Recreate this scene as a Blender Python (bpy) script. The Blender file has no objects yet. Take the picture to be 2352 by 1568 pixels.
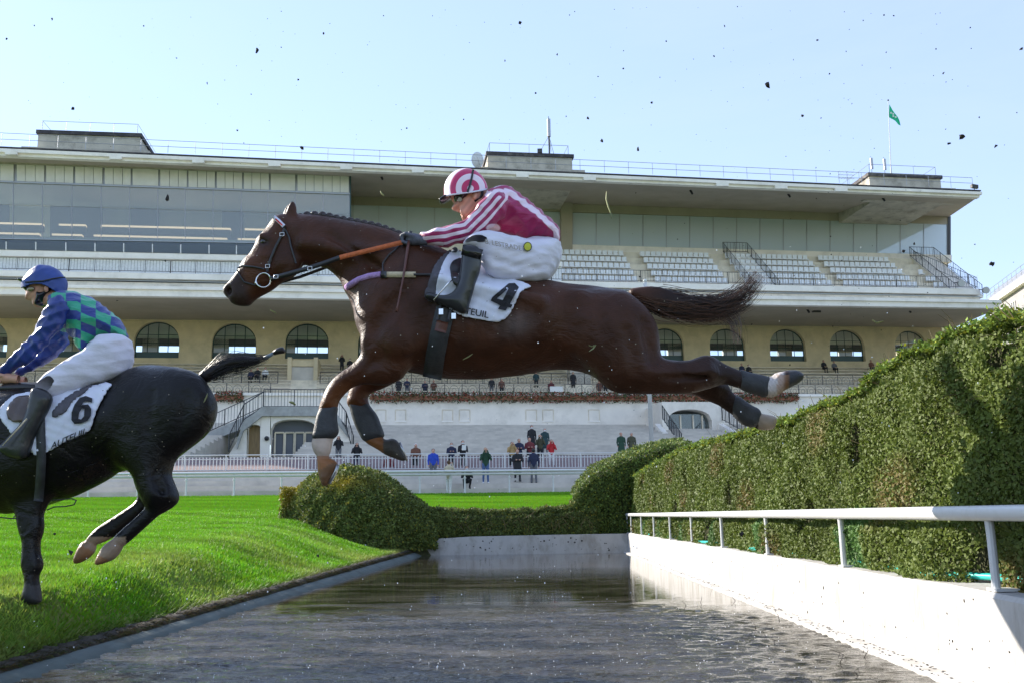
import bpy, math, random
import numpy as np
from mathutils import Vector, Matrix

scene = bpy.context.scene
col = scene.collection
random.seed(7)
RNG = np.random.default_rng(11)

# ------------------------------------------------------------------ camera
# The camera was calibrated on the ditch edges, the rail posts and the grandstand
# lines; photo coordinates (2352 x 1568) are turned into world points at a known depth.
W, H, F, HC, ROLL = 2352.0, 1568.0, 2200.0, 0.78, 0.015
TA = 0.16                                   # grandstand and running rail turn away to the right
vx, vy = 1242 - W / 2, 1190 - H / 2
cr, sr = math.cos(ROLL), math.sin(ROLL)
ux, uy = vx * cr - vy * sr, vx * sr + vy * cr
pitch = math.atan(uy / F)
pc, ps = math.cos(pitch), math.sin(pitch)
yaw = math.atan(ux / (F / pc))
FW = np.array([-math.sin(yaw) * pc, math.cos(yaw) * pc, ps])
RT0 = np.array([math.cos(yaw), math.sin(yaw), 0.0])
UP0 = np.cross(RT0, FW)
RT, UP = RT0 * cr - UP0 * sr, UP0 * cr + RT0 * sr
CAM = np.array([0.0, 0.0, HC])

cam_data = bpy.data.cameras.new('camera')
cam = bpy.data.objects.new('camera', cam_data)
col.objects.link(cam)
cam_data.sensor_width = 36.0
cam_data.lens = 36.0 * F / W
cam_data.clip_start, cam_data.clip_end = 0.05, 5000.0
cam.matrix_world = Matrix(((RT[0], UP[0], -FW[0], CAM[0]), (RT[1], UP[1], -FW[1], CAM[1]),
                           (RT[2], UP[2], -FW[2], CAM[2]), (0, 0, 0, 1)))
scene.camera = cam

def ray(px, py): return FW + RT * ((px - W / 2) / F) + UP * ((H / 2 - py) / F)
def atY(px, py, Y): d = ray(px, py); return CAM + d * (Y / d[1])
def atX(px, py, X): d = ray(px, py); return CAM + d * (X / d[0])
def atZ(px, py, Z): d = ray(px, py); return CAM + d * ((Z - HC) / d[2])
def atS(px, py, Y0): d = ray(px, py); return CAM + d * (Y0 / (d[1] - TA * d[0]))

# ------------------------------------------------------------------ light
SUN_EL, SUN_AZ = math.radians(26.0), math.radians(-58.0)     # azimuth from +Y, negative to the left
SUN_DIR = Vector((math.sin(SUN_AZ) * math.cos(SUN_EL), math.cos(SUN_AZ) * math.cos(SUN_EL), math.sin(SUN_EL)))
world = bpy.data.worlds.new('World'); scene.world = world; world.use_nodes = True
wn, wl = world.node_tree.nodes, world.node_tree.links
wn.clear()
wout = wn.new('ShaderNodeOutputWorld'); wbg = wn.new('ShaderNodeBackground')
sky = wn.new('ShaderNodeTexSky'); sky.sky_type = 'NISHITA'; sky.sun_disc = False
sky.sun_elevation = SUN_EL; sky.sun_rotation = SUN_AZ
sky.air_density = 1.0; sky.dust_density = 0.15; sky.ozone_density = 2.0
wbg.inputs['Strength'].default_value = 0.13
# thin high cirrus, over an even haze added to lift the ambient light
tc = wn.new('ShaderNodeTexCoord'); mp = wn.new('ShaderNodeMapping'); mp.inputs['Scale'].default_value = (1.5, 1.5, 5.0)
nz = wn.new('ShaderNodeTexNoise'); nz.inputs['Scale'].default_value = 1.6; nz.inputs['Detail'].default_value = 6.0
nz.inputs['Roughness'].default_value = 0.6; nz.inputs['Distortion'].default_value = 0.6
rmp = wn.new('ShaderNodeMapRange'); rmp.inputs['From Min'].default_value = 0.45; rmp.inputs['From Max'].default_value = 0.8
rmp.inputs['To Min'].default_value = 0.52; rmp.inputs['To Max'].default_value = 0.66
mx = wn.new('ShaderNodeMix'); mx.data_type = 'RGBA'
mx.inputs['B'].default_value = (2.45, 2.95, 4.35, 1)
wl.new(tc.outputs['Generated'], mp.inputs['Vector']); wl.new(mp.outputs['Vector'], nz.inputs['Vector'])
wl.new(nz.outputs['Fac'], rmp.inputs['Value']); wl.new(rmp.outputs['Result'], mx.inputs['Factor'])
wl.new(sky.outputs['Color'], mx.inputs['A']); wl.new(mx.outputs['Result'], wbg.inputs['Color'])
wl.new(wbg.outputs['Background'], wout.inputs['Surface'])

sun_data = bpy.data.lights.new('sun', 'SUN'); sun_data.energy = 4.2; sun_data.angle = math.radians(0.5)
sun_data.color = (1.0, 0.93, 0.82)
sun = bpy.data.objects.new('sun', sun_data); col.objects.link(sun)
sun.rotation_euler = SUN_DIR.to_track_quat('Z', 'Y').to_euler()
sun.location = (-40, 30, 60)

vs = scene.view_settings
vs.view_transform = 'Standard'; vs.look = 'None'; vs.gamma = 1.0; vs.use_curve_mapping = False
vs.exposure = 1.28
scene.render.engine = 'CYCLES'
scene.cycles.transparent_max_bounces = 16

# ------------------------------------------------------------------ materials
def mat(name, color, rough=0.6, var=0.0, scale=8.0, bump=0.0, bscale=None, metal=0.0, spec=0.5,
        stretch=None, dirt=None, dirt_amt=0.0, dirt_scale=1.5, sheen=0.0, coat=0.0, transl=0.0, attr=None, hue=0.0):
    m = bpy.data.materials.new(name); m.use_nodes = True
    n, l = m.node_tree.nodes, m.node_tree.links
    b = n['Principled BSDF']
    b.inputs['Roughness'].default_value = rough; b.inputs['Metallic'].default_value = metal
    b.inputs['Specular IOR Level'].default_value = spec
    if sheen: b.inputs['Sheen Weight'].default_value = sheen
    if coat: b.inputs['Coat Weight'].default_value = coat; b.inputs['Coat Roughness'].default_value = 0.15
    c4 = (*color, 1)
    src = None
    if attr:
        a = n.new('ShaderNodeAttribute'); a.attribute_name = attr; src = a.outputs['Color']
    co = n.new('ShaderNodeTexCoord'); vec = co.outputs['Object']
    if stretch:
        mpn = n.new('ShaderNodeMapping'); mpn.inputs['Scale'].default_value = stretch
        l.new(vec, mpn.inputs['Vector']); vec = mpn.outputs['Vector']
    if var > 0:
        t = n.new('ShaderNodeTexNoise'); t.inputs['Scale'].default_value = scale; t.inputs['Detail'].default_value = 5
        l.new(vec, t.inputs['Vector'])
        hs = n.new('ShaderNodeHueSaturation')
        mr = n.new('ShaderNodeMapRange'); mr.inputs['From Min'].default_value = 0.3; mr.inputs['From Max'].default_value = 0.7
        mr.inputs['To Min'].default_value = 1 - var; mr.inputs['To Max'].default_value = 1 + var
        l.new(t.outputs['Fac'], mr.inputs['Value']); l.new(mr.outputs['Result'], hs.inputs['Value'])
        if src: l.new(src, hs.inputs['Color'])
        else: hs.inputs['Color'].default_value = c4
        src = hs.outputs['Color']
    if dirt:
        t2 = n.new('ShaderNodeTexNoise'); t2.inputs['Scale'].default_value = dirt_scale; t2.inputs['Detail'].default_value = 8
        t2.inputs['Roughness'].default_value = 0.7
        l.new(vec, t2.inputs['Vector'])
        r2 = n.new('ShaderNodeMapRange'); r2.inputs['From Min'].default_value = 0.48; r2.inputs['From Max'].default_value = 0.72
        r2.inputs['To Max'].default_value = dirt_amt
        l.new(t2.outputs['Fac'], r2.inputs['Value'])
        mm = n.new('ShaderNodeMix'); mm.data_type = 'RGBA'; mm.inputs['B'].default_value = (*dirt, 1)
        l.new(r2.outputs['Result'], mm.inputs['Factor'])
        if src: l.new(src, mm.inputs['A'])
        else: mm.inputs['A'].default_value = c4
        src = mm.outputs['Result']
    if src: l.new(src, b.inputs['Base Color'])
    else: b.inputs['Base Color'].default_value = c4
    if bump > 0:
        t3 = n.new('ShaderNodeTexNoise'); t3.inputs['Scale'].default_value = bscale or scale * 4; t3.inputs['Detail'].default_value = 4
        l.new(vec, t3.inputs['Vector'])
        bp = n.new('ShaderNodeBump'); bp.inputs['Strength'].default_value = bump; bp.inputs['Distance'].default_value = 0.02
        l.new(t3.outputs['Fac'], bp.inputs['Height']); l.new(bp.outputs['Normal'], b.inputs['Normal'])
    if transl > 0:
        out = n['Material Output']; tr = n.new('ShaderNodeBsdfTranslucent'); ms = n.new('ShaderNodeMixShader')
        ms.inputs['Fac'].default_value = transl
        if src: l.new(src, tr.inputs['Color'])
        else: tr.inputs['Color'].default_value = c4
        l.new(b.outputs['BSDF'], ms.inputs[1]); l.new(tr.outputs['BSDF'], ms.inputs[2]); l.new(ms.outputs['Shader'], out.inputs['Surface'])
    return m

M = {}
M['white_paint'] = mat('white_paint', (0.78, 0.77, 0.74), 0.45, var=0.06, scale=3, dirt=(0.35, 0.32, 0.27), dirt_amt=0.35, dirt_scale=2.5)
M['rail_white'] = mat('rail_white', (0.62, 0.62, 0.61), 0.35, var=0.03, scale=5, dirt=(0.45, 0.43, 0.36), dirt_amt=0.35, dirt_scale=7)
M['wall_white'] = mat('wall_white', (0.47, 0.452, 0.425), 0.8, var=0.07, scale=5, bump=0.2, bscale=30, dirt=(0.23, 0.20, 0.155), dirt_amt=0.8, dirt_scale=3.0, stretch=(1, 1.6, 0.55))
M['concrete'] = mat('concrete', (0.36, 0.36, 0.34), 0.85, var=0.14, scale=3, bump=0.2, bscale=25, dirt=(0.14, 0.14, 0.12), dirt_amt=0.45, dirt_scale=1.2)
M['curb'] = mat('wet_curb', (0.075, 0.098, 0.092), 0.75, var=0.2, scale=4, bump=0.25, bscale=18, dirt=(0.03, 0.035, 0.022), dirt_amt=0.8, dirt_scale=3.5)
M['cream'] = mat('cream_stone', (0.66, 0.54, 0.345), 0.8, var=0.08, scale=1.2, bump=0.1, bscale=12, dirt=(0.36, 0.31, 0.2), dirt_amt=0.5, dirt_scale=0.7)
M['offwhite'] = mat('offwhite_render', (0.86, 0.79, 0.69), 0.8, var=0.06, scale=0.9, bump=0.05, dirt=(0.42, 0.38, 0.31), dirt_amt=0.45, dirt_scale=0.5)
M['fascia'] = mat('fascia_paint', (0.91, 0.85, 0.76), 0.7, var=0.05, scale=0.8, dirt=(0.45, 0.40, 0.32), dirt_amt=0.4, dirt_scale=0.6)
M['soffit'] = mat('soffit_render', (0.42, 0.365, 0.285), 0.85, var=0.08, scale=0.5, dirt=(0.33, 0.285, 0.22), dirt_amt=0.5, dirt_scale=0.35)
M['roofbox'] = mat('roof_render', (0.50, 0.46, 0.38), 0.9, var=0.12, scale=0.8, dirt=(0.16, 0.14, 0.11), dirt_amt=0.7, dirt_scale=0.9)
M['roofcap'] = mat('roof_cap_bitumen', (0.05, 0.045, 0.05), 0.8, var=0.3, scale=1.5, dirt=(0.3, 0.27, 0.22), dirt_amt=0.5, dirt_scale=1.2)
M['iron'] = mat('dark_iron', (0.05, 0.05, 0.052), 0.5)
M['steel'] = mat('galvanised_steel', (0.38, 0.39, 0.41), 0.4, metal=0.6)
M['green_frame'] = mat('green_window_frame', (0.02, 0.06, 0.06), 0.4)
M['panel_white'] = mat('white_blind', (0.84, 0.82, 0.78), 0.6, var=0.05, scale=1.2, transl=0.15)
M['seat_white'] = mat('white_seat', (0.84, 0.84, 0.84), 0.5, var=0.1, scale=6)
M['step_cream'] = mat('cream_step', (0.80, 0.71, 0.56), 0.85, var=0.08, scale=1.5, dirt=(0.3, 0.27, 0.2), dirt_amt=0.5, dirt_scale=0.8)
M['step_grey'] = mat('grey_step', (0.55, 0.505, 0.44), 0.85, var=0.1, scale=1.5, bump=0.1, dirt=(0.3, 0.28, 0.25), dirt_amt=0.5, dirt_scale=0.7)
M['brick_red'] = mat('red_tarmac', (0.22, 0.155, 0.145), 0.9, var=0.15, scale=2)
M['interior'] = mat('interior_wall', (0.62, 0.63, 0.57), 0.8, var=0.08, scale=0.4)
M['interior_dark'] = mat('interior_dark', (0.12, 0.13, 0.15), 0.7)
M['nosing_glow'] = mat('warm_nosing_glow', (0.8, 0.72, 0.6), 0.5)
M['nosing_glow'].node_tree.nodes['Principled BSDF'].inputs['Emission Color'].default_value = (1.0, 0.72, 0.5, 1)
M['nosing_glow'].node_tree.nodes['Principled BSDF'].inputs['Emission Strength'].default_value = 0.55  # added glow imitating bright nosing edges, no lamp
M['black'] = mat('black_plastic', (0.02, 0.02, 0.022), 0.4)
M['hose'] = mat('teal_hose', (0.02, 0.42, 0.36), 0.35, var=0.1, scale=10)
M['bark'] = mat('hedge_core_bark', (0.06, 0.065, 0.025), 0.95, var=0.4, scale=20)
M['soil'] = mat('wet_soil', (0.035, 0.028, 0.018), 0.9, var=0.4, scale=25, bump=0.6, bscale=40)

def glass(name, tint, refl=1.0, rough=0.01, body=0.0, bodycol=(0.3, 0.36, 0.34)):
    m = bpy.data.materials.new(name); m.use_nodes = True
    n, l = m.node_tree.nodes, m.node_tree.links; n.clear()
    o = n.new('ShaderNodeOutputMaterial'); tr = n.new('ShaderNodeBsdfTransparent'); gl = n.new('ShaderNodeBsdfGlossy')
    tr.inputs['Color'].default_value = (*tint, 1); gl.inputs['Roughness'].default_value = rough
    fr = n.new('ShaderNodeFresnel'); fr.inputs['IOR'].default_value = 1.6
    ml = n.new('ShaderNodeMath'); ml.operation = 'MULTIPLY'; ml.inputs[1].default_value = refl; ml.use_clamp = True
    mixs = n.new('ShaderNodeMixShader')
    l.new(fr.outputs['Fac'], ml.inputs[0]); l.new(ml.outputs['Value'], mixs.inputs['Fac'])
    l.new(gl.outputs['BSDF'], mixs.inputs[2])
    if body > 0:      # diffuse tint imitating the brightness of the rooms behind
        df = n.new('ShaderNodeBsdfDiffuse'); df.inputs['Color'].default_value = (*bodycol, 1)
        m2 = n.new('ShaderNodeMixShader'); m2.inputs['Fac'].default_value = body
        l.new(tr.outputs['BSDF'], m2.inputs[1]); l.new(df.outputs['BSDF'], m2.inputs[2]); l.new(m2.outputs['Shader'], mixs.inputs[1])
    else: l.new(tr.outputs['BSDF'], mixs.inputs[1])
    l.new(mixs.outputs['Shader'], o.inputs['Surface'])
    return m
M['glass'] = glass('grey_green_glass', (0.80, 0.85, 0.81), 2.2, body=0.16, bodycol=(0.66, 0.67, 0.62))
M['glass_pale'] = glass('pale_glass', (0.86, 0.92, 0.92), 2.4, body=0.66, bodycol=(0.76, 0.85, 0.92))
M['glass_clear'] = glass('clear_glass', (0.85, 0.9, 0.92), 1.2, body=0.04)

# ------------------------------------------------------------------ mesh helpers
def tag(o, label=None, cat=None, group=None, kind=None):
    if label: o['label'] = label
    if cat: o['category'] = cat
    if group: o['group'] = group
    if kind: o['kind'] = kind
    return o

def thing(name, label, cat, loc=(0, 0, 0), group=None, rotz=0.0):
    o = bpy.data.objects.new(name, None); col.objects.link(o)
    o.location = loc; o.rotation_euler = (0, 0, rotz); o.empty_display_size = 0.2
    return tag(o, label, cat, group)

def link(name, me, parent=None, smooth=False):
    o = bpy.data.objects.new(name, me); col.objects.link(o)
    if parent is not None: o.parent = parent
    if smooth: me.polygons.foreach_set('use_smooth', [True] * len(me.polygons))
    return o

def child(name, me, parent, off=(0, 0, 0)):
    o = link(name, me, parent); o.location = off; return o

def wloc(o):
    """world position of an unrotated parent chain"""
    v = np.zeros(3)
    while o is not None: v = v + np.array(o.location); o = o.parent
    return v

class MB:
    def __init__(s): s.v, s.f, s.mi, s.m = [], [], [], 0
    def add(s, vs, fs):
        b = len(s.v); s.v += [tuple(map(float, p)) for p in vs]
        for q in fs: s.f.append(tuple(b + i for i in q)); s.mi.append(s.m)
        return s
    def box(s, a, b):
        x0, y0, z0 = a; x1, y1, z1 = b
        return s.hexa([(x0, y0, z0), (x1, y0, z0), (x1, y1, z0), (x0, y1, z0), (x0, y0, z1), (x1, y0, z1), (x1, y1, z1), (x0, y1, z1)])
    def hexa(s, p):
        return s.add(p, [(0, 3, 2, 1), (4, 5, 6, 7), (0, 1, 5, 4), (1, 2, 6, 5), (2, 3, 7, 6), (3, 0, 4, 7)])
    def tube(s, pts, r, n=8, caps=True, flat=1.0):
        pts = [np.array(p, float) for p in pts]
        rs = r if hasattr(r, '__len__') else [r] * len(pts)
        rings = []; prev = None
        for i, p in enumerate(pts):
            t = pts[min(i + 1, len(pts) - 1)] - pts[max(i - 1, 0)]
            t = t / (np.linalg.norm(t) + 1e-9)
            if prev is None:
                a = np.array([0, 0, 1.0]) if abs(t[2]) < 0.9 else np.array([1.0, 0, 0])
                u = np.cross(t, a)
            else: u = prev - t * (prev @ t)
            u = u / (np.linalg.norm(u) + 1e-9); prev = u; w = np.cross(t, u)
            rings.append([p + rs[i] * (math.cos(2 * math.pi * k / n) * u + flat * math.sin(2 * math.pi * k / n) * w) for k in range(n)])
        vs = [q for rg in rings for q in rg]
        fs = [(i * n + k, i * n + (k + 1) % n, (i + 1) * n + (k + 1) % n, (i + 1) * n + k) for i in range(len(pts) - 1) for k in range(n)]
        if caps: fs += [tuple(range(n))[::-1], tuple((len(pts) - 1) * n + k for k in range(n))]
        return s.add(vs, fs)
    def bar(s, a, b, r): return s.tube([a, b], r, 4)
    def ball(s, c, r, n=8, m=6, sc=(1, 1, 1)):
        vs = [(c[0], c[1], c[2] + r * sc[2])]
        for i in range(1, m):
            th = math.pi * i / m
            for k in range(n):
                ph = 2 * math.pi * k / n
                vs.append((c[0] + r * sc[0] * math.sin(th) * math.cos(ph), c[1] + r * sc[1] * math.sin(th) * math.sin(ph), c[2] + r * sc[2] * math.cos(th)))
        vs.append((c[0], c[1], c[2] - r * sc[2])); e = len(vs) - 1
        fs = [(0, 1 + k, 1 + (k + 1) % n) for k in range(n)]
        for i in range(m - 2):
            for k in range(n):
                a = 1 + i * n + k; b = 1 + i * n + (k + 1) % n; fs.append((a, a + n, b + n, b))
        fs += [(e, 1 + (m - 2) * n + (k + 1) % n, 1 + (m - 2) * n + k) for k in range(n)]
        return s.add(vs, fs)
    def build(s, name, mats, parent=None, smooth=False, rel=True):
        me = bpy.data.meshes.new(name)
        v = np.array(s.v, float).reshape(-1, 3)
        if parent is not None and rel: v = v - wloc(parent)
        me.from_pydata([tuple(p) for p in v], [], s.f)
        if not isinstance(mats, (list, tuple)): mats = [mats]
        for m_ in mats: me.materials.append(m_)
        if len(mats) > 1: me.polygons.foreach_set('material_index', s.mi)
        return link(name, me, parent, smooth)

def fast_mesh(name, verts, faces, mats, parent=None, smooth=False, cols=None, colname='tint', rel=True):
    """verts (n,3) array, faces (m,k) array with fixed k."""
    verts = np.asarray(verts, np.float32); faces = np.asarray(faces, np.int32)
    if parent is not None and rel: verts = verts - wloc(parent).astype(np.float32)
    me = bpy.data.meshes.new(name)
    me.vertices.add(len(verts)); me.vertices.foreach_set('co', verts.ravel())
    k = faces.shape[1]
    me.loops.add(faces.size); me.loops.foreach_set('vertex_index', faces.ravel())
    me.polygons.add(len(faces)); me.polygons.foreach_set('loop_start', np.arange(0, faces.size, k, dtype=np.int32))
    me.polygons.foreach_set('loop_total', np.full(len(faces), k, np.int32))
    if cols is not None:
        at = me.attributes.new(colname, 'FLOAT_COLOR', 'POINT')
        c4 = np.ones((len(verts), 4), np.float32); c4[:, :3] = cols; at.data.foreach_set('color', c4.ravel())
    if not isinstance(mats, (list, tuple)): mats = [mats]
    for m_ in mats: me.materials.append(m_)
    me.update(calc_edges=True); me.validate()
    return link(name, me, parent, smooth)

def ip(x, xs, ys): return np.interp(x, xs, ys)
def sstep(t): t = np.clip(t, 0, 1); return t * t * (3 - 2 * t)
# ------------------------------------------------------------------ ground, ditch, water
XW, XL, YE = 1.95, -2.65, 22.1            # right wall face, left water edge, far end of the water
def bank(Y0): return ip(Y0, [-200, 0, 6, 9, 22, 30, 44, 46, 400], [0.2, 0.30, 0.33, 0.38, 0.76, 1.22, 1.95, 1.97, 1.9])
def edge_f(Y): return ip(Y, [3, 5, 15, 22], [0.35, 0.42, 0.85, 1.0])
def ground_z(X, Y):
    X = np.asarray(X, float); Y = np.asarray(Y, float)
    b = bank(Y - TA * X)
    w = ip(Y, [3, 6.5, 12, 21, 24], [0.36, 0.44, 1.4, 3.0, 3.0])
    e0 = 0.125 * edge_f(Y); left = e0 + (b - e0) * sstep((-X - 2.92) / w)
    right = np.full_like(b, 0.40) + 0.0 * b
    far = b
    z = np.where(X < -0.3, left, right)
    z = np.where((X > -2.955) & (X < 2.25) & (Y < YE + 0.3), -0.45, z)
    t = sstep((Y - (YE + 0.35)) / 1.5)
    zz = np.where(Y > YE + 0.35, (np.where(X < -0.3, left, 0.40)) * (1 - t) + far * t, z)
    return zz
xs = np.unique(np.concatenate([np.linspace(-1200, -60, 12), np.linspace(-60, -12, 30), np.linspace(-12, -4, 50), np.linspace(-4, -2.5, 30),
     [-2.97, -2.954, 2.24, 2.26], np.linspace(-2.4, 6, 24), np.linspace(6, 60, 25), np.linspace(60, 1200, 12)]))
ys = np.unique(np.concatenate([np.linspace(-300, -8, 8), np.linspace(-8, 3, 12), np.linspace(3, 26, 80), [YE + 0.29, YE + 0.31], np.linspace(26, 60, 35), np.linspace(60, 300, 14), np.linspace(300, 2500, 8)]))
GX, GY = np.meshgrid(xs, ys); GZ = ground_z(GX, GY)
GZ = GZ + np.where((GX < -3.3) & (GY < 43), 0.012 * np.sin(GX * 3.1 + GY * 1.3) * np.sin(GY * 2.3 - GX), 0)
nv = len(xs); idx = np.arange(GX.size).reshape(GX.shape)
gf = np.stack([idx[:-1, :-1], idx[:-1, 1:], idx[1:, 1:], idx[1:, :-1]], -1).reshape(-1, 4)

def turf_material():
    m = bpy.data.materials.new('racecourse_turf'); m.use_nodes = True
    n, l = m.node_tree.nodes, m.node_tree.links; b = n['Principled BSDF']
    b.inputs['Roughness'].default_value = 0.9; b.inputs['Specular IOR Level'].default_value = 0.15
    co = n.new('ShaderNodeTexCoord')
    def noise(sc, det, rough=0.6, st=None):
        t = n.new('ShaderNodeTexNoise'); t.inputs['Scale'].default_value = sc; t.inputs['Detail'].default_value = det
        t.inputs['Roughness'].default_value = rough
        v = co.outputs['Object']
        if st:
            mpn = n.new('ShaderNodeMapping'); mpn.inputs['Scale'].default_value = st; l.new(v, mpn.inputs['Vector']); v = mpn.outputs['Vector']
        l.new(v, t.inputs['Vector']); return t.outputs['Fac']
    def ramp(f, p0, c0, p1, c1):
        r = n.new('ShaderNodeValToRGB'); e = r.color_ramp.elements
        e[0].position, e[0].color = p0, (*c0, 1); e[1].position, e[1].color = p1, (*c1, 1)
        l.new(f, r.inputs['Fac']); return r.outputs['Color']
    def mix(f, a, bb):
        x = n.new('ShaderNodeMix'); x.data_type = 'RGBA'
        if isinstance(f, float): x.inputs['Factor'].default_value = f
        else: l.new(f, x.inputs['Factor'])
        l.new(a, x.inputs['A']); l.new(bb, x.inputs['B']); return x.outputs['Result']
    big = ramp(noise(0.22, 3, st=(0.5, 1, 1)), 0.35, (0.050, 0.125, 0.004), 0.7, (0.072, 0.165, 0.006))
    fine = ramp(noise(9, 6, 0.75, (0.6, 1, 1)), 0.35, (0.040, 0.100, 0.003), 0.7, (0.088, 0.19, 0.008))
    c = mix(0.55, big, fine)
    # worn, yellowed turf along the landing edge and in patches
    sx = n.new('ShaderNodeSeparateXYZ'); l.new(co.outputs['Object'], sx.inputs['Vector'])
    e = n.new('ShaderNodeMapRange'); e.inputs['From Min'].default_value = -5.4; e.inputs['From Max'].default_value = -2.9
    l.new(sx.outputs['X'], e.inputs['Value'])
    wn_ = n.new('ShaderNodeMapRange'); wn_.inputs['From Min'].default_value = 0.35; wn_.inputs['From Max'].default_value = 0.65
    l.new(noise(1.3, 5), wn_.inputs['Value'])
    mu = n.new('ShaderNodeMath'); mu.operation = 'MULTIPLY'; l.new(e.outputs['Result'], mu.inputs[0]); l.new(wn_.outputs['Result'], mu.inputs[1])
    worn = ramp(noise(14, 5), 0.3, (0.12, 0.135, 0.03), 0.7, (0.235, 0.235, 0.075))
    c = mix(mu.outputs['Value'], c, worn)
    l.new(c, b.inputs['Base Color'])
    bp = n.new('ShaderNodeBump'); bp.inputs['Strength'].default_value = 0.7; bp.inputs['Distance'].default_value = 0.04
    l.new(noise(22, 5, 0.7), bp.inputs['Height']); l.new(bp.outputs['Normal'], b.inputs['Normal'])
    return m
M['turf'] = turf_material()
g = fast_mesh('ground', np.stack([GX, GY, GZ], -1).reshape(-1, 3), gf, M['turf'], smooth=True)
tag(g, 'bright green racecourse turf rising towards the grandstand', kind='structure')

def lump0(a, b): return (np.sin(a * 2.1 + 0.7 * np.sin(b * 3.3)) * np.sin(b * 2.7 + 1.3) + 0.5 * np.sin(a * 5.3 + b * 4.1) + 0.35 * np.sin(a * 9.7 - b * 7.9)) / 1.85
# grass blades on the landing side
def grass_blades():
    n = 430000
    Y = 4.2 + (27.0 - 4.2) * RNG.random(n) ** 1.0
    wide = np.maximum(0.62 * Y - 1.2, 2.2)
    X = -2.93 - wide * RNG.random(n)
    keep = RNG.random(n) < np.clip(wide / 12 + 0.25, 0, 1)
    X, Y = X[keep], Y[keep]; n = len(X)
    Z = ground_z(X, Y) + np.where(X < -3.3, 0.012 * np.sin(X * 3.1 + Y * 1.3) * np.sin(Y * 2.3 - X), 0)
    pat = 0.5 + 0.5 * np.sin(X * 2.3 + 1.7 * np.sin(Y * 1.1)) * np.sin(Y * 1.9 + X)
    hgt = (0.022 + 0.028 * RNG.random(n)) * (0.7 + 0.6 * pat) * np.where(Y > 12, 1.2, 1.0)
    edge = np.clip((X + 3.25) / 0.3, 0, 1)
    hgt *= 1 + 0.9 * edge
    a = RNG.random(n) * 2 * math.pi; wdt = 0.0035 + 0.0025 * RNG.random(n) + 0.0004 * Y
    lean = 0.6 * hgt
    la = RNG.random(n) * 2 * math.pi
    p = np.stack([X, Y, Z - 0.004], -1)
    d = np.stack([np.cos(a), np.sin(a), np.zeros(n)], -1) * wdt[:, None]
    tip = p + np.stack([np.cos(la) * lean + 0.4 * edge * hgt, np.sin(la) * lean, hgt * (1 - 0.5 * edge)], -1)
    v = np.stack([p - d, p + d, tip], 1).reshape(-1, 3)
    f = np.arange(3 * n).reshape(-1, 3)
    worn = np.clip((X + 5.4) / 2.5, 0, 1) * np.clip(0.5 + 0.7 * np.sin(X * 1.7 + Y * 0.9) * np.sin(Y * 0.7), 0, 1)
    c0 = np.stack([0.11 + 0.09 * RNG.random(n), 0.29 + 0.13 * RNG.random(n), 0.008 + 0.016 * RNG.random(n)], -1)
    c1 = np.stack([0.27 + 0.14 * RNG.random(n), 0.30 + 0.11 * RNG.random(n), 0.07 + 0.04 * RNG.random(n)], -1)
    c = c0 * (1 - worn[:, None]) + c1 * worn[:, None]
    e2 = np.clip((X + 3.10) / 0.14, 0, 1)[:, None] * (0.5 + 0.5 * RNG.random((n, 1))); c = c * (1 - e2) + np.array([0.05, 0.045, 0.018]) * e2
    pt = (0.92 + 0.34 * lump0(X * 0.55, Y * 0.8) + 0.22 * lump0(X * 2.1 + 3, Y * 2.6))[:, None]; c = c * np.clip(pt, 0.45, 1.5)
    # the far turf up to the running rail
    k_ = 110000; Yq = 26.5 + 17.6 * RNG.random(k_); Xq = -0.66 * Yq + (0.66 * Yq + 7.0) * RNG.random(k_); ok_ = (Yq - TA * Xq < 43.9); Xq, Yq = Xq[ok_], Yq[ok_]; k_ = len(Xq)
    Zq = ground_z(Xq, Yq); hq = 0.035 + 0.035 * RNG.random(k_); pq = np.stack([Xq, Yq, Zq], -1); dq = np.stack([np.full(k_, 0.011), 0 * Xq, 0 * Xq], -1)
    tq = pq + np.stack([RNG.normal(0, 0.02, k_), RNG.normal(0, 0.02, k_), hq], -1); vq = np.stack([pq - dq, pq + dq, tq], 1).reshape(-1, 3)
    cq = np.stack([0.11 + 0.09 * RNG.random(k_), 0.29 + 0.13 * RNG.random(k_), 0.008 + 0.016 * RNG.random(k_)], -1) * np.clip(0.95 + 0.3 * lump0(Xq * 0.3, Yq * 0.6), 0.5, 1.4)[:, None]
    v = np.concatenate([v, vq]); f = np.arange(len(v)).reshape(-1, 3); c = np.concatenate([c, cq]); n = len(c)
    # dead fringe hanging over the kerb
    m = 26000; Yf = 4.0 + 18.2 * RNG.random(m) ** 1.3; clump = 0.5 + 0.5 * np.sin(Yf * 5.1 + 2 * np.sin(Yf * 1.7)) * np.sin(Yf * 2.3)
    Xf = -2.96 + 0.13 * RNG.random(m); Zf = edge_f(Yf) * (0.13 - 0.25 * np.clip(Xf + 2.90, 0, 1)); L_ = (0.02 + 0.05 * RNG.random(m)) * (0.5 + clump)
    pf = np.stack([Xf, Yf, Zf], -1); w_ = 0.003 + 0.0004 * Yf
    df = np.stack([np.zeros(m), w_, np.zeros(m)], -1); tf = pf + np.stack([L_ * 0.8, RNG.normal(0, 0.02, m), L_ * RNG.uniform(-0.9, 0.5, m)], -1)
    vf = np.stack([pf - df, pf + df, tf], 1).reshape(-1, 3)
    cf = np.stack([0.05 + 0.09 * RNG.random(m), 0.045 + 0.075 * RNG.random(m), 0.015 + 0.02 * RNG.random(m)], -1)
    return np.concatenate([v, vf]), np.concatenate([f, np.arange(3 * m).reshape(-1, 3) + 3 * n]), np.concatenate([np.repeat(c, 3, 0), np.repeat(cf, 3, 0)])
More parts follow.
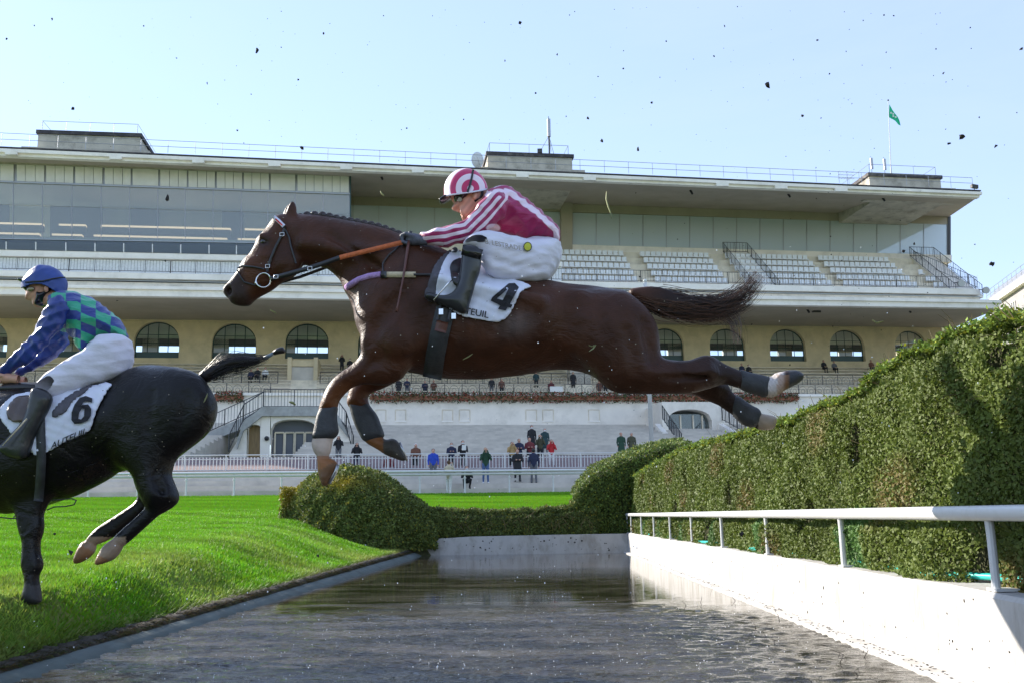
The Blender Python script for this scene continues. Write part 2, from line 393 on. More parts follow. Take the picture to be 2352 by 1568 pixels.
M['blade'] = mat('grass_blade', (0.1, 0.2, 0.02), 0.6, attr='tint', transl=0.35, spec=0.2)
v, f, c = grass_blades()
tag(fast_mesh('grass', v, f, M['blade'], cols=c), 'short green grass covering the landing side of the ditch', 'grass', kind='stuff')

# dark soil lip and wet concrete curb on the landing side
def strip(name, prof, y0, y1, n, m, jit=0.0, label=None):
    yy = np.linspace(y0, y1, n); P = np.array(prof); k = len(prof)
    V = np.zeros((n, k, 3)); V[:, :, 0] = P[None, :, 0]; V[:, :, 2] = P[None, :, 1]; V[:, :, 1] = yy[:, None]
    V[:, :, 2] *= np.where(V[:, :, 2] > 0, edge_f(yy)[:, None], 1)
    if jit: V[:, 1:-1, 0] += RNG.normal(0, jit, (n, k - 2)); V[:, 1:-1, 2] += RNG.normal(0, jit * 0.6, (n, k - 2))
    i = np.arange(n * k).reshape(n, k)
    f = np.stack([i[:-1, :-1], i[1:, :-1], i[1:, 1:], i[:-1, 1:]], -1).reshape(-1, 4)
    o = fast_mesh(name, V.reshape(-1, 3), f, m, smooth=bool(jit)); return o
lip = strip('soil_lip', [(-3.06, 0.11), (-2.99, 0.142), (-2.90, 0.142), (-2.84, 0.11), (-2.81, 0.05)], -4, YE + 0.2, 700, M['soil'], 0.011)
tag(lip, 'dark wet soil edge between the turf and the ditch curb', kind='structure')
cb = strip('curb', [(-2.90, -0.3), (-2.86, 0.075), (-2.80, 0.08), (-2.66, -0.01), (-2.66, -0.4)], -4, YE + 0.25, 120, M['curb'], 0.002)
tag(cb, 'wet grey concrete kerb sloping into the water', kind='structure')

# water
def water_material():
    m = bpy.data.materials.new('ditch_water'); m.use_nodes = True
    n, l = m.node_tree.nodes, m.node_tree.links; b = n['Principled BSDF']
    b.inputs['Base Color'].default_value = (0.055, 0.045, 0.030, 1); b.inputs['Roughness'].default_value = 0.012
    b.inputs['IOR'].default_value = 1.33; b.inputs['Specular IOR Level'].default_value = 0.6
    co = n.new('ShaderNodeTexCoord'); mp_ = n.new('ShaderNodeMapping'); mp_.inputs['Scale'].default_value = (0.8, 2.4, 1.0)
    l.new(co.outputs['Object'], mp_.inputs['Vector'])
    def nz_(sc, det, dist=0.0):
        t = n.new('ShaderNodeTexNoise'); t.inputs['Scale'].default_value = sc; t.inputs['Detail'].default_value = det; t.inputs['Distortion'].default_value = dist
        l.new(mp_.outputs['Vector'], t.inputs['Vector']); return t.outputs['Fac']
    ad = n.new('ShaderNodeMath'); ad.operation = 'MULTIPLY_ADD'; ad.inputs[1].default_value = 0.5
    l.new(nz_(30, 3, 0.3), ad.inputs[0]); l.new(nz_(9, 4, 0.6), ad.inputs[2])
    # the near half of the water is stirred by falling clods, the far half lies calm
    sx = n.new('ShaderNodeSeparateXYZ'); l.new(co.outputs['Object'], sx.inputs['Vector'])
    wob = n.new('ShaderNodeMath'); wob.operation = 'MULTIPLY_ADD'; wob.inputs[1].default_value = 5.0; l.new(nz_(1.4, 4, 0.5), wob.inputs[0]); l.new(sx.outputs['Y'], wob.inputs[2])
    r = n.new('ShaderNodeMapRange'); r.inputs['From Min'].default_value = 10.2; r.inputs['From Max'].default_value = 11.8
    r.inputs['To Min'].default_value = 0.22; r.inputs['To Max'].default_value = 0.010
    l.new(wob.outputs['Value'], r.inputs['Value'])
    bp = n.new('ShaderNodeBump'); bp.inputs['Distance'].default_value = 0.07
    l.new(r.outputs['Result'], bp.inputs['Strength']); l.new(ad.outputs['Value'], bp.inputs['Height']); l.new(bp.outputs['Normal'], b.inputs['Normal'])
    # muddy film: patches of floating silt
    t4 = n.new('ShaderNodeTexNoise'); t4.inputs['Scale'].default_value = 1.1; t4.inputs['Detail'].default_value = 7; t4.inputs['Roughness'].default_value = 0.65
    l.new(mp_.outputs['Vector'], t4.inputs['Vector'])
    cr_ = n.new('ShaderNodeValToRGB'); e = cr_.color_ramp.elements
    e[0].position, e[0].color = 0.42, (0.014, 0.011, 0.007, 1); e[1].position, e[1].color = 0.70, (0.115, 0.100, 0.082, 1)
    l.new(t4.outputs['Fac'], cr_.inputs['Fac']); l.new(cr_.outputs['Color'], b.inputs['Base Color'])
    return m
M['water'] = water_material()
def water_sheet():
    xs_ = np.arange(-2.8, 2.101, 0.0163); ys_ = np.concatenate([np.linspace(-6, 3.4, 6)[:-1], np.arange(3.4, 8.0, 0.0150), np.arange(8.0, 12.6, 0.022), np.linspace(12.7, YE + 0.1, 30)])
    X, Y = np.meshgrid(xs_, ys_); Z = np.zeros_like(X); r = np.random.default_rng(5)
    for k in range(46):
        lam = r.uniform(0.055, 0.22); th_ = r.normal(math.pi / 2, 0.55); kx, ky = 2 * math.pi / lam * math.cos(th_), 2 * math.pi / lam * math.sin(th_)
        env = 0.6 + 0.4 * np.sin(X * r.uniform(0.8, 3) + r.uniform(0, 6)) * np.sin(Y * r.uniform(0.8, 3) + r.uniform(0, 6))
        Z += env * 0.0080 * lam * np.sin(kx * X + ky * Y + r.uniform(0, 6.28))
    for k in range(30):      # rings spreading from fallen clods
        cx, cy = r.uniform(-2.2, 1.6), r.uniform(4.2, 9.0); d = np.hypot(X - cx, Y - cy); R0 = r.uniform(0.05, 0.35)
        Z += 0.0022 * np.exp(-((d - R0) / 0.05) ** 2) * np.sin((d - R0) * 95)
    wob = 0.8 * lump0(X * 0.9, Y * 0.7) + 0.35 * lump0(X * 2.6 + 1, Y * 2.2)
    m = 1 - sstep((Y + wob - 7.6) / 1.5); Z *= 0.03 + 0.97 * m
    Z *= sstep((Y - 3.3) / 0.3)
    i = np.arange(X.size).reshape(X.shape); f = np.stack([i[:-1, :-1], i[:-1, 1:], i[1:, 1:], i[1:, :-1]], -1).reshape(-1, 4)
    return fast_mesh('water', np.stack([X, Y, Z], -1).reshape(-1, 3), f, M['water'], smooth=True)
wv = water_sheet()
tag(wv, 'muddy brown water of the jump ditch', kind='structure')

# ditch walls
def wall_profile(pts, y0, y1, m, name, label, n=40):
    yy = np.linspace(y0, y1, n); k = len(pts); P = np.array(pts)
    V = np.zeros((n, k, 3)); V[:, :, 0] = P[:, 0]; V[:, :, 2] = P[:, 1]; V[:, :, 1] = yy[:, None]
    V[:, :, 2] += (RNG.normal(0, 0.004, (n, 1))) * (P[:, 1] > 0.2)
    i = np.arange(n * k).reshape(n, k)
    f = [tuple(q) for q in np.stack([i[:-1, :], i[1:, :], np.roll(i, -1, 1)[1:, :], np.roll(i, -1, 1)[:-1, :]], -1).reshape(-1, 4)]
    f += [tuple(i[0]), tuple(i[-1][::-1])]
    me = bpy.data.meshes.new(name); me.from_pydata([tuple(p) for p in V.reshape(-1, 3)], [], f); me.materials.append(m)
    o = link(name, me); return tag(o, label, 'wall')
wall_profile([(XW, -0.4), (XW, 0.415), (XW + 0.02, 0.435), (XW + 0.28, 0.44), (XW + 0.30, 0.42), (XW + 0.30, -0.4)], -5, YE + 0.3, M['wall_white'],
             'ditch_wall', 'low white concrete wall under the big hedge on the right')
wall_profile([(XW - 0.10, -0.3), (XW - 0.10, 0.012), (XW - 0.08, 0.022), (XW - 0.004, 0.024), (XW - 0.004, -0.3)], -5, YE, M['wall_white'],
             'wall_footing', 'pale concrete footing at the water line of the white wall')
mb = MB()
fe = [(-3.05, 0.02), (-2.85, 0.16), (-2.45, 0.36), (-1.6, 0.40), (0.2, 0.415), (XW - 0.003, 0.42)]
for (xa, za), (xb, zb) in zip(fe[:-1], fe[1:]):
    mb.hexa([(xa, YE, -0.4), (xb, YE, -0.4), (xb, YE + 0.28, -0.4), (xa, YE + 0.28, -0.4), (xa, YE, za), (xb, YE, zb), (xb, YE + 0.28, zb), (xa, YE + 0.28, za)])
tag(mb.build('end_wall', M['wall_white']), 'white concrete wall closing the far end of the ditch', 'wall')

# ------------------------------------------------------------------ clipped hedges
M['leaf'] = mat('hedge_leaf', (0.07, 0.12, 0.02), 0.58, attr='tint', transl=0.25, spec=0.22)
def leaves(P, N, size, cols, spread=0.9):
    """one folded leaf per point P (n,3) with outward normals N"""
    n = len(P)
    nr = N + RNG.normal(0, spread, (n, 3)) * 0.75; nr /= np.linalg.norm(nr, axis=1)[:, None] + 1e-9
    t = RNG.normal(0, 1, (n, 3)); t[:, 2] += 0.5
    t -= nr * np.sum(t * nr, 1)[:, None]; t /= np.linalg.norm(t, axis=1)[:, None] + 1e-9
    s = np.cross(nr, t); L = size[:, None]; wd = L * (0.24 + 0.14 * RNG.random((n, 1)))
    b = P; m1 = P + t * L * 0.45; tip = P + t * L + nr * L * (RNG.random((n, 1)) * 0.3 - 0.05)
    v = np.stack([b, m1 + s * wd + nr * L * 0.08, tip, m1 - s * wd + nr * L * 0.08], 1).reshape(-1, 3)
    i = np.arange(n)[:, None] * 4
    f = np.concatenate([i + np.array([[0, 1, 2]]), i + np.array([[0, 2, 3]])], 0)
    return v, f, np.repeat(cols, 4, 0)
def leaf_cols(n, base, var=0.35, yellow=0.12, patch=None):
    k = 1 + var * RNG.normal(0, 1, (n, 1)).clip(-1.6, 1.9)
    c = np.array(base)[None, :] * k.clip(0.3, 2)
    y = (RNG.random(n) < yellow)[:, None]
    c = np.where(y, c * np.array([1.9, 1.35, 0.8]), c)
    if patch is not None: c = c * (1 - patch[:, None]) + np.array([0.30, 0.24, 0.02])[None, :] * patch[:, None] * (0.7 + 0.5 * RNG.random((n, 1)))
    return c.clip(0.005, 0.6)
def lump(a, b, s=1.0):
    return (np.sin(a * 2.1 * s + 0.7 * np.sin(b * 3.3 * s)) * np.sin(b * 2.7 * s + 1.3) + 0.5 * np.sin(a * 5.3 * s + b * 4.1 * s) + 0.35 * np.sin(a * 9.7 * s - b * 7.9 * s)) / 1.85

# big hedge along the right wall
HP = np.array([(3.0, 1.62), (4.2, 1.66), (4.9, 1.72), (5.6, 1.75), (6.1, 1.70), (6.7, 1.63), (8.0, 1.63), (9.2, 1.64), (11.5, 1.70), (14.5, 1.82), (18, 1.80), (21, 1.76), (22.9, 1.74)])
def hedge_top(Y): return ip(Y, HP[:, 0], HP[:, 1])
hx0 = XW + 0.17
def make_hedge():
    h = thing('clipped_hedge', 'long clipped evergreen hedge standing behind the white ditch rail', 'hedge', (hx0 + 0.6, 13, 0.43))
    core = MB(); yy = np.linspace(2.6, 22.9, 42)
    for a, b in zip(yy[:-1], yy[1:]):
        ta, tb = hedge_top(a) - 0.12, hedge_top(b) - 0.12
        core.hexa([(hx0 + 0.12, a, 0.44), (hx0 + 1.4, a, 0.44), (hx0 + 1.4, b, 0.44), (hx0 + 0.12, b, 0.44), (hx0 + 0.16, a, ta), (hx0 + 1.3, a, ta), (hx0 + 1.3, b, tb), (hx0 + 0.16, b, tb)])
    core.build('core', M['bark'], h)
    # front face
    PP, NN, SS, CC = [], [], [], []
    for (ya, yb, dens, sz) in ((2.6, 5.5, 15000, 0.025), (5.5, 8, 14000, 0.025), (8, 12, 8500, 0.031), (12, 17, 5000, 0.040), (17, 22.9, 3000, 0.050)):
        n = int(dens * (yb - ya) * 1.45)
        Y = ya + (yb - ya) * RNG.random(n); zt = hedge_top(Y) + 0.05 * lump(Y * 2, Y * 0.3)
        z = 0.41 + (zt - 0.41) * RNG.random(n) ** 0.95
        lm = lump(Y * 1.3, z * 1.6)
        X = hx0 + 0.02 - 0.06 * lm + 0.16 * np.clip((z - zt + 0.22) / 0.22, 0, 1) ** 2 + np.abs(RNG.normal(0, 0.035, n)) - 0.02
        hole = (np.sin(Y * 2.9 + z * 1.1) * np.sin(z * 3.1 - Y * 1.3) > 0.86) | (np.sin(Y * 1.37 + 2) * np.sin(z * 2.2 + Y) > 0.93)
        X = X + np.where(hole, 0.09, 0); k = ~(hole & (RNG.random(n) < 0.45))
        # the rail and posts push the growth back a little
        X = np.where(np.abs(z - 0.80) < 0.06, np.maximum(X, hx0 - 0.03), X)
        skirt = np.clip((0.745 - z) / 0.06, 0, 1) * np.clip((Y - 4.5) / 0.5, 0.35, 1) * (0.8 + 0.35 * np.sin(Y * 3.3) * np.sin(Y * 1.7 + z * 3)); X = X - 0.115 * skirt
        PP.append(np.stack([X, Y, z], -1)[k]); m = k.sum()
        NN.append(np.tile([-1, -0.25, 0.25], (m, 1))); SS.append(sz * (0.65 + 0.6 * RNG.random(m)))
        base = np.array([0.190, 0.255, 0.044]) * (1 + 0.25 * lump(Y[k] * 0.9, z[k] * 0.9 + 3)[:, None])
        cc = leaf_cols(m, (1, 1, 1), 0.38, 0.12) * base
        stripe = (np.abs(((Y[k] * 0.8) % 2.1) - 1.0) < 0.22) & (z[k] < 0.82)
        cc = np.where(stripe[:, None], cc * np.array([0.75, 1.1, 1.6]), cc); brn = np.clip((np.sin(Y[k] * 2.2 + 1.1) * np.sin(z[k] * 4.1 + Y[k] * 0.7) - 0.55) * 2.2, 0, 0.75)[:, None] * (RNG.random((m, 1)) < 0.6); cc = cc * (1 - brn) + np.array([0.20, 0.14, 0.05]) * brn; CC.append(cc.clip(0.004, 0.5))
        # top
        n2 = int(dens * (yb - ya) * 0.55)
        Y2 = ya + (yb - ya) * RNG.random(n2); X2 = hx0 + 0.04 + 1.3 * RNG.random(n2) ** 1.5
        z2 = hedge_top(Y2) + 0.05 * lump(Y2 * 2, X2 * 2) + np.where(X2 < hx0 + 0.2, -0.05, 0.0) + np.abs(RNG.normal(0, 0.018, n2))
        PP.append(np.stack([X2, Y2, z2], -1)); NN.append(np.tile([-0.1, -0.1, 1], (n2, 1))); SS.append(sz * (0.7 + 0.7 * RNG.random(n2)))
        CC.append(leaf_cols(n2, (0.16, 0.23, 0.038), 0.38, 0.14))
    # near end face, seen only from the side
    ne = 14000; Xe = hx0 + 1.42 * RNG.random(ne); ze = 0.42 + 1.2 * RNG.random(ne)
    PP.append(np.stack([Xe, 2.58 + 0.06 * lump(Xe * 2, ze * 2) + np.abs(RNG.normal(0, 0.03, ne)) - 0.03, ze], -1)); NN.append(np.tile([-0.1, -1, 0.25], (ne, 1))); SS.append(0.032 * (0.65 + 0.6 * RNG.random(ne))); CC.append(leaf_cols(ne, (0.13, 0.185, 0.034), 0.38, 0.12))
    v, f, c = leaves(np.concatenate(PP), np.concatenate(NN), np.concatenate(SS), np.concatenate(CC))
    o = fast_mesh('foliage', v, f, M['leaf'], h, cols=c); o['kind'] = 'stuff'
    # bare twigs and long shoots
    tw = MB()
    for i in range(170):
        y = 3.6 + 9 * random.random() ** 1.5; z = 0.55 + random.random() * (hedge_top(y) - 0.55)
        x = hx0 + 0.03 - 0.075 * lump(np.array([y * 1.3]), np.array([z * 1.6]))[0]
        d = np.array([-0.06 - 0.05 * random.random(), random.uniform(-0.12, 0.12), random.uniform(-0.02, 0.14)])
        p = np.array([x + 0.06, y, z]); tw.tube([p, p + d * 0.6 + np.array([0, 0, 0.02]), p + d * 1.3], [0.003, 0.002, 0.001], 4)
    for i in range(260):      # long shoots on the top edge
        y = 3.2 + 17 * random.random() ** 1.4; x = hx0 + random.uniform(0.02, 0.5); z = hedge_top(y) - 0.03; d = np.array([random.uniform(-.05, .03), random.uniform(-.05, .05), random.uniform(0.05, 0.13)])
        tw.tube([(x, y, z), np.array([x, y, z]) + d * .6, np.array([x, y, z]) + d], [0.0025, 0.002, 0.001], 4)
    tw.build('twigs', M['twig'], h)['kind'] = 'stuff'
    return h
M['twig'] = mat('dry_twig', (0.16, 0.12, 0.05), 0.8, var=0.3)
make_hedge()

def surface_bush(name, label, cat, loc, surf, n, size, base, sunlit_fn=None, core=None, yellow=0.1):
    h = thing(name, label, cat, loc)
    if core: core(h)
    P, N = surf(n)
    patch = sunlit_fn(P) if sunlit_fn else None
    v, f, c = leaves(P, N, size * (0.6 + 0.7 * RNG.random(len(P))), leaf_cols(len(P), base, 0.4, yellow, patch))
    o = fast_mesh('foliage', v, f, M['leaf'], h, cols=c); o['kind'] = 'stuff'
    return h

# rounded mound at the far left corner of the ditch
MC = np.array([-4.25, 23.6, 0.45])
def mound_top(X): return ip(X, [-6.1, -5.95, -5.5, -4.9, -4.4, -3.9, -3.2, -2.55, -2.3], [0.7, 1.55, 1.85, 2.02, 2.08, 1.95, 1.45, 0.95, 0.8])
def mound_front(X): return ip(X, [-6.1, -5.9, -5.2, -4.2, -3.2, -2.4], [23.2, 22.5, 21.6, 21.0, 21.0, 21.9])
def mound_surf(n):
    X = -6.1 + 3.75 * RNG.random(n); n1 = n
    k = RNG.random(n) < 0.62
    zt = mound_top(X) ; zb = np.where(X < -3.3, ground_z(X, mound_front(X)), 0.15)
    # front
    z = zb + (zt - zb) * RNG.random(n)
    q = np.clip((z - (zt - 0.7)) / 0.7, 0, 1)
    Y = mound_front(X) + 0.9 * q ** 2 - 0.14 * lump(X * 1.5, z * 1.5) + np.abs(RNG.normal(0, 0.06, n))
    Pf = np.stack([X, Y, z], -1); Nf = np.stack([np.where(X < -5.6, -0.8, -0.15), -1 + q, 0.2 + q], -1)
    # top
    Y2 = mound_front(X) + 0.8 + 2.3 * RNG.random(n)
    z2 = zt - 0.02 - 0.25 * ((Y2 - 23.6) / 1.6) ** 2 + 0.06 * lump(X * 2, Y2 * 2) + RNG.normal(0, 0.02, n)
    Pt = np.stack([X, Y2, z2], -1); Nt = np.tile([-0.1, -0.1, 1.0], (n, 1))
    # left end
    Y3 = 22.4 + 2.4 * RNG.random(n); z3 = 0.8 + 0.8 * RNG.random(n)
    P = np.where(k[:, None], Pf, Pt); N = np.where(k[:, None], Nf, Nt)
    e = RNG.random(n) < 0.12
    P = np.where(e[:, None], np.stack([-6.08 + 0.15 * RNG.random(n), Y3, z3], -1), P); N = np.where(e[:, None], np.array([-1, 0, 0.3]), N)
    return P, N
def mound_core(h):
    mb = MB(); xs_ = np.linspace(-5.9, -2.5, 14)
    for a, b in zip(xs_[:-1], xs_[1:]):
        q = []
        for z_ in (0, 1):
            for (x, yo) in ((a, 0.3), (b, 0.3), (b, 3.0), (a, 3.0)):
                q.append((x, mound_front(x) + yo + (0.6 if z_ and yo < 1 else 0), 0.0 if not z_ else mound_top(x) - 0.22))
        mb.hexa(q)
    mb.build('core', M['bark'], h)
def mound_sunlit(P):
    d1 = np.exp(-(((P[:, 0] + 4.35) / 0.55) ** 2 + ((P[:, 2] - 1.62) / 0.16) ** 2)) * (P[:, 1] < 23)
    d2 = np.clip((-5.45 - P[:, 0]) / 0.4, 0, 1) * np.clip((P[:, 2] - 1.0) / 0.4, 0, 1) * 0.8
    return np.clip((d1 + d2) * (0.55 + 0.6 * RNG.random(len(P))), 0, 0.9)  # yellow leaf colour stands in for sun on the crown and left end
surface_bush('clipped_bush', 'rounded dark clipped bush with sunlit yellow painted in patches beside the ditch end', 'bush', tuple(MC), mound_surf, 52000, 0.058, (0.12, 0.155, 0.038), mound_sunlit, mound_core)

# low hedge behind the end wall
def low_top(X): return ip(X, [-3.2, -2.4, -1.0, 0.3, 1.2, 2.4], [0.85, 1.02, 0.98, 1.0, 1.08, 1.1])
def low_surf(n):
    X = -3.0 + 4.3 * RNG.random(n); zt = low_top(X) + 0.05 * lump(X * 2, X)
    k = RNG.random(n) < 0.7
    z = np.where(k, 0.38 + (zt - 0.38) * RNG.random(n), zt + RNG.normal(0, 0.02, n))
    Y = np.where(k, YE + 0.34 - 0.08 * lump(X * 1.8, z * 2) + np.abs(RNG.normal(0, 0.05, n)) + 0.15 * (z > zt - 0.15), YE + 0.5 + 1.5 * RNG.random(n))
    return np.stack([X, Y, z], -1), np.where(k[:, None], np.array([0, -1, 0.3]), np.array([0, -0.1, 1]))
def low_core(h):
    mb = MB(); xs_ = np.linspace(-2.9, 1.3, 10)
    for a, b in zip(xs_[:-1], xs_[1:]):
        ta, tb = low_top(a) - 0.12, low_top(b) - 0.12
        mb.hexa([(a, YE + 0.5, 0.2), (b, YE + 0.5, 0.2), (b, YE + 1.9, 0.2), (a, YE + 1.9, 0.2), (a, YE + 0.5, ta), (b, YE + 0.5, tb), (b, YE + 1.9, tb), (a, YE + 1.9, ta)])
    mb.build('core', M['bark'], h)
surface_bush('low_hedge', 'low dark trimmed hedge behind the white end wall of the ditch', 'hedge', (-0.8, YE + 1.2, 0.4), low_surf, 26000, 0.056, (0.11, 0.14, 0.036), None, low_core)

# wing hedge rising to the right behind the ditch corner
def wing_top(X): return ip(X, [0.75, 0.9, 1.3, 2.0, 2.8, 3.6], [1.15, 1.45, 1.85, 2.15, 2.42, 2.5])
def wing_surf(n):
    X = 0.78 + 2.8 * RNG.random(n); zt = wing_top(X)
    k = RNG.random(n) < 0.6
    z = np.where(k, 0.38 + (zt - 0.38) * RNG.random(n), zt)
    Y = np.where(k, YE + 0.42 - 0.09 * lump(X * 2.2, z * 1.8) + np.abs(RNG.normal(0, 0.05, n)), YE + 0.5 + 2.2 * RNG.random(n))
    z = np.where(k, z, zt - 0.02 + 0.12 * (Y - YE - 0.6) + 0.05 * lump(X * 3, Y * 2) + RNG.normal(0, 0.02, n))
    P = np.stack([X, Y, z], -1); N = np.where(k[:, None], np.array([-0.2, -1, 0.3]), np.array([-0.4, -0.2, 1]))
    e = RNG.random(n) < 0.13
    Ye = YE + 0.45 + 2.2 * RNG.random(n); ze = 0.4 + 1.1 * RNG.random(n)
    P = np.where(e[:, None], np.stack([0.78 + 0.1 * lump(Ye * 2, ze * 2) + 0.1 * (ze > 1.2), Ye, ze], -1), P); N = np.where(e[:, None], np.array([-1.0, -0.2, 0.3]), N)
    return P, N
def wing_core(h):
    mb = MB(); xs_ = np.linspace(0.9, 3.5, 8)
    for a, b in zip(xs_[:-1], xs_[1:]):
        ta, tb = wing_top(a) - 0.12, wing_top(b) - 0.12
        mb.hexa([(a, YE + 0.56, 0.2), (b, YE + 0.56, 0.2), (b, YE + 2.6, 0.2), (a, YE + 2.6, 0.2), (a, YE + 0.56, ta), (b, YE + 0.56, tb), (b, YE + 2.6, tb + 0.2), (a, YE + 2.6, ta + 0.2)])
    mb.build('core', M['bark'], h)
surface_bush('wing_hedge', 'shadowed wing hedge with sloping top behind the far end of the long hedge', 'hedge', (2.1, YE + 1.4, 0.4), wing_surf, 27000, 0.056, (0.105, 0.15, 0.032), None, wing_core)

# ------------------------------------------------------------------ ditch rail on the right
dr = thing('ditch_rail', 'white tubular rail running in front of the long clipped hedge', 'rail', (XW + 0.06, 4.4, 0.44))
yy = np.linspace(-3, 22.6, 60); zz = 0.775 + 0.0035 * (yy - 4.4)
rx = XW + 0.035
MB().tube([(rx + 0.004 * math.sin(y * 0.9), y, z) for y, z in zip(yy, zz)], 0.035, 14).build('rail', M['rail_white'], dr, True)
for y in (0.1, 2.25, 4.4, 6.55, 8.7, 10.85, 13.0, 15.15, 17.3, 19.45, 21.6, 22.58):
    zt = 0.775 + 0.0035 * (y - 4.4)
    p = MB().tube([(rx + 0.012, y, 0.43), (rx + 0.012, y, zt - 0.10), (rx + 0.010, y, zt - 0.02)], [0.019, 0.019, 0.020], 10)
    p.box((rx - 0.01, y - 0.05, 0.438), (rx + 0.09, y + 0.05, 0.450))
    p.build('post', M['rail_white'], dr, False)

# teal hose lying along the wall top
hp = []
for i, y in enumerate(np.linspace(3.2, 22.0, 120)):
    vis = 0.055 * math.sin(y * 1.9) + 0.04 * math.sin(y * 4.3 + 1)
    hp.append((XW + 0.165 + vis, y, 0.463 + 0.012 * max(0, math.sin(y * 3.0))))
tag(MB().tube(hp, 0.017, 8).build('hose', M['hose'], None, True), 'teal watering hose lying along the white wall top', 'hose')
# ------------------------------------------------------------------ grandstand (local frame: x along the front, y away from the course, z up)
NRM = math.sqrt(1 + TA * TA)
O90 = np.array([0.0, 90.0])
EU = np.array([1.0, TA]) / NRM; EN = np.array([TA, -1.0]) / NRM
STAND_ROT = math.atan(TA)
def Lo(px, py, v):
    """photo point on the vertical plane v metres in front of the arched wall -> local (u, -v, z)"""
    p = atS(px, py, 90.0 - v * NRM); q = p[:2] - O90
    return np.array([q @ EU, -v, p[2]])
def loc2w(p): q = O90 + EU * p[0] - EN * p[1]; return (q[0], q[1], p[2])
def ln(*pts):
    xs_ = [p[0] for p in pts]; ys_ = [p[1] for p in pts]
    def fn(x):
        if x < xs_[0] and len(xs_) > 1: return ys_[0] + (x - xs_[0]) * (ys_[1] - ys_[0]) / (xs_[1] - xs_[0])
        if x > xs_[-1] and len(xs_) > 1: return ys_[-1] + (x - xs_[-1]) * (ys_[-1] - ys_[-2]) / (xs_[-1] - xs_[-2])
        return float(np.interp(x, xs_, ys_))
    return fn
XL0 = -330.0
gs = thing('grandstand', 'long cream grandstand with glazed upper tier, cantilevered roof and arched windows', 'grandstand', (O90[0], O90[1], 0), rotz=STAND_ROT)
def slab(mb, x0, x1, top, bot, v, depth, xb0=None, xb1=None):
    """horizontal band whose front face (plane v) spans photo columns x0..x1 between lines top and bot"""
    a, b, c, d = Lo(x0, bot(x0), v), Lo(x1, bot(x1), v), Lo(x1, top(x1), v), Lo(x0, top(x0), v)
    k = np.array([0, depth, 0])
    return mb.hexa([a, b, b + k, a + k, d, c, c + k, d + k])
def part(name, x0, x1, top, bot, v, depth, m, parent=None):
    return slab(MB(), x0, x1, top, bot, v, depth).build(name, m, parent or gs, rel=False)

# --- roof
rt_top = ln((0, 341), (2256, 441)); rt_mid = ln((0, 349), (2252, 447)); rt_bot = ln((0, 358), (2246, 454))
VR = 12.5
part('roof_edge', XL0, 2256, rt_top, rt_mid, VR, 0.5, M['fascia'])
part('roof_fascia', XL0, 2250, rt_mid, rt_bot, VR - 0.25, 0.5, M['fascia'])
def roof_slab():
    mb = MB(); a, b = Lo(XL0, rt_top(XL0), VR), Lo(2254, rt_top(2254), VR)
    a[2] += 0.06; b[2] += 0.06
    k = np.array([0, 26.0, 2.6]); up_ = np.array([0, 0, 0.10])
    mb.hexa([a, b, b + k, a + k, a + up_, b + up_, b + k + up_, a + k + up_]); mb.build('roof', M['roofcap'], gs, rel=False)
    # soffit from the fascia back to the wall head
    f0, f1 = Lo(XL0, rt_bot(XL0), VR - 0.3), Lo(2246, rt_bot(2246), VR - 0.3)
    w0, w1 = Lo(806, 452, 2.0), Lo(2179, 499, 2.0)
    sl = (w1 - w0)[2] / (w1 - w0)[0]; w0 = np.array([f0[0], -2.0, w0[2] + sl * (f0[0] - w0[0])])
    th = np.array([0, 0, 0.3])
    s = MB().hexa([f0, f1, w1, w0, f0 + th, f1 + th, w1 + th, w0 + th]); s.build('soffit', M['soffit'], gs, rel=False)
roof_slab()
for i in range(11):   # gutter outlets on the roof edge
    x = (25, 265, 455, 630, 795, 960, 1200, 1355, 1660, 1795, 1933, 2065)[i]
    slab(MB(), x - 14, x + 14, ln((x, rt_top(x) + 5)), ln((x, rt_top(x) + 13)), VR + 0.12, 0.3).build('gutter_outlet', M['fascia'], gs, rel=False)
def railing(name, pts, h, post_every, r, m, bars=0, rails=(1.0, 0.5), parent=None, rb=None):
    mb = MB(); pts = [np.array(p, float) for p in pts]; upv = np.array([0, 0, h])
    for a, b in zip(pts[:-1], pts[1:]):
        L = np.linalg.norm(b - a); n = max(1, int(round(L / post_every)))
        for t in rails: mb.bar(a + upv * t, b + upv * t, r)
        for i in range(n + 1): q = a + (b - a) * i / n; mb.bar(q, q + upv, r)
        if bars:
            nb = int(L / bars)
            for i in range(nb): q = a + (b - a) * (i + 0.5) / nb; mb.bar(q + upv * rails[-1], q + upv * 0.98, (rb or r * 0.55))
    return mb.build(name, m, parent if parent is not None else gs, rel=False)
ra, rb_ = Lo(XL0, rt_top(XL0), VR - 1.0), Lo(2236, rt_top(2236), VR - 1.0)
ra[2] += 0.25; rb_[2] += 0.25
railing('roof_railing', [ra, rb_], 1.05, 2.15, 0.022, M['steel'])

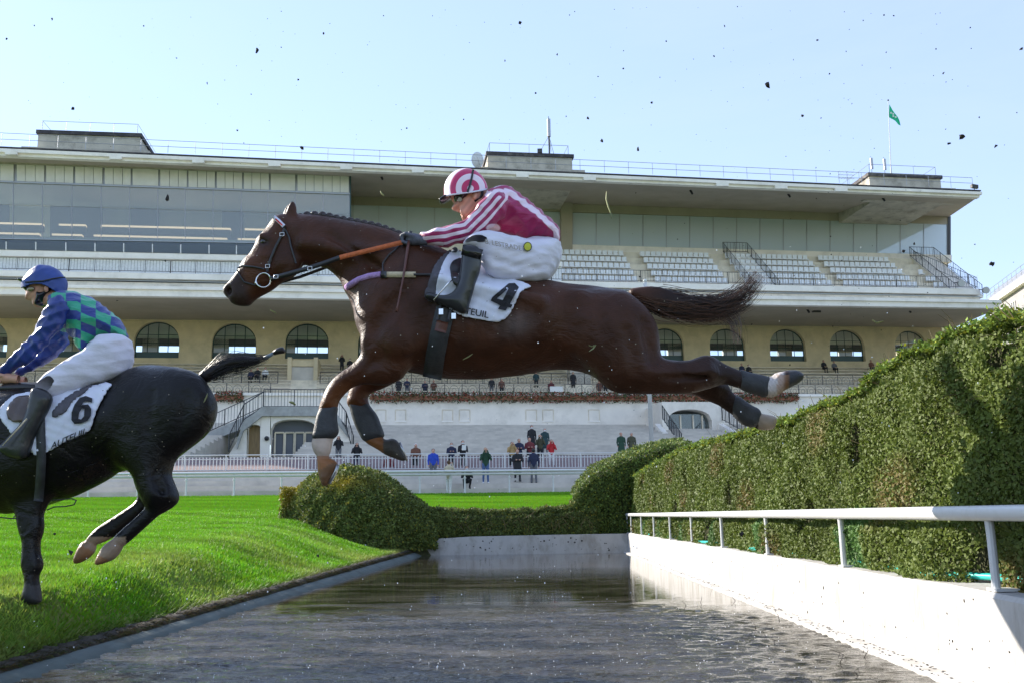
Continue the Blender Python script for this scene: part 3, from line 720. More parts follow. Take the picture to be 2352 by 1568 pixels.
# --- roof boxes
def roof_box(x0, x1, ytop0, ytop1, ybase, v, depth, slope_left=None):
    mb = MB()
    a, b = Lo(x0, ytop0, v), Lo(x1, ytop1, v)
    za = Lo((x0 + x1) / 2, ybase, v)[2]
    zb = za - 1.5
    mb.hexa([(a[0], -v, zb), (b[0], -v, zb), (b[0], -v + depth, zb), (a[0], -v + depth, zb), (a[0], -v, a[2]), (b[0], -v, b[2]), (b[0], -v + depth, b[2]), (a[0], -v + depth, a[2])])
    o = mb.build('roof_box', M['roofbox'], gs, rel=False)
    c = MB().hexa([(a[0] - .15, -v - .15, a[2]), (b[0] + .15, -v - .15, b[2]), (b[0] + .15, -v + depth + .15, b[2]), (a[0] - .15, -v + depth + .15, a[2]),
                   (a[0] - .15, -v - .15, a[2] + .32), (b[0] + .15, -v - .15, b[2] + .32), (b[0] + .15, -v + depth + .15, b[2] + .32), (a[0] - .15, -v + depth + .15, a[2] + .32)])
    c.build('cap', M['roofcap'], o, rel=False)
    pl = MB().box((a[0] - 1.0, -v - 0.7, zb - 0.05), (b[0] + 1.0, -v, za - 0.15)); pl.build('plinth', M['roofbox'], o, rel=False)
    z = max(a[2], b[2]) + 0.3
    railing('railing', [(a[0] + .2, -v + depth - .3, a[2] + .3), (a[0] + .2, -v + .2, a[2] + .3), (b[0] - .3, -v + .2, b[2] + .3), (b[0] - .3, -v + depth - .3, b[2] + .3)], 0.95, 2.0, 0.022, M['steel'], rails=(1.0,), parent=o)
    return a, b
roof_box(88, 322, 308, 316, 345, 8.5, 7.0)
m0, m1 = roof_box(1120, 1314, 357, 364, 390, 8.5, 6.5)
f0_, f1_ = roof_box(1996, 2160, 405, 412, 432, 8.5, 6.5)

# --- glazing helpers
glass_inner = thing  # (kept simple: interiors are parts of the stand)
def panes(name, xs_, top, bot, v, m, fr=0.05, frame_m=None):
    for a, b in zip(xs_[:-1], xs_[1:]):
        p, q, r_, s_ = Lo(a, bot(a), v), Lo(b, bot(b), v), Lo(b, top(b), v), Lo(a, top(a), v)
        p[0] += 0.03; s_[0] += 0.03; q[0] -= 0.03; r_[0] -= 0.03
        k = np.array([0, 0.03, 0])
        MB().hexa([p, q, q + k, p + k, s_, r_, r_ + k, s_ + k]).build(name, m, gs, rel=False)

# right and middle sections, glass at v = 2
g_top = ln((806, 471), (1315, 489), (2178, 516)); g_bot = ln((806, 548), (1315, 562), (2178, 586))
head_top = ln((806, 440), (1525, 472), (2179, 495))
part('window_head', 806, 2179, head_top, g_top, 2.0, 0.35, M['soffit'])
mid_x = [806, 870, 935, 998, 1060, 1122, 1184, 1240, 1288]
rt_x = list(np.linspace(1316, 2176, 17))
panes('window_pane', mid_x, g_top, g_bot, 1.95, M['glass_pale'])
panes('window_pane', rt_x, g_top, g_bot, 1.95, M['glass_pale'])
for x in mid_x + rt_x: slab(MB(), x - 0.8, x + 0.8, g_top, g_bot, 2.0, 0.12).build('mullion', M['steel'], gs, rel=False)
part('pier', 1289, 1315, ln((1289, 440), (1315, 452)), ln((1289, 600), (1315, 601)), 2.6, 3.0, M['soffit'])
part('sill_band', 806, 2186, g_bot, ln((1315, 582), (2186, 603)), 2.2, 1.0, M['concrete_light'] if 'concrete_light' in M else M['offwhite'])
part('corner_post', 2178, 2184, ln((2178, 497), (2184, 497)), ln((2178, 603), (2184, 603)), 2.1, 0.3, M['iron'])
# interior behind the right glazing
part('interior_wall', 806, 2178, ln((806, 440), (2178, 505)), ln((806, 600), (2178, 612)), -5.0, 0.3, M['interior'])
def room(x0, x1, topl, botl, v0, v1, tag_):
    for nm, l_ in (('interior_ceiling', topl), ('interior_floor', botl)):
        a, b = Lo(x0, l_(x0), v0), Lo(x1, l_(x1), v0); k = np.array([0, v0 - v1, 0]); t = np.array([0, 0, 0.15])
        MB().hexa([a, b, b + k, a + k, a + t, b + t, b + k + t, a + k + t]).build(nm, M['interior'], gs, rel=False)
room(806, 2178, ln((806, 462), (2178, 510)), ln((806, 553), (2178, 591)), 1.6, -5.2, 'right')
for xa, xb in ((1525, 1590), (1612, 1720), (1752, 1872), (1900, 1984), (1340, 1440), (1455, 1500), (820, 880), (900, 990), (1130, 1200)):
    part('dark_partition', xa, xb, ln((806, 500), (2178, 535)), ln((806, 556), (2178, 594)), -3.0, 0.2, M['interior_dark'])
for xc in (1492, 1714, 1937, 2150):     # white ceiling boxes behind the glass
    a = Lo(xc, 505 + (xc - 1525) * 0.03, 0.5); w_ = 0.95
    MB().hexa([(a[0] - w_ * .6, -.4, a[2] - 1.1), (a[0] + w_ * .6, -.4, a[2] - 1.1), (a[0] + w_ * .6, 1.2, a[2] - 1.1), (a[0] - w_ * .6, 1.2, a[2] - 1.1),
               (a[0] - w_, -.4, a[2] + .3), (a[0] + w_, -.4, a[2] + .3), (a[0] + w_, 1.2, a[2] + .3), (a[0] - w_, 1.2, a[2] + .3)]).build('ceiling_box', M['panel_white'], gs, rel=False)
part('side_screen', 1990, 2176, ln((1990, 531), (2176, 537)), ln((1990, 582), (2176, 588)), 0.6, 0.1, M['panel_white'])

t_front0 = ln((0, 622), (2251, 665))
# left box: glass at v = 5 with white blinds above
VB = 9.9
p_top = ln((0, 376), (803, 405)); p_bot = ln((0, 417), (803, 445)); lg_bot = ln((0, 547), (803, 560))
part('box_head', XL0, 805, ln((0, 362), (803, 394)), p_top, VB, 0.5, M['roofbox'])
zx = [-250, -190, -130, -70, 0, 90, 108, 165, 230, 290, 300, 360, 420, 480, 490, 550, 610, 670, 683, 740, 800, 855, 865, 1035, 1045, 1108, 1165, 1222, 1230, 1290, 1350, 1405, 1415, 1470, 1525, 1583,
      1592, 1645, 1702, 1758, 1768, 1930, 1942, 1995, 2052, 2110, 2170, 2222, 2280]
for a, b in zip(zx[:-1], zx[1:]):
    if b - a < 20: continue
    xa, xb = a * .35157 + 0.6, b * .35157 - 0.6
    slab(MB(), xa, xb, lambda x: p_top(x) + 1, lambda x: p_bot(x) - 2, VB - 0.03, 0.06).build('blind_panel', M['panel_white'], gs, rel=False)
part('blind_backing', XL0, 803, p_top, p_bot, VB - 0.16, 0.1, M['steel'])
part('blind_rail', XL0, 804, lambda x: p_bot(x) - 1.5, lambda x: p_bot(x) + 2, VB + 0.06, 0.15, M['steel'])
lx = [-105, -37, 30, 97, 165, 232, 297, 362, 425, 489, 554, 615, 678, 742, 803]
lm = ln((0, 470), (803, 494))
panes('window_pane', lx, lambda x: p_bot(x) + 2, lm, VB - 0.05, M['glass'])
panes('window_pane', lx, lambda x: lm(x) + 0.6, lg_bot, VB - 0.05, M['glass'])
for x in lx: slab(MB(), x - 0.6, x + 0.6, lambda q: p_bot(q) + 2, lg_bot, VB - 0.02, 0.1).build('mullion', M['steel'], gs, rel=False)
part('box_end', 803, 806, ln((803, 395), (806, 395)), ln((803, 562), (806, 562)), VB, 0.25, M['green_frame'])
e0, e1 = Lo(805, 400, VB - 0.3), Lo(805, 560, VB - 0.3)
MB().box((e0[0], -VB + 0.3, e1[2]), (e0[0] + 0.05, -2.0, e0[2])).build('end_pane', M['glass'], gs, rel=False)
part('left_seat_wall', XL0, 1290, ln((0, 588), (1290, 612)), lambda x: t_front0(x), VB - 0.1, 0.4, M['seat_white'])
part('interior_wall', XL0, 805, ln((0, 360), (803, 400)), ln((0, 560), (803, 575)), 1.0, 0.3, M['interior'])
room(XL0, 805, ln((0, 400), (803, 430)), lg_bot, VB - 0.3, 0.9, 'left')
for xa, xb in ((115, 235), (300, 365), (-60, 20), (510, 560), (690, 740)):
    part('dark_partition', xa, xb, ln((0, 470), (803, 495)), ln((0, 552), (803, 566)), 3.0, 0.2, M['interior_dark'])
for (xa, xb, dy) in ((-120, 98, 0), (135, 196, 0), (231, 529, 0), (562, 800, 0)):      # counters; emission on the nosings stands in for lit edges
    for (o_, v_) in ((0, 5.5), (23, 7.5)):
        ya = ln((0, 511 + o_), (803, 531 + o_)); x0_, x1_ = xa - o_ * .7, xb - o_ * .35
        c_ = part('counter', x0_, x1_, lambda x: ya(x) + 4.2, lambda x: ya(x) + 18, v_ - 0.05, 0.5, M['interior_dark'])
        slab(MB(), x0_, x1_, ya, lambda x: ya(x) + 4, v_, 0.5).build('glowing_nosing', M['nosing_glow'], c_, rel=False)
# glass balustrade and lower band under the left box
bl_bot = ln((0, 573), (803, 590))
panes('balustrade_pane', [-105, -60, 14, 82, 151, 218, 284, 350, 415, 480, 543, 606, 670, 735, 800], lambda x: lg_bot(x) + 1, bl_bot, VB + 0.3, M['glass_clear'])
for x in (-60, 14, 82, 151, 218, 284, 350, 415, 480, 543, 606, 670, 735, 800):
    slab(MB(), x - 1.2, x + 1.2, lambda q: lg_bot(q) + 8, bl_bot, VB + 0.35, 0.1).build('balustrade_post', M['white_paint'], gs, rel=False)
part('left_ledge', XL0, 1290, lambda x: bl_bot(x) + 1, ln((0, 588), (1290, 612)), VB + 0.25, 1.0, M['fascia'])
part('box_floor_edge', XL0, 806, lambda x: lg_bot(x) + 0.3, lambda x: lg_bot(x) + 2.2, VB + 0.4, 1.0, M['steel'])

# --- seating tier
VF = 10.6
t_front = ln((0, 620), (2251, 663))
a0, a1 = Lo(XL0, t_front(XL0), VF), Lo(2251, t_front(2251), VF)
zf = lambda u: a0[2] + (a1[2] - a0[2]) * (u - a0[0]) / (a1[0] - a0[0])
uS = Lo(1290, 600, 5)[0]
steps = 7; ztop_off = Lo(1525, 590, 2.2)[2] - zf(Lo(1525, 590, 2.2)[0])
def tier(u0, u1, nm, m):
    mb = MB(); prof = [(-VF + 0.02, -1.2)]
    for i in range(steps):
        y0, y1 = -VF + 0.3 + i * (VF - 2.6) / steps, -VF + 0.3 + (i + 1) * (VF - 2.6) / steps
        z = -0.75 + (ztop_off + 0.75) * i / (steps - 1)
        prof += [(y0, z), (y1, z)]
    prof += [(-2.0, -1.2)]
    vs_ = [(u, y, zf(u) + z) for u in (u0, u1) for (y, z) in prof]; k = len(prof)
    fs = [(i, i + 1, k + i + 1, k + i) for i in range(k - 1)] + [tuple(range(k))[::-1], tuple(range(k, 2 * k))]
    return mb.add(vs_, fs).build(nm, m, gs, rel=False)
tier(a0[0], a1[0], 'seating_tier', M['step_cream'])
def seats():
    mb = MB(); aisles = [Lo(x, 640, VF - 2)[0] for x in (1480, 1690, 1925, 2130)]
    for i in range(steps - 1):
        y = -VF + 0.3 + (i + 0.55) * (VF - 2.6) / steps; z = -0.75 + (ztop_off + 0.75) * i / (steps - 1)
        u = a0[0] + 0.4
        while u < a1[0] - 1.5 - 0.35 * i:
            if min(abs(u - q) for q in aisles) > 0.75 and not (u < uS and i > 3):
                zz_ = zf(u) + z
                mb.box((u - .21, y - .25, zz_ + .36), (u + .21, y + .16, zz_ + .43)); mb.box((u - .21, y + .12, zz_ + .43), (u + .21, y + .19, zz_ + .92))
            u += 0.52
    return mb.build('seats', M['seat_white'], gs, rel=False)
seats()['kind'] = 'stuff'
ua, ub = a0[0], a1[0] - 0.1
nseg = 12
for i in range(nseg):
    x0_, x1_ = ua + (ub - ua) * i / nseg, ua + (ub - ua) * (i + 1) / nseg
    railing('front_railing', [(x0_ + 0.02, -VF + 0.12, zf(x0_) + 0.02), (x1_ - 0.02, -VF + 0.12, zf(x1_) + 0.02)], 1.05, 1.9, 0.022, M['iron'], bars=0.24, rails=(1.0, 0.12), rb=0.011)
railing('end_railing', [(ub, -VF + 0.15, zf(ub)), (ub - 1.2, -2.6, zf(ub) + ztop_off)], 1.05, 1.2, 0.022, M['iron'], bars=0.3, rails=(1.0, 0.12))
# two access boxes rising through the seats
for (xa, xb) in ((1664, 1720), (2094, 2150)):
    q0, q1 = Lo(xa, 600, 3.2)[0], Lo(xb, 600, 3.2)[0]; zt = zf(q0)
    st = MB().hexa([(q0, -VF + .6, zt - .7), (q1, -VF + .6, zt - .7), (q1, -3, zt - .7), (q0, -3, zt - .7), (q0, -VF + .6, zt - .5), (q1, -VF + .6, zt - .5), (q1, -3, zt + ztop_off + .35), (q0, -3, zt + ztop_off + .35)])
    st.build('access_stair', M['fascia'], gs, rel=False)
    for q in (q0, q1): railing('stair_railing', [(q, -VF + .6, zt - .5), (q, -3, zt + ztop_off + .35)], 1.0, 1.2, 0.028, M['iron'], bars=0.3, rails=(1.0, 0.1))
    railing('stair_railing', [(q0, -3, zt + ztop_off + .35), (q1, -3, zt + ztop_off + .35)], 1.0, 1.2, 0.028, M['iron'], bars=0.3, rails=(1.0, 0.1))

# --- fascia of the lower canopy
f1_top = ln((0, 621), (2251, 664)); f1_bot = ln((0, 634), (2251, 677))
part('tier_fascia', XL0, 2251, f1_top, f1_bot, VF + 0.02, 0.5, M['fascia'])
part('shadow_gap', XL0, 2248, f1_bot, ln((0, 652), (2248, 689)), VF - 0.9, 0.4, M['roofbox'])
part('gap_lip', XL0, 2251, lambda x: f1_bot(x) + 3.5, lambda x: f1_bot(x) + 6, VF - 0.3, 0.4, M['steel'])
c_top = ln((0, 652), (2301, 689)); c_mid = ln((0, 659), (2301, 696)); c_bot = ln((0, 676), (2297, 708))
VC = 11.2
part('canopy_edge', XL0, 2301, c_top, c_mid, VC + 0.2, 1.3, M['fascia'])
part('canopy_fascia', XL0, 2296, c_mid, c_bot, VC, 0.6, M['fascia'])
s0, s1 = Lo(XL0, c_bot(XL0), VC - 0.1), Lo(2296, c_bot(2296), VC - 0.1)
w_line = ln((0, 732), (2186, 753))
w0, w1 = Lo(XL0, w_line(XL0), 0.0), Lo(2190, w_line(2190), 0.0)
th = np.array([0, 0, 0.35])
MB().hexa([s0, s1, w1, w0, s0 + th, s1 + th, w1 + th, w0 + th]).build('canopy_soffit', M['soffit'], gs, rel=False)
part('soffit_moulding', XL0, 2186, lambda x: w_line(x) - 1, lambda x: w_line(x) + 2, 0.18, 0.2, M['cream'])

# --- arched wall
zb_line = ln((0, 836), (2190, 850))
archs_px = [(-40, 54, 735, 820), (160, 53, 736, 820), (358, 52, 738, 821), (536, 51, 742, 823), (704, 50, 742, 823), (871, 49, 744, 824), (1030, 47, 746, 825), (1185, 45, 748, 826), (1335, 43, 750, 827),
            (1532, 40, 753, 828), (1673, 40.5, 754, 828), (1811.5, 41, 755, 829), (1948.5, 40, 757, 829), (2096, 37, 759, 828)]
def arched_wall():
    u0, u1 = Lo(XL0, 760, 0)[0], Lo(2186, 760, 0)[0]
    zt = lambda u: w0[2] + (w1[2] - w0[2]) * (u - w0[0]) / (w1[0] - w0[0])
    zb = 12.4
    mb = MB(); cur = u0; D = 0.7; res = []
    for (xc, hw, yt, yb) in archs_px:
        a, b, t = Lo(xc - hw, yb, 0), Lo(xc + hw, yb, 0), Lo(xc, yt, 0)
        ul, ur = a[0], b[0]; z0_, ztop = a[2], t[2]; r_ = (ur - ul) / 2; uc = (ul + ur) / 2
        zs = ztop - r_ * 0.92
        zs = max(zs, z0_ + 0.9); rv = ztop - zs
        mb.add([(cur, 0, zb), (ul, 0, zb), (ul, 0, zt(ul)), (cur, 0, zt(cur))], [(0, 1, 2, 3)])
        mb.add([(ul, 0, zb), (ur, 0, zb), (ur, 0, z0_), (ul, 0, z0_)], [(0, 1, 2, 3)])
        n = 16; arc = [(uc - r_ * math.cos(math.pi * i / n), zs + rv * math.sin(math.pi * i / n)) for i in range(n + 1)]
        outl = [(ul, z0_)] + arc + [(ur, z0_)]
        for (p, q) in zip(arc[:-1], arc[1:]):
            mb.add([(p[0], 0, p[1]), (q[0], 0, q[1]), (q[0], 0, zt(q[0])), (p[0], 0, zt(p[0]))], [(0, 1, 2, 3)])
        for (p, q) in zip(outl[:-1], outl[1:]):       # reveal
            mb.add([(p[0], 0, p[1]), (p[0], D, p[1]), (q[0], D, q[1]), (q[0], 0, q[1])], [(0, 1, 2, 3)])
        mb.add([(ul, 0, z0_), (ur, 0, z0_), (ur, D, z0_), (ul, D, z0_)], [(0, 1, 2, 3)])
        res.append((ul, ur, z0_, zs, rv, uc, r_)); cur = ur
    mb.add([(cur, 0, zb), (u1, 0, zb), (u1, 0, zt(u1)), (cur, 0, zt(cur))], [(0, 1, 2, 3)])
    mb.add([(u1, 0, zb), (u1, 12, zb), (u1, 12, zt(u1)), (u1, 0, zt(u1))], [(0, 1, 2, 3)])
    mb.build('arched_wall', M['cream'], gs, rel=False)
    return res, u0, u1
arcs, wu0, wu1 = arched_wall()
RGT = random.Random(3)
for ai, (ul, ur, z0_, zs, rv, uc, r_) in enumerate(arcs):
    y = 0.5
    fr = MB(); n = 16
    out = [(ul, z0_)] + [(uc - r_ * math.cos(math.pi * i / n), zs + rv * math.sin(math.pi * i / n)) for i in range(n + 1)] + [(ur, z0_)]
    for p, q in zip(out[:-1], out[1:]): fr.bar((p[0], y, p[1]), (q[0], y, q[1]), 0.09)
    zsill = z0_ + 0.62
    w_ = fr.build('window_frame', M['green_frame'], gs, rel=False)
    MB().box((ul + 0.02, y - 0.04, z0_ + 0.02), (ur - 0.02, y + 0.06, zsill)).build('sill_panel', M['green_frame'], w_, rel=False)
    ztop = zs + rv; cols_ = [ul + (ur - ul) * k for k in (0, 0.27, 0.5, 0.73, 1.0)]
    rows = [zsill, zsill + (ztop - zsill) * 0.30, zsill + (ztop - zsill) * 0.58, ztop]
    def arc_z(u): return zs + rv * math.sqrt(max(0, 1 - ((u - uc) / r_) ** 2))
    bars = MB()
    for c_ in cols_[1:-1]: bars.bar((c_, y, zsill), (c_, y, arc_z(c_)), 0.04 if c_ != cols_[2] else 0.035)
    for z in rows[1:-1]:
        hw = r_ if z <= zs else r_ * math.sqrt(max(0, 1 - ((z - zs) / rv) ** 2)); bars.bar((uc - hw, y, z), (uc + hw, y, z), 0.03)
    bars.build('glazing_bar', M['green_frame'], w_, rel=False)
    for i in range(4):
        for j in range(3):
            a_, b_ = cols_[i] + 0.04, cols_[i + 1] - 0.04; zl, zh = rows[j] + 0.03, rows[j + 1] - 0.03
            pts = [(a_, zl), (b_, zl)]
            za_, zb2 = min(zh, arc_z(a_ if i > 0 else a_ + 0.05)), min(zh, arc_z(b_ if i < 3 else b_ - 0.05))
            if max(za_, zb2) <= zl + 0.05: continue
            pts += [(b_, max(zb2, zl + .01)), ((a_ + b_) / 2, max(zl + .02, min(zh, arc_z((a_ + b_) / 2)))), (a_, max(za_, zl + .01))]
            if ai not in (2, 10) and i in (1, 2) and j < 2 and RGT.random() < 0.25: continue
            MB().add([(p[0], y + 0.01, p[1]) for p in pts], [tuple(range(5))]).build('pane', M['glass_clear'], w_, rel=False)
# the hall behind the arches with windows on its far side
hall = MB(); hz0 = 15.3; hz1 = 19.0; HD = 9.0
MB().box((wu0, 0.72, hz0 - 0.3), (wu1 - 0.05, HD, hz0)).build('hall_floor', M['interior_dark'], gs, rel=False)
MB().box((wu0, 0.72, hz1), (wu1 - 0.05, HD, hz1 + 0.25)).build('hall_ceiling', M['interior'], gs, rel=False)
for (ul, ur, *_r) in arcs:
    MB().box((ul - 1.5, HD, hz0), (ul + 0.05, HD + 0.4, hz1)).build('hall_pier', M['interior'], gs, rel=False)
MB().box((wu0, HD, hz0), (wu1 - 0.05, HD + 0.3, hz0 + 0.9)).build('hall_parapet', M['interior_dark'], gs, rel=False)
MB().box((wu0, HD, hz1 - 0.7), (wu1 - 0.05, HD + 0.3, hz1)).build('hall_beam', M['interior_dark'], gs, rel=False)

# --- cream seating below the arches
def stepped(name, m, u0, u1, prof_pts, n, parent=gs, thick=0.4):
    """steps between (v0,z0) and (v1,z1) going down towards the course"""
    (v0, z0_), (v1, z1) = prof_pts; mb = MB(); prof = []
    for i in range(n):
        va, vb = v0 + (v1 - v0) * i / n, v0 + (v1 - v0) * (i + 1) / n; z = z0_ + (z1 - z0_) * (i + 1) / n
        prof += [(-va, z), (-vb, z)]
    prof = [(-v0, z0_)] + prof
    k = len(prof); vs_ = [(u, y, z) for u in (u0, u1) for (y, z) in prof]
    fs = [(i, i + 1, k + i + 1, k + i) for i in range(k - 1)]
    vs_ += [(u0, -v0, z1 - 1), (u0, -v1, z1 - 1), (u1, -v0, z1 - 1), (u1, -v1, z1 - 1)]
    fs += [tuple(range(k)) + (2 * k + 1, 2 * k), tuple(range(k, 2 * k))[::-1] + (2 * k + 2, 2 * k + 3)]
    return mb.add(vs_, fs).build(name, m, parent, rel=False)
VT = 9.6
zA = Lo(1000, 838, 0.1)[2]; zBt = Lo(1000, 905, VT)[2]
uT1 = Lo(2186, 850, 0)[0]
stepped('seating_steps', M['step_cream'], wu0, uT1 + 6, ((0.05, zA), (VT, zBt)), 9)
for i_ in range(9):       # bench boards on the steps
    va = 0.05 + (VT - 0.05) * (i_ + 0.42) / 9; zz_ = zA + (zBt - zA) * (i_ + 1) / 9
    for (xa_, xb_) in ((XL0, 668), (728, 1300), (1360, 2186)):
        ua_, ub_ = Lo(xa_, 870, va)[0], Lo(xb_, 870, va)[0]
        MB().box((ua_, -va - 0.20, zz_ + 0.30), (ub_, -va + 0.16, zz_ + 0.36)).build('bench_board', M['step_cream'], gs, rel=False)
def tier_z(v): return zA + (zBt - zA) * min(1, (math.floor((v - 0.05) / (VT - 0.05) * 9) + 1) / 9)
def scroll_rail(name, x0, x1, v, zbase, h=1.0):
    u0, u1 = Lo(x0, 880, v)[0], Lo(x1, 880, v)[0]; mb = MB(); y = -v
    n = max(1, int((u1 - u0) / 1.45))
    for t in (0.06, 1.0): mb.bar((u0, y, zbase + h * t), (u1, y, zbase + h * t), 0.028)
    for i in range(n + 1): u = u0 + (u1 - u0) * i / n; mb.bar((u, y, zbase), (u, y, zbase + h), 0.03)
    m = int((u1 - u0) / 0.74)
    for i in range(m):
        uc = u0 + (u1 - u0) * (i + 0.5) / m; w_ = (u1 - u0) / m / 2 * 0.92
        arc = [(uc - w_, y, zbase + .08)] + [(uc + w_ * math.cos(a), y, zbase + h * .5 + w_ * 0.95 * math.sin(a)) for a in np.linspace(math.pi, 0, 7)] + [(uc + w_, y, zbase + .08)]
        mb.tube(arc, 0.014, 3, caps=False)
        mb.tube([(uc + w_ * .5 * math.cos(a), y, zbase + h * .42 + w_ * .5 * math.sin(a)) for a in np.linspace(0, 2 * math.pi, 8)], 0.013, 3, caps=False)
    mb.build(name, M['iron'], gs, rel=False)
for (x0, x1) in ((470, 638), (735, 1190), (1190, 1640), (1640, 2200), (-100, 470)):
    scroll_rail('scroll_railing', x0, x1, 6.2, tier_z(6.2) + 0.0)
for (x0, x1) in ((470, 622), (860, 1180), (1180, 1640), (1640, 2060)):
    scroll_rail('scroll_railing', x0, x1, VT - 0.25, zBt, 0.95)
# stair head between the seats, left of the big entrance
q0, q1 = Lo(672, 870, 4)[0], Lo(722, 870, 4)[0]
MB().box((q0 - .35, -5.2, tier_z(5) - .8), (q0, -1.2, zA - .2)).build('stair_cheek', M['cream'], gs, rel=False)
MB().box((q1, -5.2, tier_z(5) - .8), (q1 + .35, -1.2, zA - .2)).build('stair_cheek', M['cream'], gs, rel=False)
MB().box((q0, -5.0, tier_z(5) - .8), (q1, -4.8, tier_z(5) + 1.2)).build('stair_door', M['step_grey'], gs, rel=False)
MB().box((q0, -5.05, tier_z(5) + 1.25), (q1, -1.2, zA - .4)).build('stair_roof', M['cream'], gs, rel=False)
q2, q3 = Lo(1308, 880, 5)[0], Lo(1355, 880, 5)[0]
MB().box((q2, -5.4, tier_z(5) - .3), (q3, -4.0, tier_z(5) + 1.7)).build('stair_door', M['step_grey'], gs, rel=False)

# --- white podium wall with blind windows
VP = 10.2
pw_bot = ln((860, 974), (1500, 977)); 
zP0 = Lo(1000, 975, VP)[2]
uP0, uP1 = Lo(735, 950, VP)[0], Lo(2230, 950, VP)[0]
def podium():
    zt = zBt - 0.02
    u0 = Lo(XL0, 950, VP)[0]
    mb = MB().box((u0, -VP, zP0 - 1.5), (uP1, -VT + 0.02, zt)); mb.build('podium_wall', M['offwhite'], gs, rel=False)
    MB().box((u0, -VP - 0.18, zt - 0.18), (uP1, -VP - 0.003, zt + 0.03)).build('coping', M['fascia'], gs, rel=False)
    for x in (938, 980, 1040, 1095, 1137, 1254, 1306, 1349, 1457):
        pass
    for zx_ in (245, 440, 900, 1068, 1720, 1885, 2335):
        x = (880 + zx_ / 3.92) * .91875 + 8.5
        a, b = Lo(x - 12, 965, VP), Lo(x + 12, 940, VP)
        f = MB().box((a[0] - .05, -VP - 0.05, a[2] - .12), (b[0] + .05, -VP - 0.004, a[2] - 0.003)); s_ = f.build('blind_window_sill', M['fascia'], gs, rel=False)
        fr = MB()
        for (p, q) in (((a[0], a[2]), (a[0], b[2])), ((b[0], a[2]), (b[0], b[2])), ((a[0], b[2]), (b[0], b[2]))):
            fr.bar((p[0], -VP - .02, p[1]), (q[0], -VP - .02, q[1]), 0.035)
        fr.build('frame', M['step_cream'], s_, rel=False)
podium()
# --- grey standing terrace and red walk below the podium
VG = 34.0
zG = Lo(1000, 1046, VG)[2]
stepped('grey_terrace', M['step_grey'], Lo(735, 1000, VP)[0], Lo(1560, 1010, VP)[0] + 1.5, ((VP + 0.02, zP0), (VG, zG)), 16)
stepped('left_terrace', M['step_grey'], Lo(XL0, 1000, VP)[0], Lo(560, 1000, VP)[0], ((VP + 0.02, zP0 + 0.2), (VG, zG)), 16)
stepped('right_terrace', M['step_grey'], Lo(1640, 1010, VP)[0] + 0.5, Lo(2300, 1010, VP)[0], ((VP + 0.02, zP0), (VG, zG)), 16)

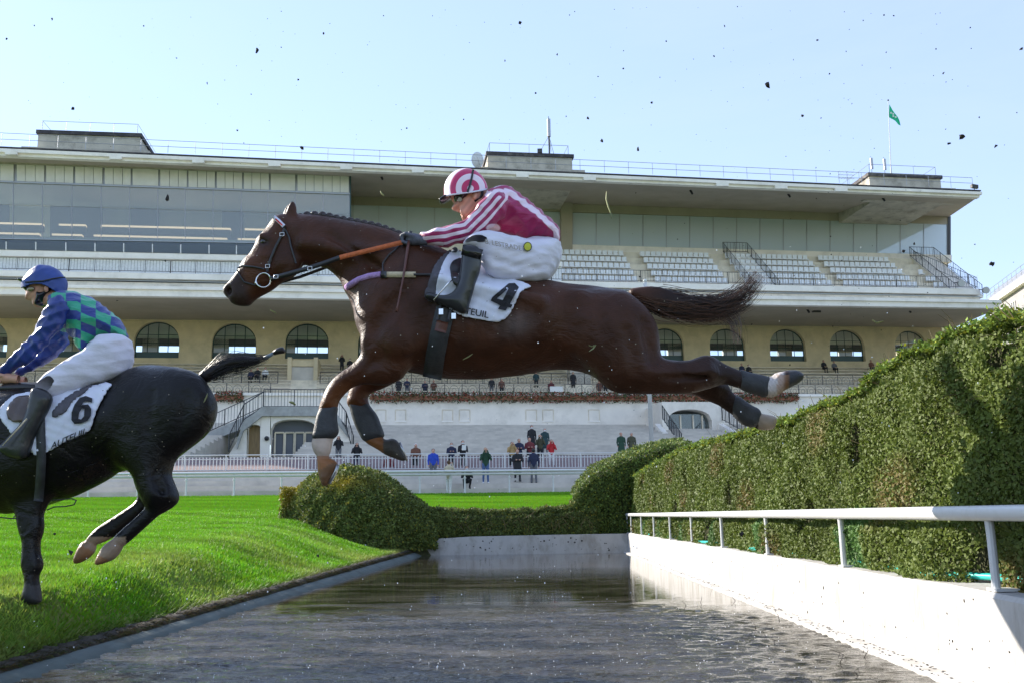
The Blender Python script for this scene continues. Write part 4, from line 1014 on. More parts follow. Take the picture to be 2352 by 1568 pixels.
# --- left entrance porch
VE = 25.0
def porch():
    k = lambda x, y: Lo(x, y, VE)
    zb = zG - 0.3
    out_top = [(527, 1041), (546, 1011), (561, 970), (604, 936), (745, 936), (772, 950), (800, 985), (812, 1041)]
    th_ = 12.0
    doors = [(567.5, 598, 974, 985, 'side'), (621, 725, 962, 985, 'main')]
    # front face strips between the doors
    def top_at(x): return np.interp(x, [p[0] for p in out_top], [p[1] for p in out_top])
    mb = MB()
    def col_face(xa, xb, n=1, ybot=None):
        xs_ = np.linspace(xa, xb, n + 1)
        for a, b in zip(xs_[:-1], xs_[1:]):
            pa, pb, ta, tb = k(a, 1041), k(b, 1041), k(a, top_at(a)), k(b, top_at(b))
            ba = zb if ybot is None else k(a, ybot(a))[2]; bb = zb if ybot is None else k(b, ybot(b))[2]
            mb.add([(pa[0], -VE, ba), (pb[0], -VE, bb), (tb[0], -VE, tb[2]), (ta[0], -VE, ta[2])], [(0, 1, 2, 3)])
    def arch_y(x, d):
        xa, xb, yt, ys = d[:4]; c = (xa + xb) / 2; r_ = (xb - xa) / 2
        return ys - (ys - yt) * (max(0, 1 - abs((x - c) / r_) ** 2.4)) ** (1 / 2.4)
    col_face(527, 567.5, 6); col_face(567.5, 598, 10, lambda x: arch_y(x, doors[0])); col_face(598, 621, 3); col_face(621, 725, 20, lambda x: arch_y(x, doors[1])); col_face(725, 812, 8)
    # side walls of the door openings, returning 1.2 m
    for d in doors:
        xs_ = np.linspace(d[0], d[1], 21); pts = [(k(d[0], 1041)[0], zb)] + [(k(x, 1041)[0], k(x, arch_y(x, d))[2]) for x in xs_] + [(k(d[1], 1041)[0], zb)]
        for p, q in zip(pts[:-1], pts[1:]): mb.add([(p[0], -VE, p[1]), (p[0], -VE + 1.0, p[1]), (q[0], -VE + 1.0, q[1]), (q[0], -VE, q[1])], [(0, 1, 2, 3)])
    # top surface back to the podium
    for (xa, ya), (xb, yb) in zip(out_top[:-1], out_top[1:]):
        pa, pb = k(xa, ya), k(xb, yb)
        mb.add([pa, pb, pb + [0, th_, 0], pa + [0, th_, 0]], [(0, 1, 2, 3)])
    p_ = mb.build('entrance_porch', M['offwhite'], gs, rel=False)
    # cornice
    cm = MB()
    for (xa, ya), (xb, yb) in zip(out_top[1:-2], out_top[2:-1]):
        pa, pb = k(xa, ya), k(xb, yb); t_ = np.array([0, 0, 0.55]); f_ = np.array([0, -0.3, 0]); b_ = np.array([0, 0.4, 0])
        cm.hexa([pa - t_ + f_, pb - t_ + f_, pb - t_ + b_, pa - t_ + b_, pa + f_ + [0, 0, .06], pb + f_ + [0, 0, .06], pb + b_ + [0, 0, .06], pa + b_ + [0, 0, .06]])
    cm.build('cornice', M['concrete'], p_, rel=False)
    a, b = k(621, 1041), k(725, 1041)
    MB().box((a[0], -VE + 0.9, zb), (b[0], -VE + 1.0, k(660, 960)[2] + .2)).build('doorway_dark', M['interior_dark'], p_, rel=False)
    zt = k(660, 990)[2]
    for i in range(4):
        ua_ = a[0] + (b[0] - a[0]) * (0.06 + i * 0.225); ub_ = a[0] + (b[0] - a[0]) * (0.06 + i * 0.225 + 0.205)
        d_ = MB()
        d_.bar((ua_, -VE + .8, zb), (ua_, -VE + .8, zt), 0.06); d_.bar((ub_, -VE + .8, zb), (ub_, -VE + .8, zt), 0.06); d_.bar((ua_, -VE + .8, zt), (ub_, -VE + .8, zt), 0.06); d_.bar((ua_, -VE + .8, zb + .9), (ub_, -VE + .8, zb + .9), 0.06)
        dd = d_.build('door', M['step_cream'], p_, rel=False)
    a, b = k(567.5, 1041), k(598, 1041)
    MB().box((a[0], -VE + 0.6, zb), (b[0], -VE + 0.7, k(580, 970)[2] + .2)).build('wooden_door', M['wood'], p_, rel=False)
    w_ = k(613, 1006); MB().ball((w_[0], -VE - .12, w_[2]), 0.16, 8, 6).build('wall_lamp', M['black'], p_, rel=False)
    # landing railing and stair railings
    P = [k(604, 936) + [0, .2, 0], k(745, 936) + [0, .2, 0]]
    railing('porch_railing', P, 1.25, 1.9, 0.03, M['iron'], bars=0.2, rails=(1.0, 0.1), rb=0.014)
    railing('stair_railing', [k(527, 1038) + [0, -.4, 0], k(561, 968) + [0, -.4, 0], k(604, 936) + [0, .2, 0]], 1.1, 1.3, 0.035, M['iron'], bars=0.28, rails=(1.0, 0.1), rb=0.016)
    railing('stair_railing', [k(812, 1041) + [0, -.4, 0], k(795, 985) + [0, -.4, 0], k(770, 950) + [0, -.1, 0], k(745, 936) + [0, .2, 0]], 1.1, 1.3, 0.035, M['iron'], bars=0.28, rails=(1.0, 0.1), rb=0.016)
    # flight of stairs on the left with its pale side
    v2 = 20.0; A, B = Lo(470, 997, v2), Lo(604, 936, v2)
    dn = np.array([0, 0, -1.0])
    MB().hexa([A + dn * .6, B + dn * .9, B + dn * .9 + [0, 3, 0], A + dn * .6 + [0, 3, 0], A, B, B + [0, 3, 0], A + [0, 3, 0]]).build('stair_flight', M['concrete'], gs, rel=False)
    railing('stair_railing', [A, B], 1.15, 1.7, 0.03, M['iron'], bars=0.22, rails=(1.0, 0.08), rb=0.014)
M['wood'] = mat('varnished_door', (0.26, 0.17, 0.07), 0.5, var=0.2, scale=3, stretch=(6, 6, 0.6))
porch()

# --- right entrance arch
VA = 15.0
def right_entrance():
    k = lambda x, y: Lo(x, y, VA); zb = k(1590, 1025)[2]
    xa, xb, yt, ys = 1535, 1636, 939, 965
    def ay(x): c = (xa + xb) / 2; r_ = (xb - xa) / 2; return ys - (ys - yt) * (max(0, 1 - abs((x - c) / r_) ** 2.2)) ** (1 / 2.2)
    mb = MB()
    top = k(1590, 922)[2]
    def f(x0, x1, n, yb_):
        q = np.linspace(x0, x1, n + 1)
        for a, b in zip(q[:-1], q[1:]):
            za_, zb_ = (zb, zb) if yb_ is None else (k(a, yb_(a))[2], k(b, yb_(b))[2])
            mb.add([(k(a, 980)[0], -VA, za_), (k(b, 980)[0], -VA, zb_), (k(b, 980)[0], -VA, top), (k(a, 980)[0], -VA, top)], [(0, 1, 2, 3)])
    f(1522, xa, 1, None); f(xa, xb, 20, ay); f(xb, 1662, 1, None)
    pts = [(k(xa, 980)[0], zb)] + [(k(x, 980)[0], k(x, ay(x))[2]) for x in np.linspace(xa, xb, 21)] + [(k(xb, 980)[0], zb)]
    for p, q in zip(pts[:-1], pts[1:]): mb.add([(p[0], -VA, p[1]), (p[0], -VA + 1.5, p[1]), (q[0], -VA + 1.5, q[1]), (q[0], -VA, q[1])], [(0, 1, 2, 3)])
    u0, u1 = k(1522, 980)[0], k(1662, 980)[0]
    mb.add([(u0, -VA, top), (u1, -VA, top), (u1, -VP, top), (u0, -VP, top)], [(0, 1, 2, 3)])
    mb.add([(u0, -VA, zb), (u0, -VP, zb), (u0, -VP, top), (u0, -VA, top)], [(0, 1, 2, 3)]); mb.add([(u1, -VA, zb), (u1, -VP, zb), (u1, -VP, top), (u1, -VA, top)], [(0, 1, 2, 3)])
    e = mb.build('entrance_arch', M['offwhite'], gs, rel=False)
    a, b = k(xa, 980)[0], k(xb, 980)[0]
    MB().box((a, -VA + 1.4, zb), (b, -VA + 1.5, top)).build('doorway_dark', M['interior_dark'], e, rel=False)
    MB().box((a, -VA + 0.8, zb), (b, -VA + 0.83, top - 0.9)).build('door_glass', M['glass_clear'], e, rel=False)
    for t in (0.0, 0.33, 0.62, 0.83): MB().box((a + (b - a) * t, -VA + .7, zb), (a + (b - a) * t + .12, -VA + .79, top - 1.0)).build('door_post', M['step_cream'], e, rel=False)
    railing('stair_railing', [k(1514, 965) + [0, -1, 0], Lo(1567, 1030, VA + 8)], 1.1, 1.0, 0.035, M['iron'], bars=0.4, rails=(1.0, 0.1), rb=0.02)
    railing('stair_railing', [k(1659, 965), Lo(1713, 995, VA + 6)], 1.1, 1.0, 0.035, M['iron'], bars=0.4, rails=(1.0, 0.1), rb=0.02)
    for (xA, yA, xB, yB, vB) in ((1510, 972, 1565, 1036, VA + 8), (1655, 972, 1712, 1003, VA + 6)):
        A, B = k(xA, yA), Lo(xB, yB, vB); MB().hexa([A + [-.2, 0, -1.5], B + [-.2, 0, -1.5], B + [.2, 0, -1.5], A + [.2, 0, -1.5], A + [-.2, 0, 0], B + [-.2, 0, 0], B + [.2, 0, 0], A + [.2, 0, 0]]).build('stair_cheek', M['fascia'], gs, rel=False)
right_entrance()
# curved glass screen beside the right end of the arched wall
gsx = [Lo(x, 800, 0.5 + i * 1.6)[0] for i, x in enumerate((2190, 2196, 2203, 2212, 2222))]
scr = MB(); tops = [(2188, 792), (2192, 768), (2203, 752), (2222, 742), (2242, 734)]
pr = None
for i, (x, y) in enumerate(tops):
    q = Lo(x, y, 0.6 + 1.7 * i); bt = np.array([q[0], q[1], Lo(2190, 850, 0.6)[2]])
    scr.bar(bt, q, 0.06)
    if pr is not None:
        scr.bar(pr, q, 0.07)
        MB().add([pb + [0.02, 0, 0], bt + [0.02, 0, 0], q + [0.02, 0, 0], pr + [0.02, 0, 0]], [(0, 1, 2, 3)]).build('screen_pane', M['glass_clear'], gs, rel=False)
    pr, pb = q, bt
scr.build('glass_screen', M['green_frame'], gs, rel=False)
# ------------------------------------------------------------------ implicit surfaces for bodies (people, horses)
def surface_nets(Fd, org, h):
    nx, ny, nz = Fd.shape
    S = Fd < 0
    cs = np.zeros((nx - 1, ny - 1, nz - 1), np.int8)
    offs = [(i, j, k) for i in (0, 1) for j in (0, 1) for k in (0, 1)]
    for (i, j, k) in offs: cs += S[i:nx - 1 + i, j:ny - 1 + j, k:nz - 1 + k]
    ci, cj, ck = np.nonzero((cs > 0) & (cs < 8))
    vals = np.stack([Fd[ci + i, cj + j, ck + k] for (i, j, k) in offs], 1)
    base = np.stack([ci, cj, ck], 1).astype(np.float32)
    acc = np.zeros((len(ci), 3), np.float32); cnt = np.zeros(len(ci), np.float32)
    for a in range(8):
        for b in range(a + 1, 8):
            da = np.array(offs[a]); db = np.array(offs[b])
            if np.abs(da - db).sum() != 1: continue
            va, vb = vals[:, a], vals[:, b]; x = (va < 0) != (vb < 0)
            t = np.where(x, va / np.where(x, va - vb, 1), 0)
            acc += np.where(x[:, None], da + t[:, None] * (db - da), 0); cnt += x
    V = base + acc / cnt[:, None]
    idm = -np.ones((nx - 1, ny - 1, nz - 1), np.int32); idm[ci, cj, ck] = np.arange(len(ci))
    faces = []
    for ax in range(3):
        sl0 = [slice(None)] * 3; sl1 = [slice(None)] * 3; sl0[ax] = slice(0, -1); sl1[ax] = slice(1, None)
        A, B = S[tuple(sl0)], S[tuple(sl1)]
        e = np.stack(np.nonzero(A != B), 1)
        o1, o2 = [(1, 2), (2, 0), (0, 1)][ax]
        ok = (e[:, o1] > 0) & (e[:, o2] > 0) & (e[:, o1] < Fd.shape[o1] - 1) & (e[:, o2] < Fd.shape[o2] - 1); e = e[ok]
        def cell(d1, d2):
            q = e.copy(); q[:, o1] += d1; q[:, o2] += d2; return idm[q[:, 0], q[:, 1], q[:, 2]]
        q = np.stack([cell(-1, -1), cell(0, -1), cell(0, 0), cell(-1, 0)], 1)
        inside = A[e[:, 0], e[:, 1], e[:, 2]]
        q = np.where(inside[:, None], q, q[:, ::-1]); faces.append(q)
    Fc = np.concatenate(faces); Fc = Fc[(Fc >= 0).all(1)]
    return V * h + np.array(org), Fc

def relax(V, Fc, it=2, lam=0.5):
    e = np.concatenate([Fc[:, [0, 1]], Fc[:, [1, 2]], Fc[:, [2, 3]], Fc[:, [3, 0]]])
    for _ in range(it):
        s = np.zeros_like(V); c = np.zeros(len(V))
        np.add.at(s, e[:, 0], V[e[:, 1]]); np.add.at(c, e[:, 0], 1); np.add.at(s, e[:, 1], V[e[:, 0]]); np.add.at(c, e[:, 1], 1)
        V = V + lam * (s / np.maximum(c, 1)[:, None] - V)
    return V

def poly_sd(P, X, Z):
    """signed distance to polygon P (n,2), positive inside"""
    P = np.asarray(P, float); n = len(P); d = np.full(X.shape, 1e9); ins = np.zeros(X.shape, bool)
    for i in range(n):
        a, b = P[i], P[(i + 1) % n]; e = b - a; L = e @ e + 1e-12
        t = np.clip(((X - a[0]) * e[0] + (Z - a[1]) * e[1]) / L, 0, 1)
        d = np.minimum(d, (X - a[0] - t * e[0]) ** 2 + (Z - a[1] - t * e[1]) ** 2)
        c = ((a[1] > Z) != (b[1] > Z)) & (X < (b[0] - a[0]) * (Z - a[1]) / (b[1] - a[1] + 1e-12) + a[0]); ins ^= c
    d = np.sqrt(d); return np.where(ins, d, -d)

def smooth_poly(P, it=1):
    P = np.asarray(P, float)
    for _ in range(it):        # Chaikin corner cutting keeps the traced outline but rounds it
        Q = np.roll(P, -1, 0); P = np.stack([0.75 * P + 0.25 * Q, 0.25 * P + 0.75 * Q], 1).reshape(-1, 2)
    return P

class Body:
    """scalar field on a box; parts are blended with a smooth minimum"""
    def __init__(s, lo, hi, h):
        s.lo, s.h = np.array(lo, float), h
        n = np.ceil((np.array(hi) - s.lo) / h).astype(int) + 1
        s.ax = [s.lo[i] + h * np.arange(n[i]) for i in range(3)]
        s.F = np.full(tuple(n), 0.5, np.float32); s.id = np.zeros(tuple(n), np.int8); s.best = np.full(tuple(n), 1e3, np.float32)
    def rng(s, lo, hi):
        return tuple(slice(max(0, int((lo[i] - s.lo[i]) / s.h) - 1), max(1, int((hi[i] - s.lo[i]) / s.h) + 3)) for i in range(3))
    def mix(s, sl, d, k, pid, sub=False):
        cur = s.F[sl]; d = d.astype(np.float32)
        if sub:
            hh = np.clip(0.5 - 0.5 * (cur + d) / k, 0, 1); s.F[sl] = cur * (1 - hh) - d * hh + k * hh * (1 - hh); return
        hh = np.clip(0.5 + 0.5 * (cur - d) / k, 0, 1); s.F[sl] = cur * (1 - hh) + d * hh - k * hh * (1 - hh)
        m = d < s.best[sl]; s.best[sl] = np.where(m, d, s.best[sl]); s.id[sl] = np.where(m, pid, s.id[sl])
    def poly(s, P, yc, t, R, k=0.03, pid=0, sm=1, ytilt=None, pw=2.0):
        """outline P in (x, z), half thickness t around y = yc, rounded over the distance R"""
        P = smooth_poly(P, sm); m = 0.10
        sl = s.rng((P[:, 0].min() - m, yc - t - m - 0.15, P[:, 1].min() - m), (P[:, 0].max() + m, yc + t + m + 0.15, P[:, 1].max() + m))
        X, Z = np.meshgrid(s.ax[0][sl[0]], s.ax[2][sl[2]], indexing='ij')
        d = poly_sd(P, X, Z); q = 1 - np.minimum(d / R, 1.0)
        y0 = yc if ytilt is None else yc + ytilt(X, Z)
        Yv = s.ax[1][sl[1]]
        yy = np.abs(Yv[None, :, None] - (y0[:, None, :] if ytilt is not None else y0)) / t
        if pw == 2.0: r = np.sqrt(np.maximum(q, 0)[:, None, :] ** 2 + yy ** 2)
        else: r = (np.maximum(q, 0)[:, None, :] ** pw + yy ** pw) ** (1 / pw)
        s.mix(sl, (r - 1) * min(R, t), k, pid)
    def cap(s, a, b, ra, rb, k=0.02, pid=0, sq=(1, 1, 1), sub=False):
        a, b = np.array(a, float), np.array(b, float); m = max(ra, rb) + 0.08
        sl = s.rng(np.minimum(a, b) - m, np.maximum(a, b) + m)
        X, Y, Z = np.meshgrid(s.ax[0][sl[0]], s.ax[1][sl[1]], s.ax[2][sl[2]], indexing='ij', sparse=True)
        e = b - a; L = e @ e + 1e-9
        t = np.clip(((X - a[0]) * e[0] + (Y - a[1]) * e[1] + (Z - a[2]) * e[2]) / L, 0, 1)
        d = np.sqrt(((X - a[0] - t * e[0]) / sq[0]) ** 2 + ((Y - a[1] - t * e[1]) / sq[1]) ** 2 + ((Z - a[2] - t * e[2]) / sq[2]) ** 2) - (ra + (rb - ra) * t)
        s.mix(sl, d, k, pid, sub)
    def ell(s, c, r, k=0.02, pid=0, sub=False):
        c, r = np.array(c, float), np.array(r, float); sl = s.rng(c - r - 0.08, c + r + 0.08)
        X, Y, Z = np.meshgrid(s.ax[0][sl[0]], s.ax[1][sl[1]], s.ax[2][sl[2]], indexing='ij', sparse=True)
        q = np.sqrt(((X - c[0]) / r[0]) ** 2 + ((Y - c[1]) / r[1]) ** 2 + ((Z - c[2]) / r[2]) ** 2)
        s.mix(sl, (q - 1) * r.min(), k, pid, sub)
    def mesh(s, it=2): V, Fc = surface_nets(s.F, s.lo, s.h); return relax(V, Fc, it), Fc
    def ids(s, P):
        i = np.clip(np.round((P - s.lo) / s.h).astype(int), 0, np.array(s.F.shape) - 1); return s.id[i[:, 0], i[:, 1], i[:, 2]]
    def near_y(s, x, z, default=None):
        """y of the camera-side surface at (x, z)"""
        x, z = np.atleast_1d(x).astype(float), np.atleast_1d(z).astype(float)
        i = np.clip((x - s.lo[0]) / s.h, 0, s.F.shape[0] - 2); k = np.clip((z - s.lo[2]) / s.h, 0, s.F.shape[2] - 2)
        i0, k0 = i.astype(int), k.astype(int); fi, fk = (i - i0)[:, None], (k - k0)[:, None]
        c = (s.F[i0, :, k0] * (1 - fi) * (1 - fk) + s.F[i0 + 1, :, k0] * fi * (1 - fk) + s.F[i0, :, k0 + 1] * (1 - fi) * fk + s.F[i0 + 1, :, k0 + 1] * fi * fk)
        ins = c < 0; j = np.argmax(ins, 1); has = ins.any(1); j = np.maximum(j, 1)
        r_ = np.arange(len(x)); a, b = c[r_, j - 1], c[r_, j]; t = np.clip(a / (a - b + 1e-9), 0, 1)
        y = s.lo[1] + s.h * (j - 1 + t)
        return np.where(has, y, np.nan)
# ------------------------------------------------------------------ apron, fences, running rail
def v_of(Y0): return (90.0 - Y0) / NRM
def local_struct(name, mb, m, label):
    o = mb.build(name, m, None); o.location = (O90[0], O90[1], 0); o.rotation_euler = (0, 0, STAND_ROT)
    return tag(o, label, kind='structure')
uL, uR = -75.0, 75.0
zF = Lo(1000, 1077, v_of(51.2))[2]           # level of the walk behind the fence
zR = 1.93
def apron():
    mb = MB(); prof = [(v_of(44.6), zR)]; n = 5
    for i in range(n):
        Y = 44.9 + (50.4 - 44.9) * i / n; z = zR + (zF - 0.12 - zR) * (i + 1) / n
        prof += [(v_of(Y), z - 0.0), (v_of(Y + (50.4 - 44.9) / n * 0.98), z)]
    prof2 = [(prof[0][0], zR - 0.5)] + [prof[0]] + prof[1:] + [(v_of(50.5), zR - 0.5)]
    # risers
    pr = [(v_of(44.6), 1.2), (v_of(44.6), zR)]
    zc = zR
    for i in range(n):
        Y = 45.4 + (50.4 - 45.4) * i / n; z = zR + (zF - 0.10 - zR) * (i + 1) / n
        pr += [(v_of(Y), zc), (v_of(Y), z)]; zc = z
    pr += [(v_of(51.0), zc), (v_of(51.0), 1.2)]
    k = len(pr); vs_ = [(u, -v, z) for u in (uL, uR) for (v, z) in pr]
    fs = [(i, i + 1, k + i + 1, k + i) for i in range(k - 1)]
    mb.add(vs_, fs); return local_struct('apron_steps', mb, M['step_grey'], 'grey standing steps behind the running rail')
apron()
def apron_z(Y0):
    if Y0 < 45.4: return zR
    return zR + (zF - 0.10 - zR) * (min(4, math.floor((Y0 - 45.4) / 1.0)) + 1) / 5
mb = MB().add([(uL, -v_of(51.0) , zF), (uR, -v_of(51.0), zF), (uR, -VG, zG - 0.02), (uL, -VG, zG - 0.02)], [(0, 1, 2, 3)])
mb.add([(uL, -v_of(51.0), zF), (uR, -v_of(51.0), zF), (uR, -v_of(51.0), zF - 0.5), (uL, -v_of(51.0), zF - 0.5)], [(3, 2, 1, 0)])
local_struct('red_walk', mb, M['brick_red'], 'reddish walkway between the white fence and the grey terrace')

def world_L(u, v, z): return loc2w((u, -v, z))
# white bar fence in front of the walk
vF = v_of(51.15)
fence = thing('white_fence', 'white steel bar fence along the foot of the grandstand terrace', 'fence', world_L(Lo(1000, 1075, vF)[0], vF, zF), rotz=STAND_ROT)
fo = Lo(1000, 1075, vF)[0]
hF = Lo(1000, 1041, vF)[2] - zF
mbr = MB()
for t in (1.0, 0.74, 0.06):
    mbr = MB(); mbr.tube([(-30, 0, hF * t), (42, 0, hF * t)], 0.028 if t == 1 else 0.022, 6); mbr.build('rail', M['rail_white'], fence, rel=False)
bar_me = None
n = 0; x = -29.0
while x < 30:
    big = (n % 12 == 0)
    if big:
        MB().tube([(x, 0, -0.05), (x, 0, hF)], 0.03, 6).build('post', M['rail_white'], fence, rel=False)
    x += 0.17; n += 1
# slim bars: the nearest ones singly, sharing one mesh
b0 = MB().tube([(0, 0, hF * 0.06), (0, 0, hF * 0.86)], 0.022, 4); bo = b0.build('bar', M['rail_white'], fence, rel=False); bo.location = (-15.0, 0, 0)
for i in range(1, 200):
    o = bo.copy(); col.objects.link(o); o.parent = fence; o.location = (-15.0 + 0.17 * i, 0, 0)
rest = MB()
for i in range(80): rest.tube([(-15.17 - 0.17 * i, 0, hF * .06), (-15.17 - .17 * i, 0, hF * .86)], 0.022, 4); rest.tube([(19.0 + .17 * i, 0, hF * .06), (19.0 + .17 * i, 0, hF * .86)], 0.022, 4)
rest.build('far_bars', M['rail_white'], fence, rel=False)['kind'] = 'stuff'

# running rail along the course
vRR = v_of(44.2)
rr = thing('running_rail', 'white running rail with slim posts along the far edge of the turf', 'rail', world_L(Lo(1000, 1137, vRR)[0], vRR, 1.93), rotz=STAND_ROT)
ro = Lo(1000, 1137, vRR)[0]
hR = 1.02
MB().tube([(-55, 0, hR), (60, 0, hR)], 0.085, 10, flat=0.7).build('rail', M['rail_white'], rr, True, rel=False)
MB().tube([(-55, 0.02, hR - 0.13), (60, 0.02, hR - 0.13)], 0.055, 8).build('under_rail', M['rail_blue'] if 'rail_blue' in M else M['rail_white'], rr, True, rel=False)
p0 = MB().tube([(0, 0.05, -0.05), (0, 0.05, hR - 0.22), (0, 0.0, hR - 0.02)], [0.04, 0.036, 0.03], 8)
p0.tube([(0, .05, 0.0), (0, .05, 0.06)], 0.075, 8); p0.tube([(0, .05, hR * .68), (0, .05, hR * .68 + .05)], 0.065, 8)
po = p0.build('post', M['rail_white'], rr, rel=False); xp0 = Lo(426, 1135, vRR)[0] - ro; sp = 2.03
po.location = (xp0 - 22 * sp, 0, 0)
for i in range(-21, 26):
    o = po.copy(); col.objects.link(o); o.parent = rr; o.location = (xp0 + i * sp, 0, 0)

# slim white pole standing on the terrace
q = Lo(1497, 1026, v_of(57)); 
lp = thing('white_pole', 'tall plain white pole standing on the grey terrace', 'pole', loc2w(q))
mb = MB().tube([(0, 0, -0.6), (0, 0, 9.0), (0.0, 0, 10.2)], [0.14, 0.12, 0.10], 10); mb.ball((0, 0, 10.25), 0.13); mb.build('shaft', M['rail_white'], lp, True, rel=False)
MB().tube([(0, 0, 0.0), (0, 0, 0.25)], 0.24, 10).build('foot', M['rail_white'], lp, False, rel=False)

# flower boxes on the podium edge
M['flower'] = mat('geranium', (0.1, 0.12, 0.02), 0.6, attr='tint', transl=0.2)
def planter(x0, x1, label):
    u0, u1 = Lo(x0, 915, VP)[0], Lo(x1, 915, VP)[0]; um = (u0 + u1) / 2
    t = thing('flower_box', label, 'flower box', world_L(um, VP + 0.02, zBt), 'flower boxes along the white podium', STAND_ROT)
    MB().box((u0 - um, -0.32, -0.55), (u1 - um, -0.20, -0.22)).build('trough', M['terracotta'], t, rel=False)
    n = int((u1 - u0) * 420)
    P = np.stack([(u0 - um) + (u1 - u0) * RNG.random(n), -0.42 + 0.5 * RNG.random(n), -0.45 + 0.5 * RNG.random(n) ** 1.2 + 0.06 * np.sin(RNG.random(n) * 6)], -1)
    P[:, 2] -= np.where(RNG.random(n) < 0.25, 0.3, 0)
    c = leaf_cols(n, (0.05, 0.075, 0.02), 0.4, 0.1); red = (RNG.random(n) < 0.34)
    c[red] = np.array([0.32, 0.05, 0.03]) * (0.5 + RNG.random((red.sum(), 1)))
    v, f, cc = leaves(P, np.tile([0, -1, 0.6], (n, 1)), 0.11 + 0.08 * RNG.random(n), c)
    o = fast_mesh('flowers', v, f, M['flower'], t, cols=cc, rel=False); o['kind'] = 'stuff'
M['terracotta'] = mat('terracotta_trough', (0.30, 0.13, 0.07), 0.85, var=0.15)
planter(495, 560, 'short flower box left of the porch stairs, behind the black horse tail')
planter(850, 1235, 'long box of red flowers under the chestnut horse belly, left half')
planter(1237, 1640, 'long box of red flowers left of the white pole and behind it')
planter(1655, 1830, 'flower box above the right entrance beneath the trailing hooves')

# ------------------------------------------------------------------ rooftop fittings
def on_roof(px, py, v): return np.array(loc2w(Lo(px, py, v)))
b_ = on_roof(1262, 358, 5.5); t_ = on_roof(1261, 268, 5.5); Hh = t_[2] - b_[2]
ms = thing('antenna_mast', 'guyed antenna mast with grey cylinder on the central roof box', 'antenna', tuple(b_), rotz=STAND_ROT)
MB().tube([(0, 0, 0), (0, 0, Hh * .48)], 0.09, 6).build('pole', M['iron'], ms, rel=False)
MB().tube([(0, 0, Hh * .48), (0, 0, Hh * .93)], 0.17, 10).build('cylinder', M['steel'], ms, rel=False)
MB().bar((0, 0, Hh * .93), (0, 0, Hh), 0.03).build('tip', M['iron'], ms, rel=False)
for dx, dy in ((-1.1, 0.4), (0.6, 0.5), (0, -1.0)): MB().bar((dx, dy, 0), (0, 0, Hh * .5), 0.02).build('guy', M['iron'], ms, rel=False)
b_ = on_roof(1240, 352, 7.6)
MB_ = MB().box((-.22, -.2, 0), (.22, .2, .35)); o = MB_.build('vent_box', M['iron']); o.location = tuple(b_); tag(o, 'small dark vent box beside the antenna mast on the roof', 'vent')
# satellite dish
b_ = on_roof(1100, 375, 9.5)
sd = thing('satellite_dish', 'round white satellite dish left of the central roof box', 'dish', tuple(b_), rotz=STAND_ROT)
dm = MB(); nr, na = 5, 18; vs_ = []; fs = []
for i in range(nr + 1):
    r_ = 0.72 * i / nr
    for a in range(na): th_ = 2 * math.pi * a / na; vs_.append((r_ * .75 * math.cos(th_) - 0.25 * (r_ * r_), -0.3 + 0.45 * r_ * r_, 0.25 + r_ * 1.05 * math.sin(th_)))
for i in range(nr):
    for a in range(na): fs.append((i * na + a, i * na + (a + 1) % na, (i + 1) * na + (a + 1) % na, (i + 1) * na + a))
dm.add(vs_, fs).build('bowl', M['rail_white'], sd, True, rel=False)
MB().tube([(0, 0, 0.2), (0.1, 0.2, -0.5), (0.1, 0.2, -0.9)], 0.05, 6).build('bracket', M['steel'], sd, rel=False)
MB().bar((0, -.3, -.3), (-.2, -.8, .2), 0.02).build('feed_arm', M['steel'], sd, rel=False)
# flag on the right roof box
b_ = on_roof(2046, 398, 5.5); t_ = on_roof(2040, 232, 5.5); Hh = t_[2] - b_[2]
fp = thing('flagpole', 'thin white flagpole carrying a green flag on the right roof box', 'flagpole', tuple(b_), rotz=STAND_ROT)
lean_ = (t_ - b_)[:2]; lx_ = lean_ @ EU
MB().tube([(0, 0, -0.3), (lx_, 0, Hh)], [0.05, 0.03], 8).build('pole', M['rail_white'], fp, rel=False)
MB().ball((lx_, 0, Hh + 0.05), 0.09).build('finial', M['iron'], fp, rel=False)
M['flag'] = mat('green_flag_cloth', (0.01, 0.26, 0.15), 0.8, transl=0.3)
M['flag_white'] = mat('flag_emblem_white', (0.7, 0.75, 0.72), 0.8)
sc_ = Hh / 166.0
fpix = [(2043, 240), (2055, 262), (2066, 287), (2054, 281), (2046, 275), (2038, 268)]   # hanging flag outline
nu, nv_ = 7, 9; vs_ = []; fs = []
for i in range(nu):
    for j in range(nv_):
        a, b = i / (nu - 1), j / (nv_ - 1)
        top = np.array([lx_ + 2 * sc_ + 23 * sc_ * a, Hh - 8 * sc_ - 46 * sc_ * a ** 1.05]); bot = np.array([lx_ - 2 * sc_ + 27 * sc_ * a, Hh - 38 * sc_ - 18 * sc_ * a])
        p = top * (1 - b) + bot * b; vs_.append((p[0], 0.18 * math.sin(a * 7 + b * 2) * a, p[1]))
for i in range(nu - 1):
    for j in range(nv_ - 1): fs.append((i * nv_ + j, (i + 1) * nv_ + j, (i + 1) * nv_ + j + 1, i * nv_ + j + 1))
fl = MB().add(vs_, fs).build('flag', M['flag'], fp, True, rel=False)
em = MB()
for (i, j) in ((2, 3), (2, 5), (3, 4), (1, 4)):
    c = np.array(vs_[i * nv_ + j]); em.add([c + [-.09, -.03, -.09], c + [.09, -.03, -.07], c + [.1, -.03, .09], c + [-.08, -.03, .1]], [(0, 1, 2, 3)])
em.build('emblem', M['flag_white'], fl, rel=False)
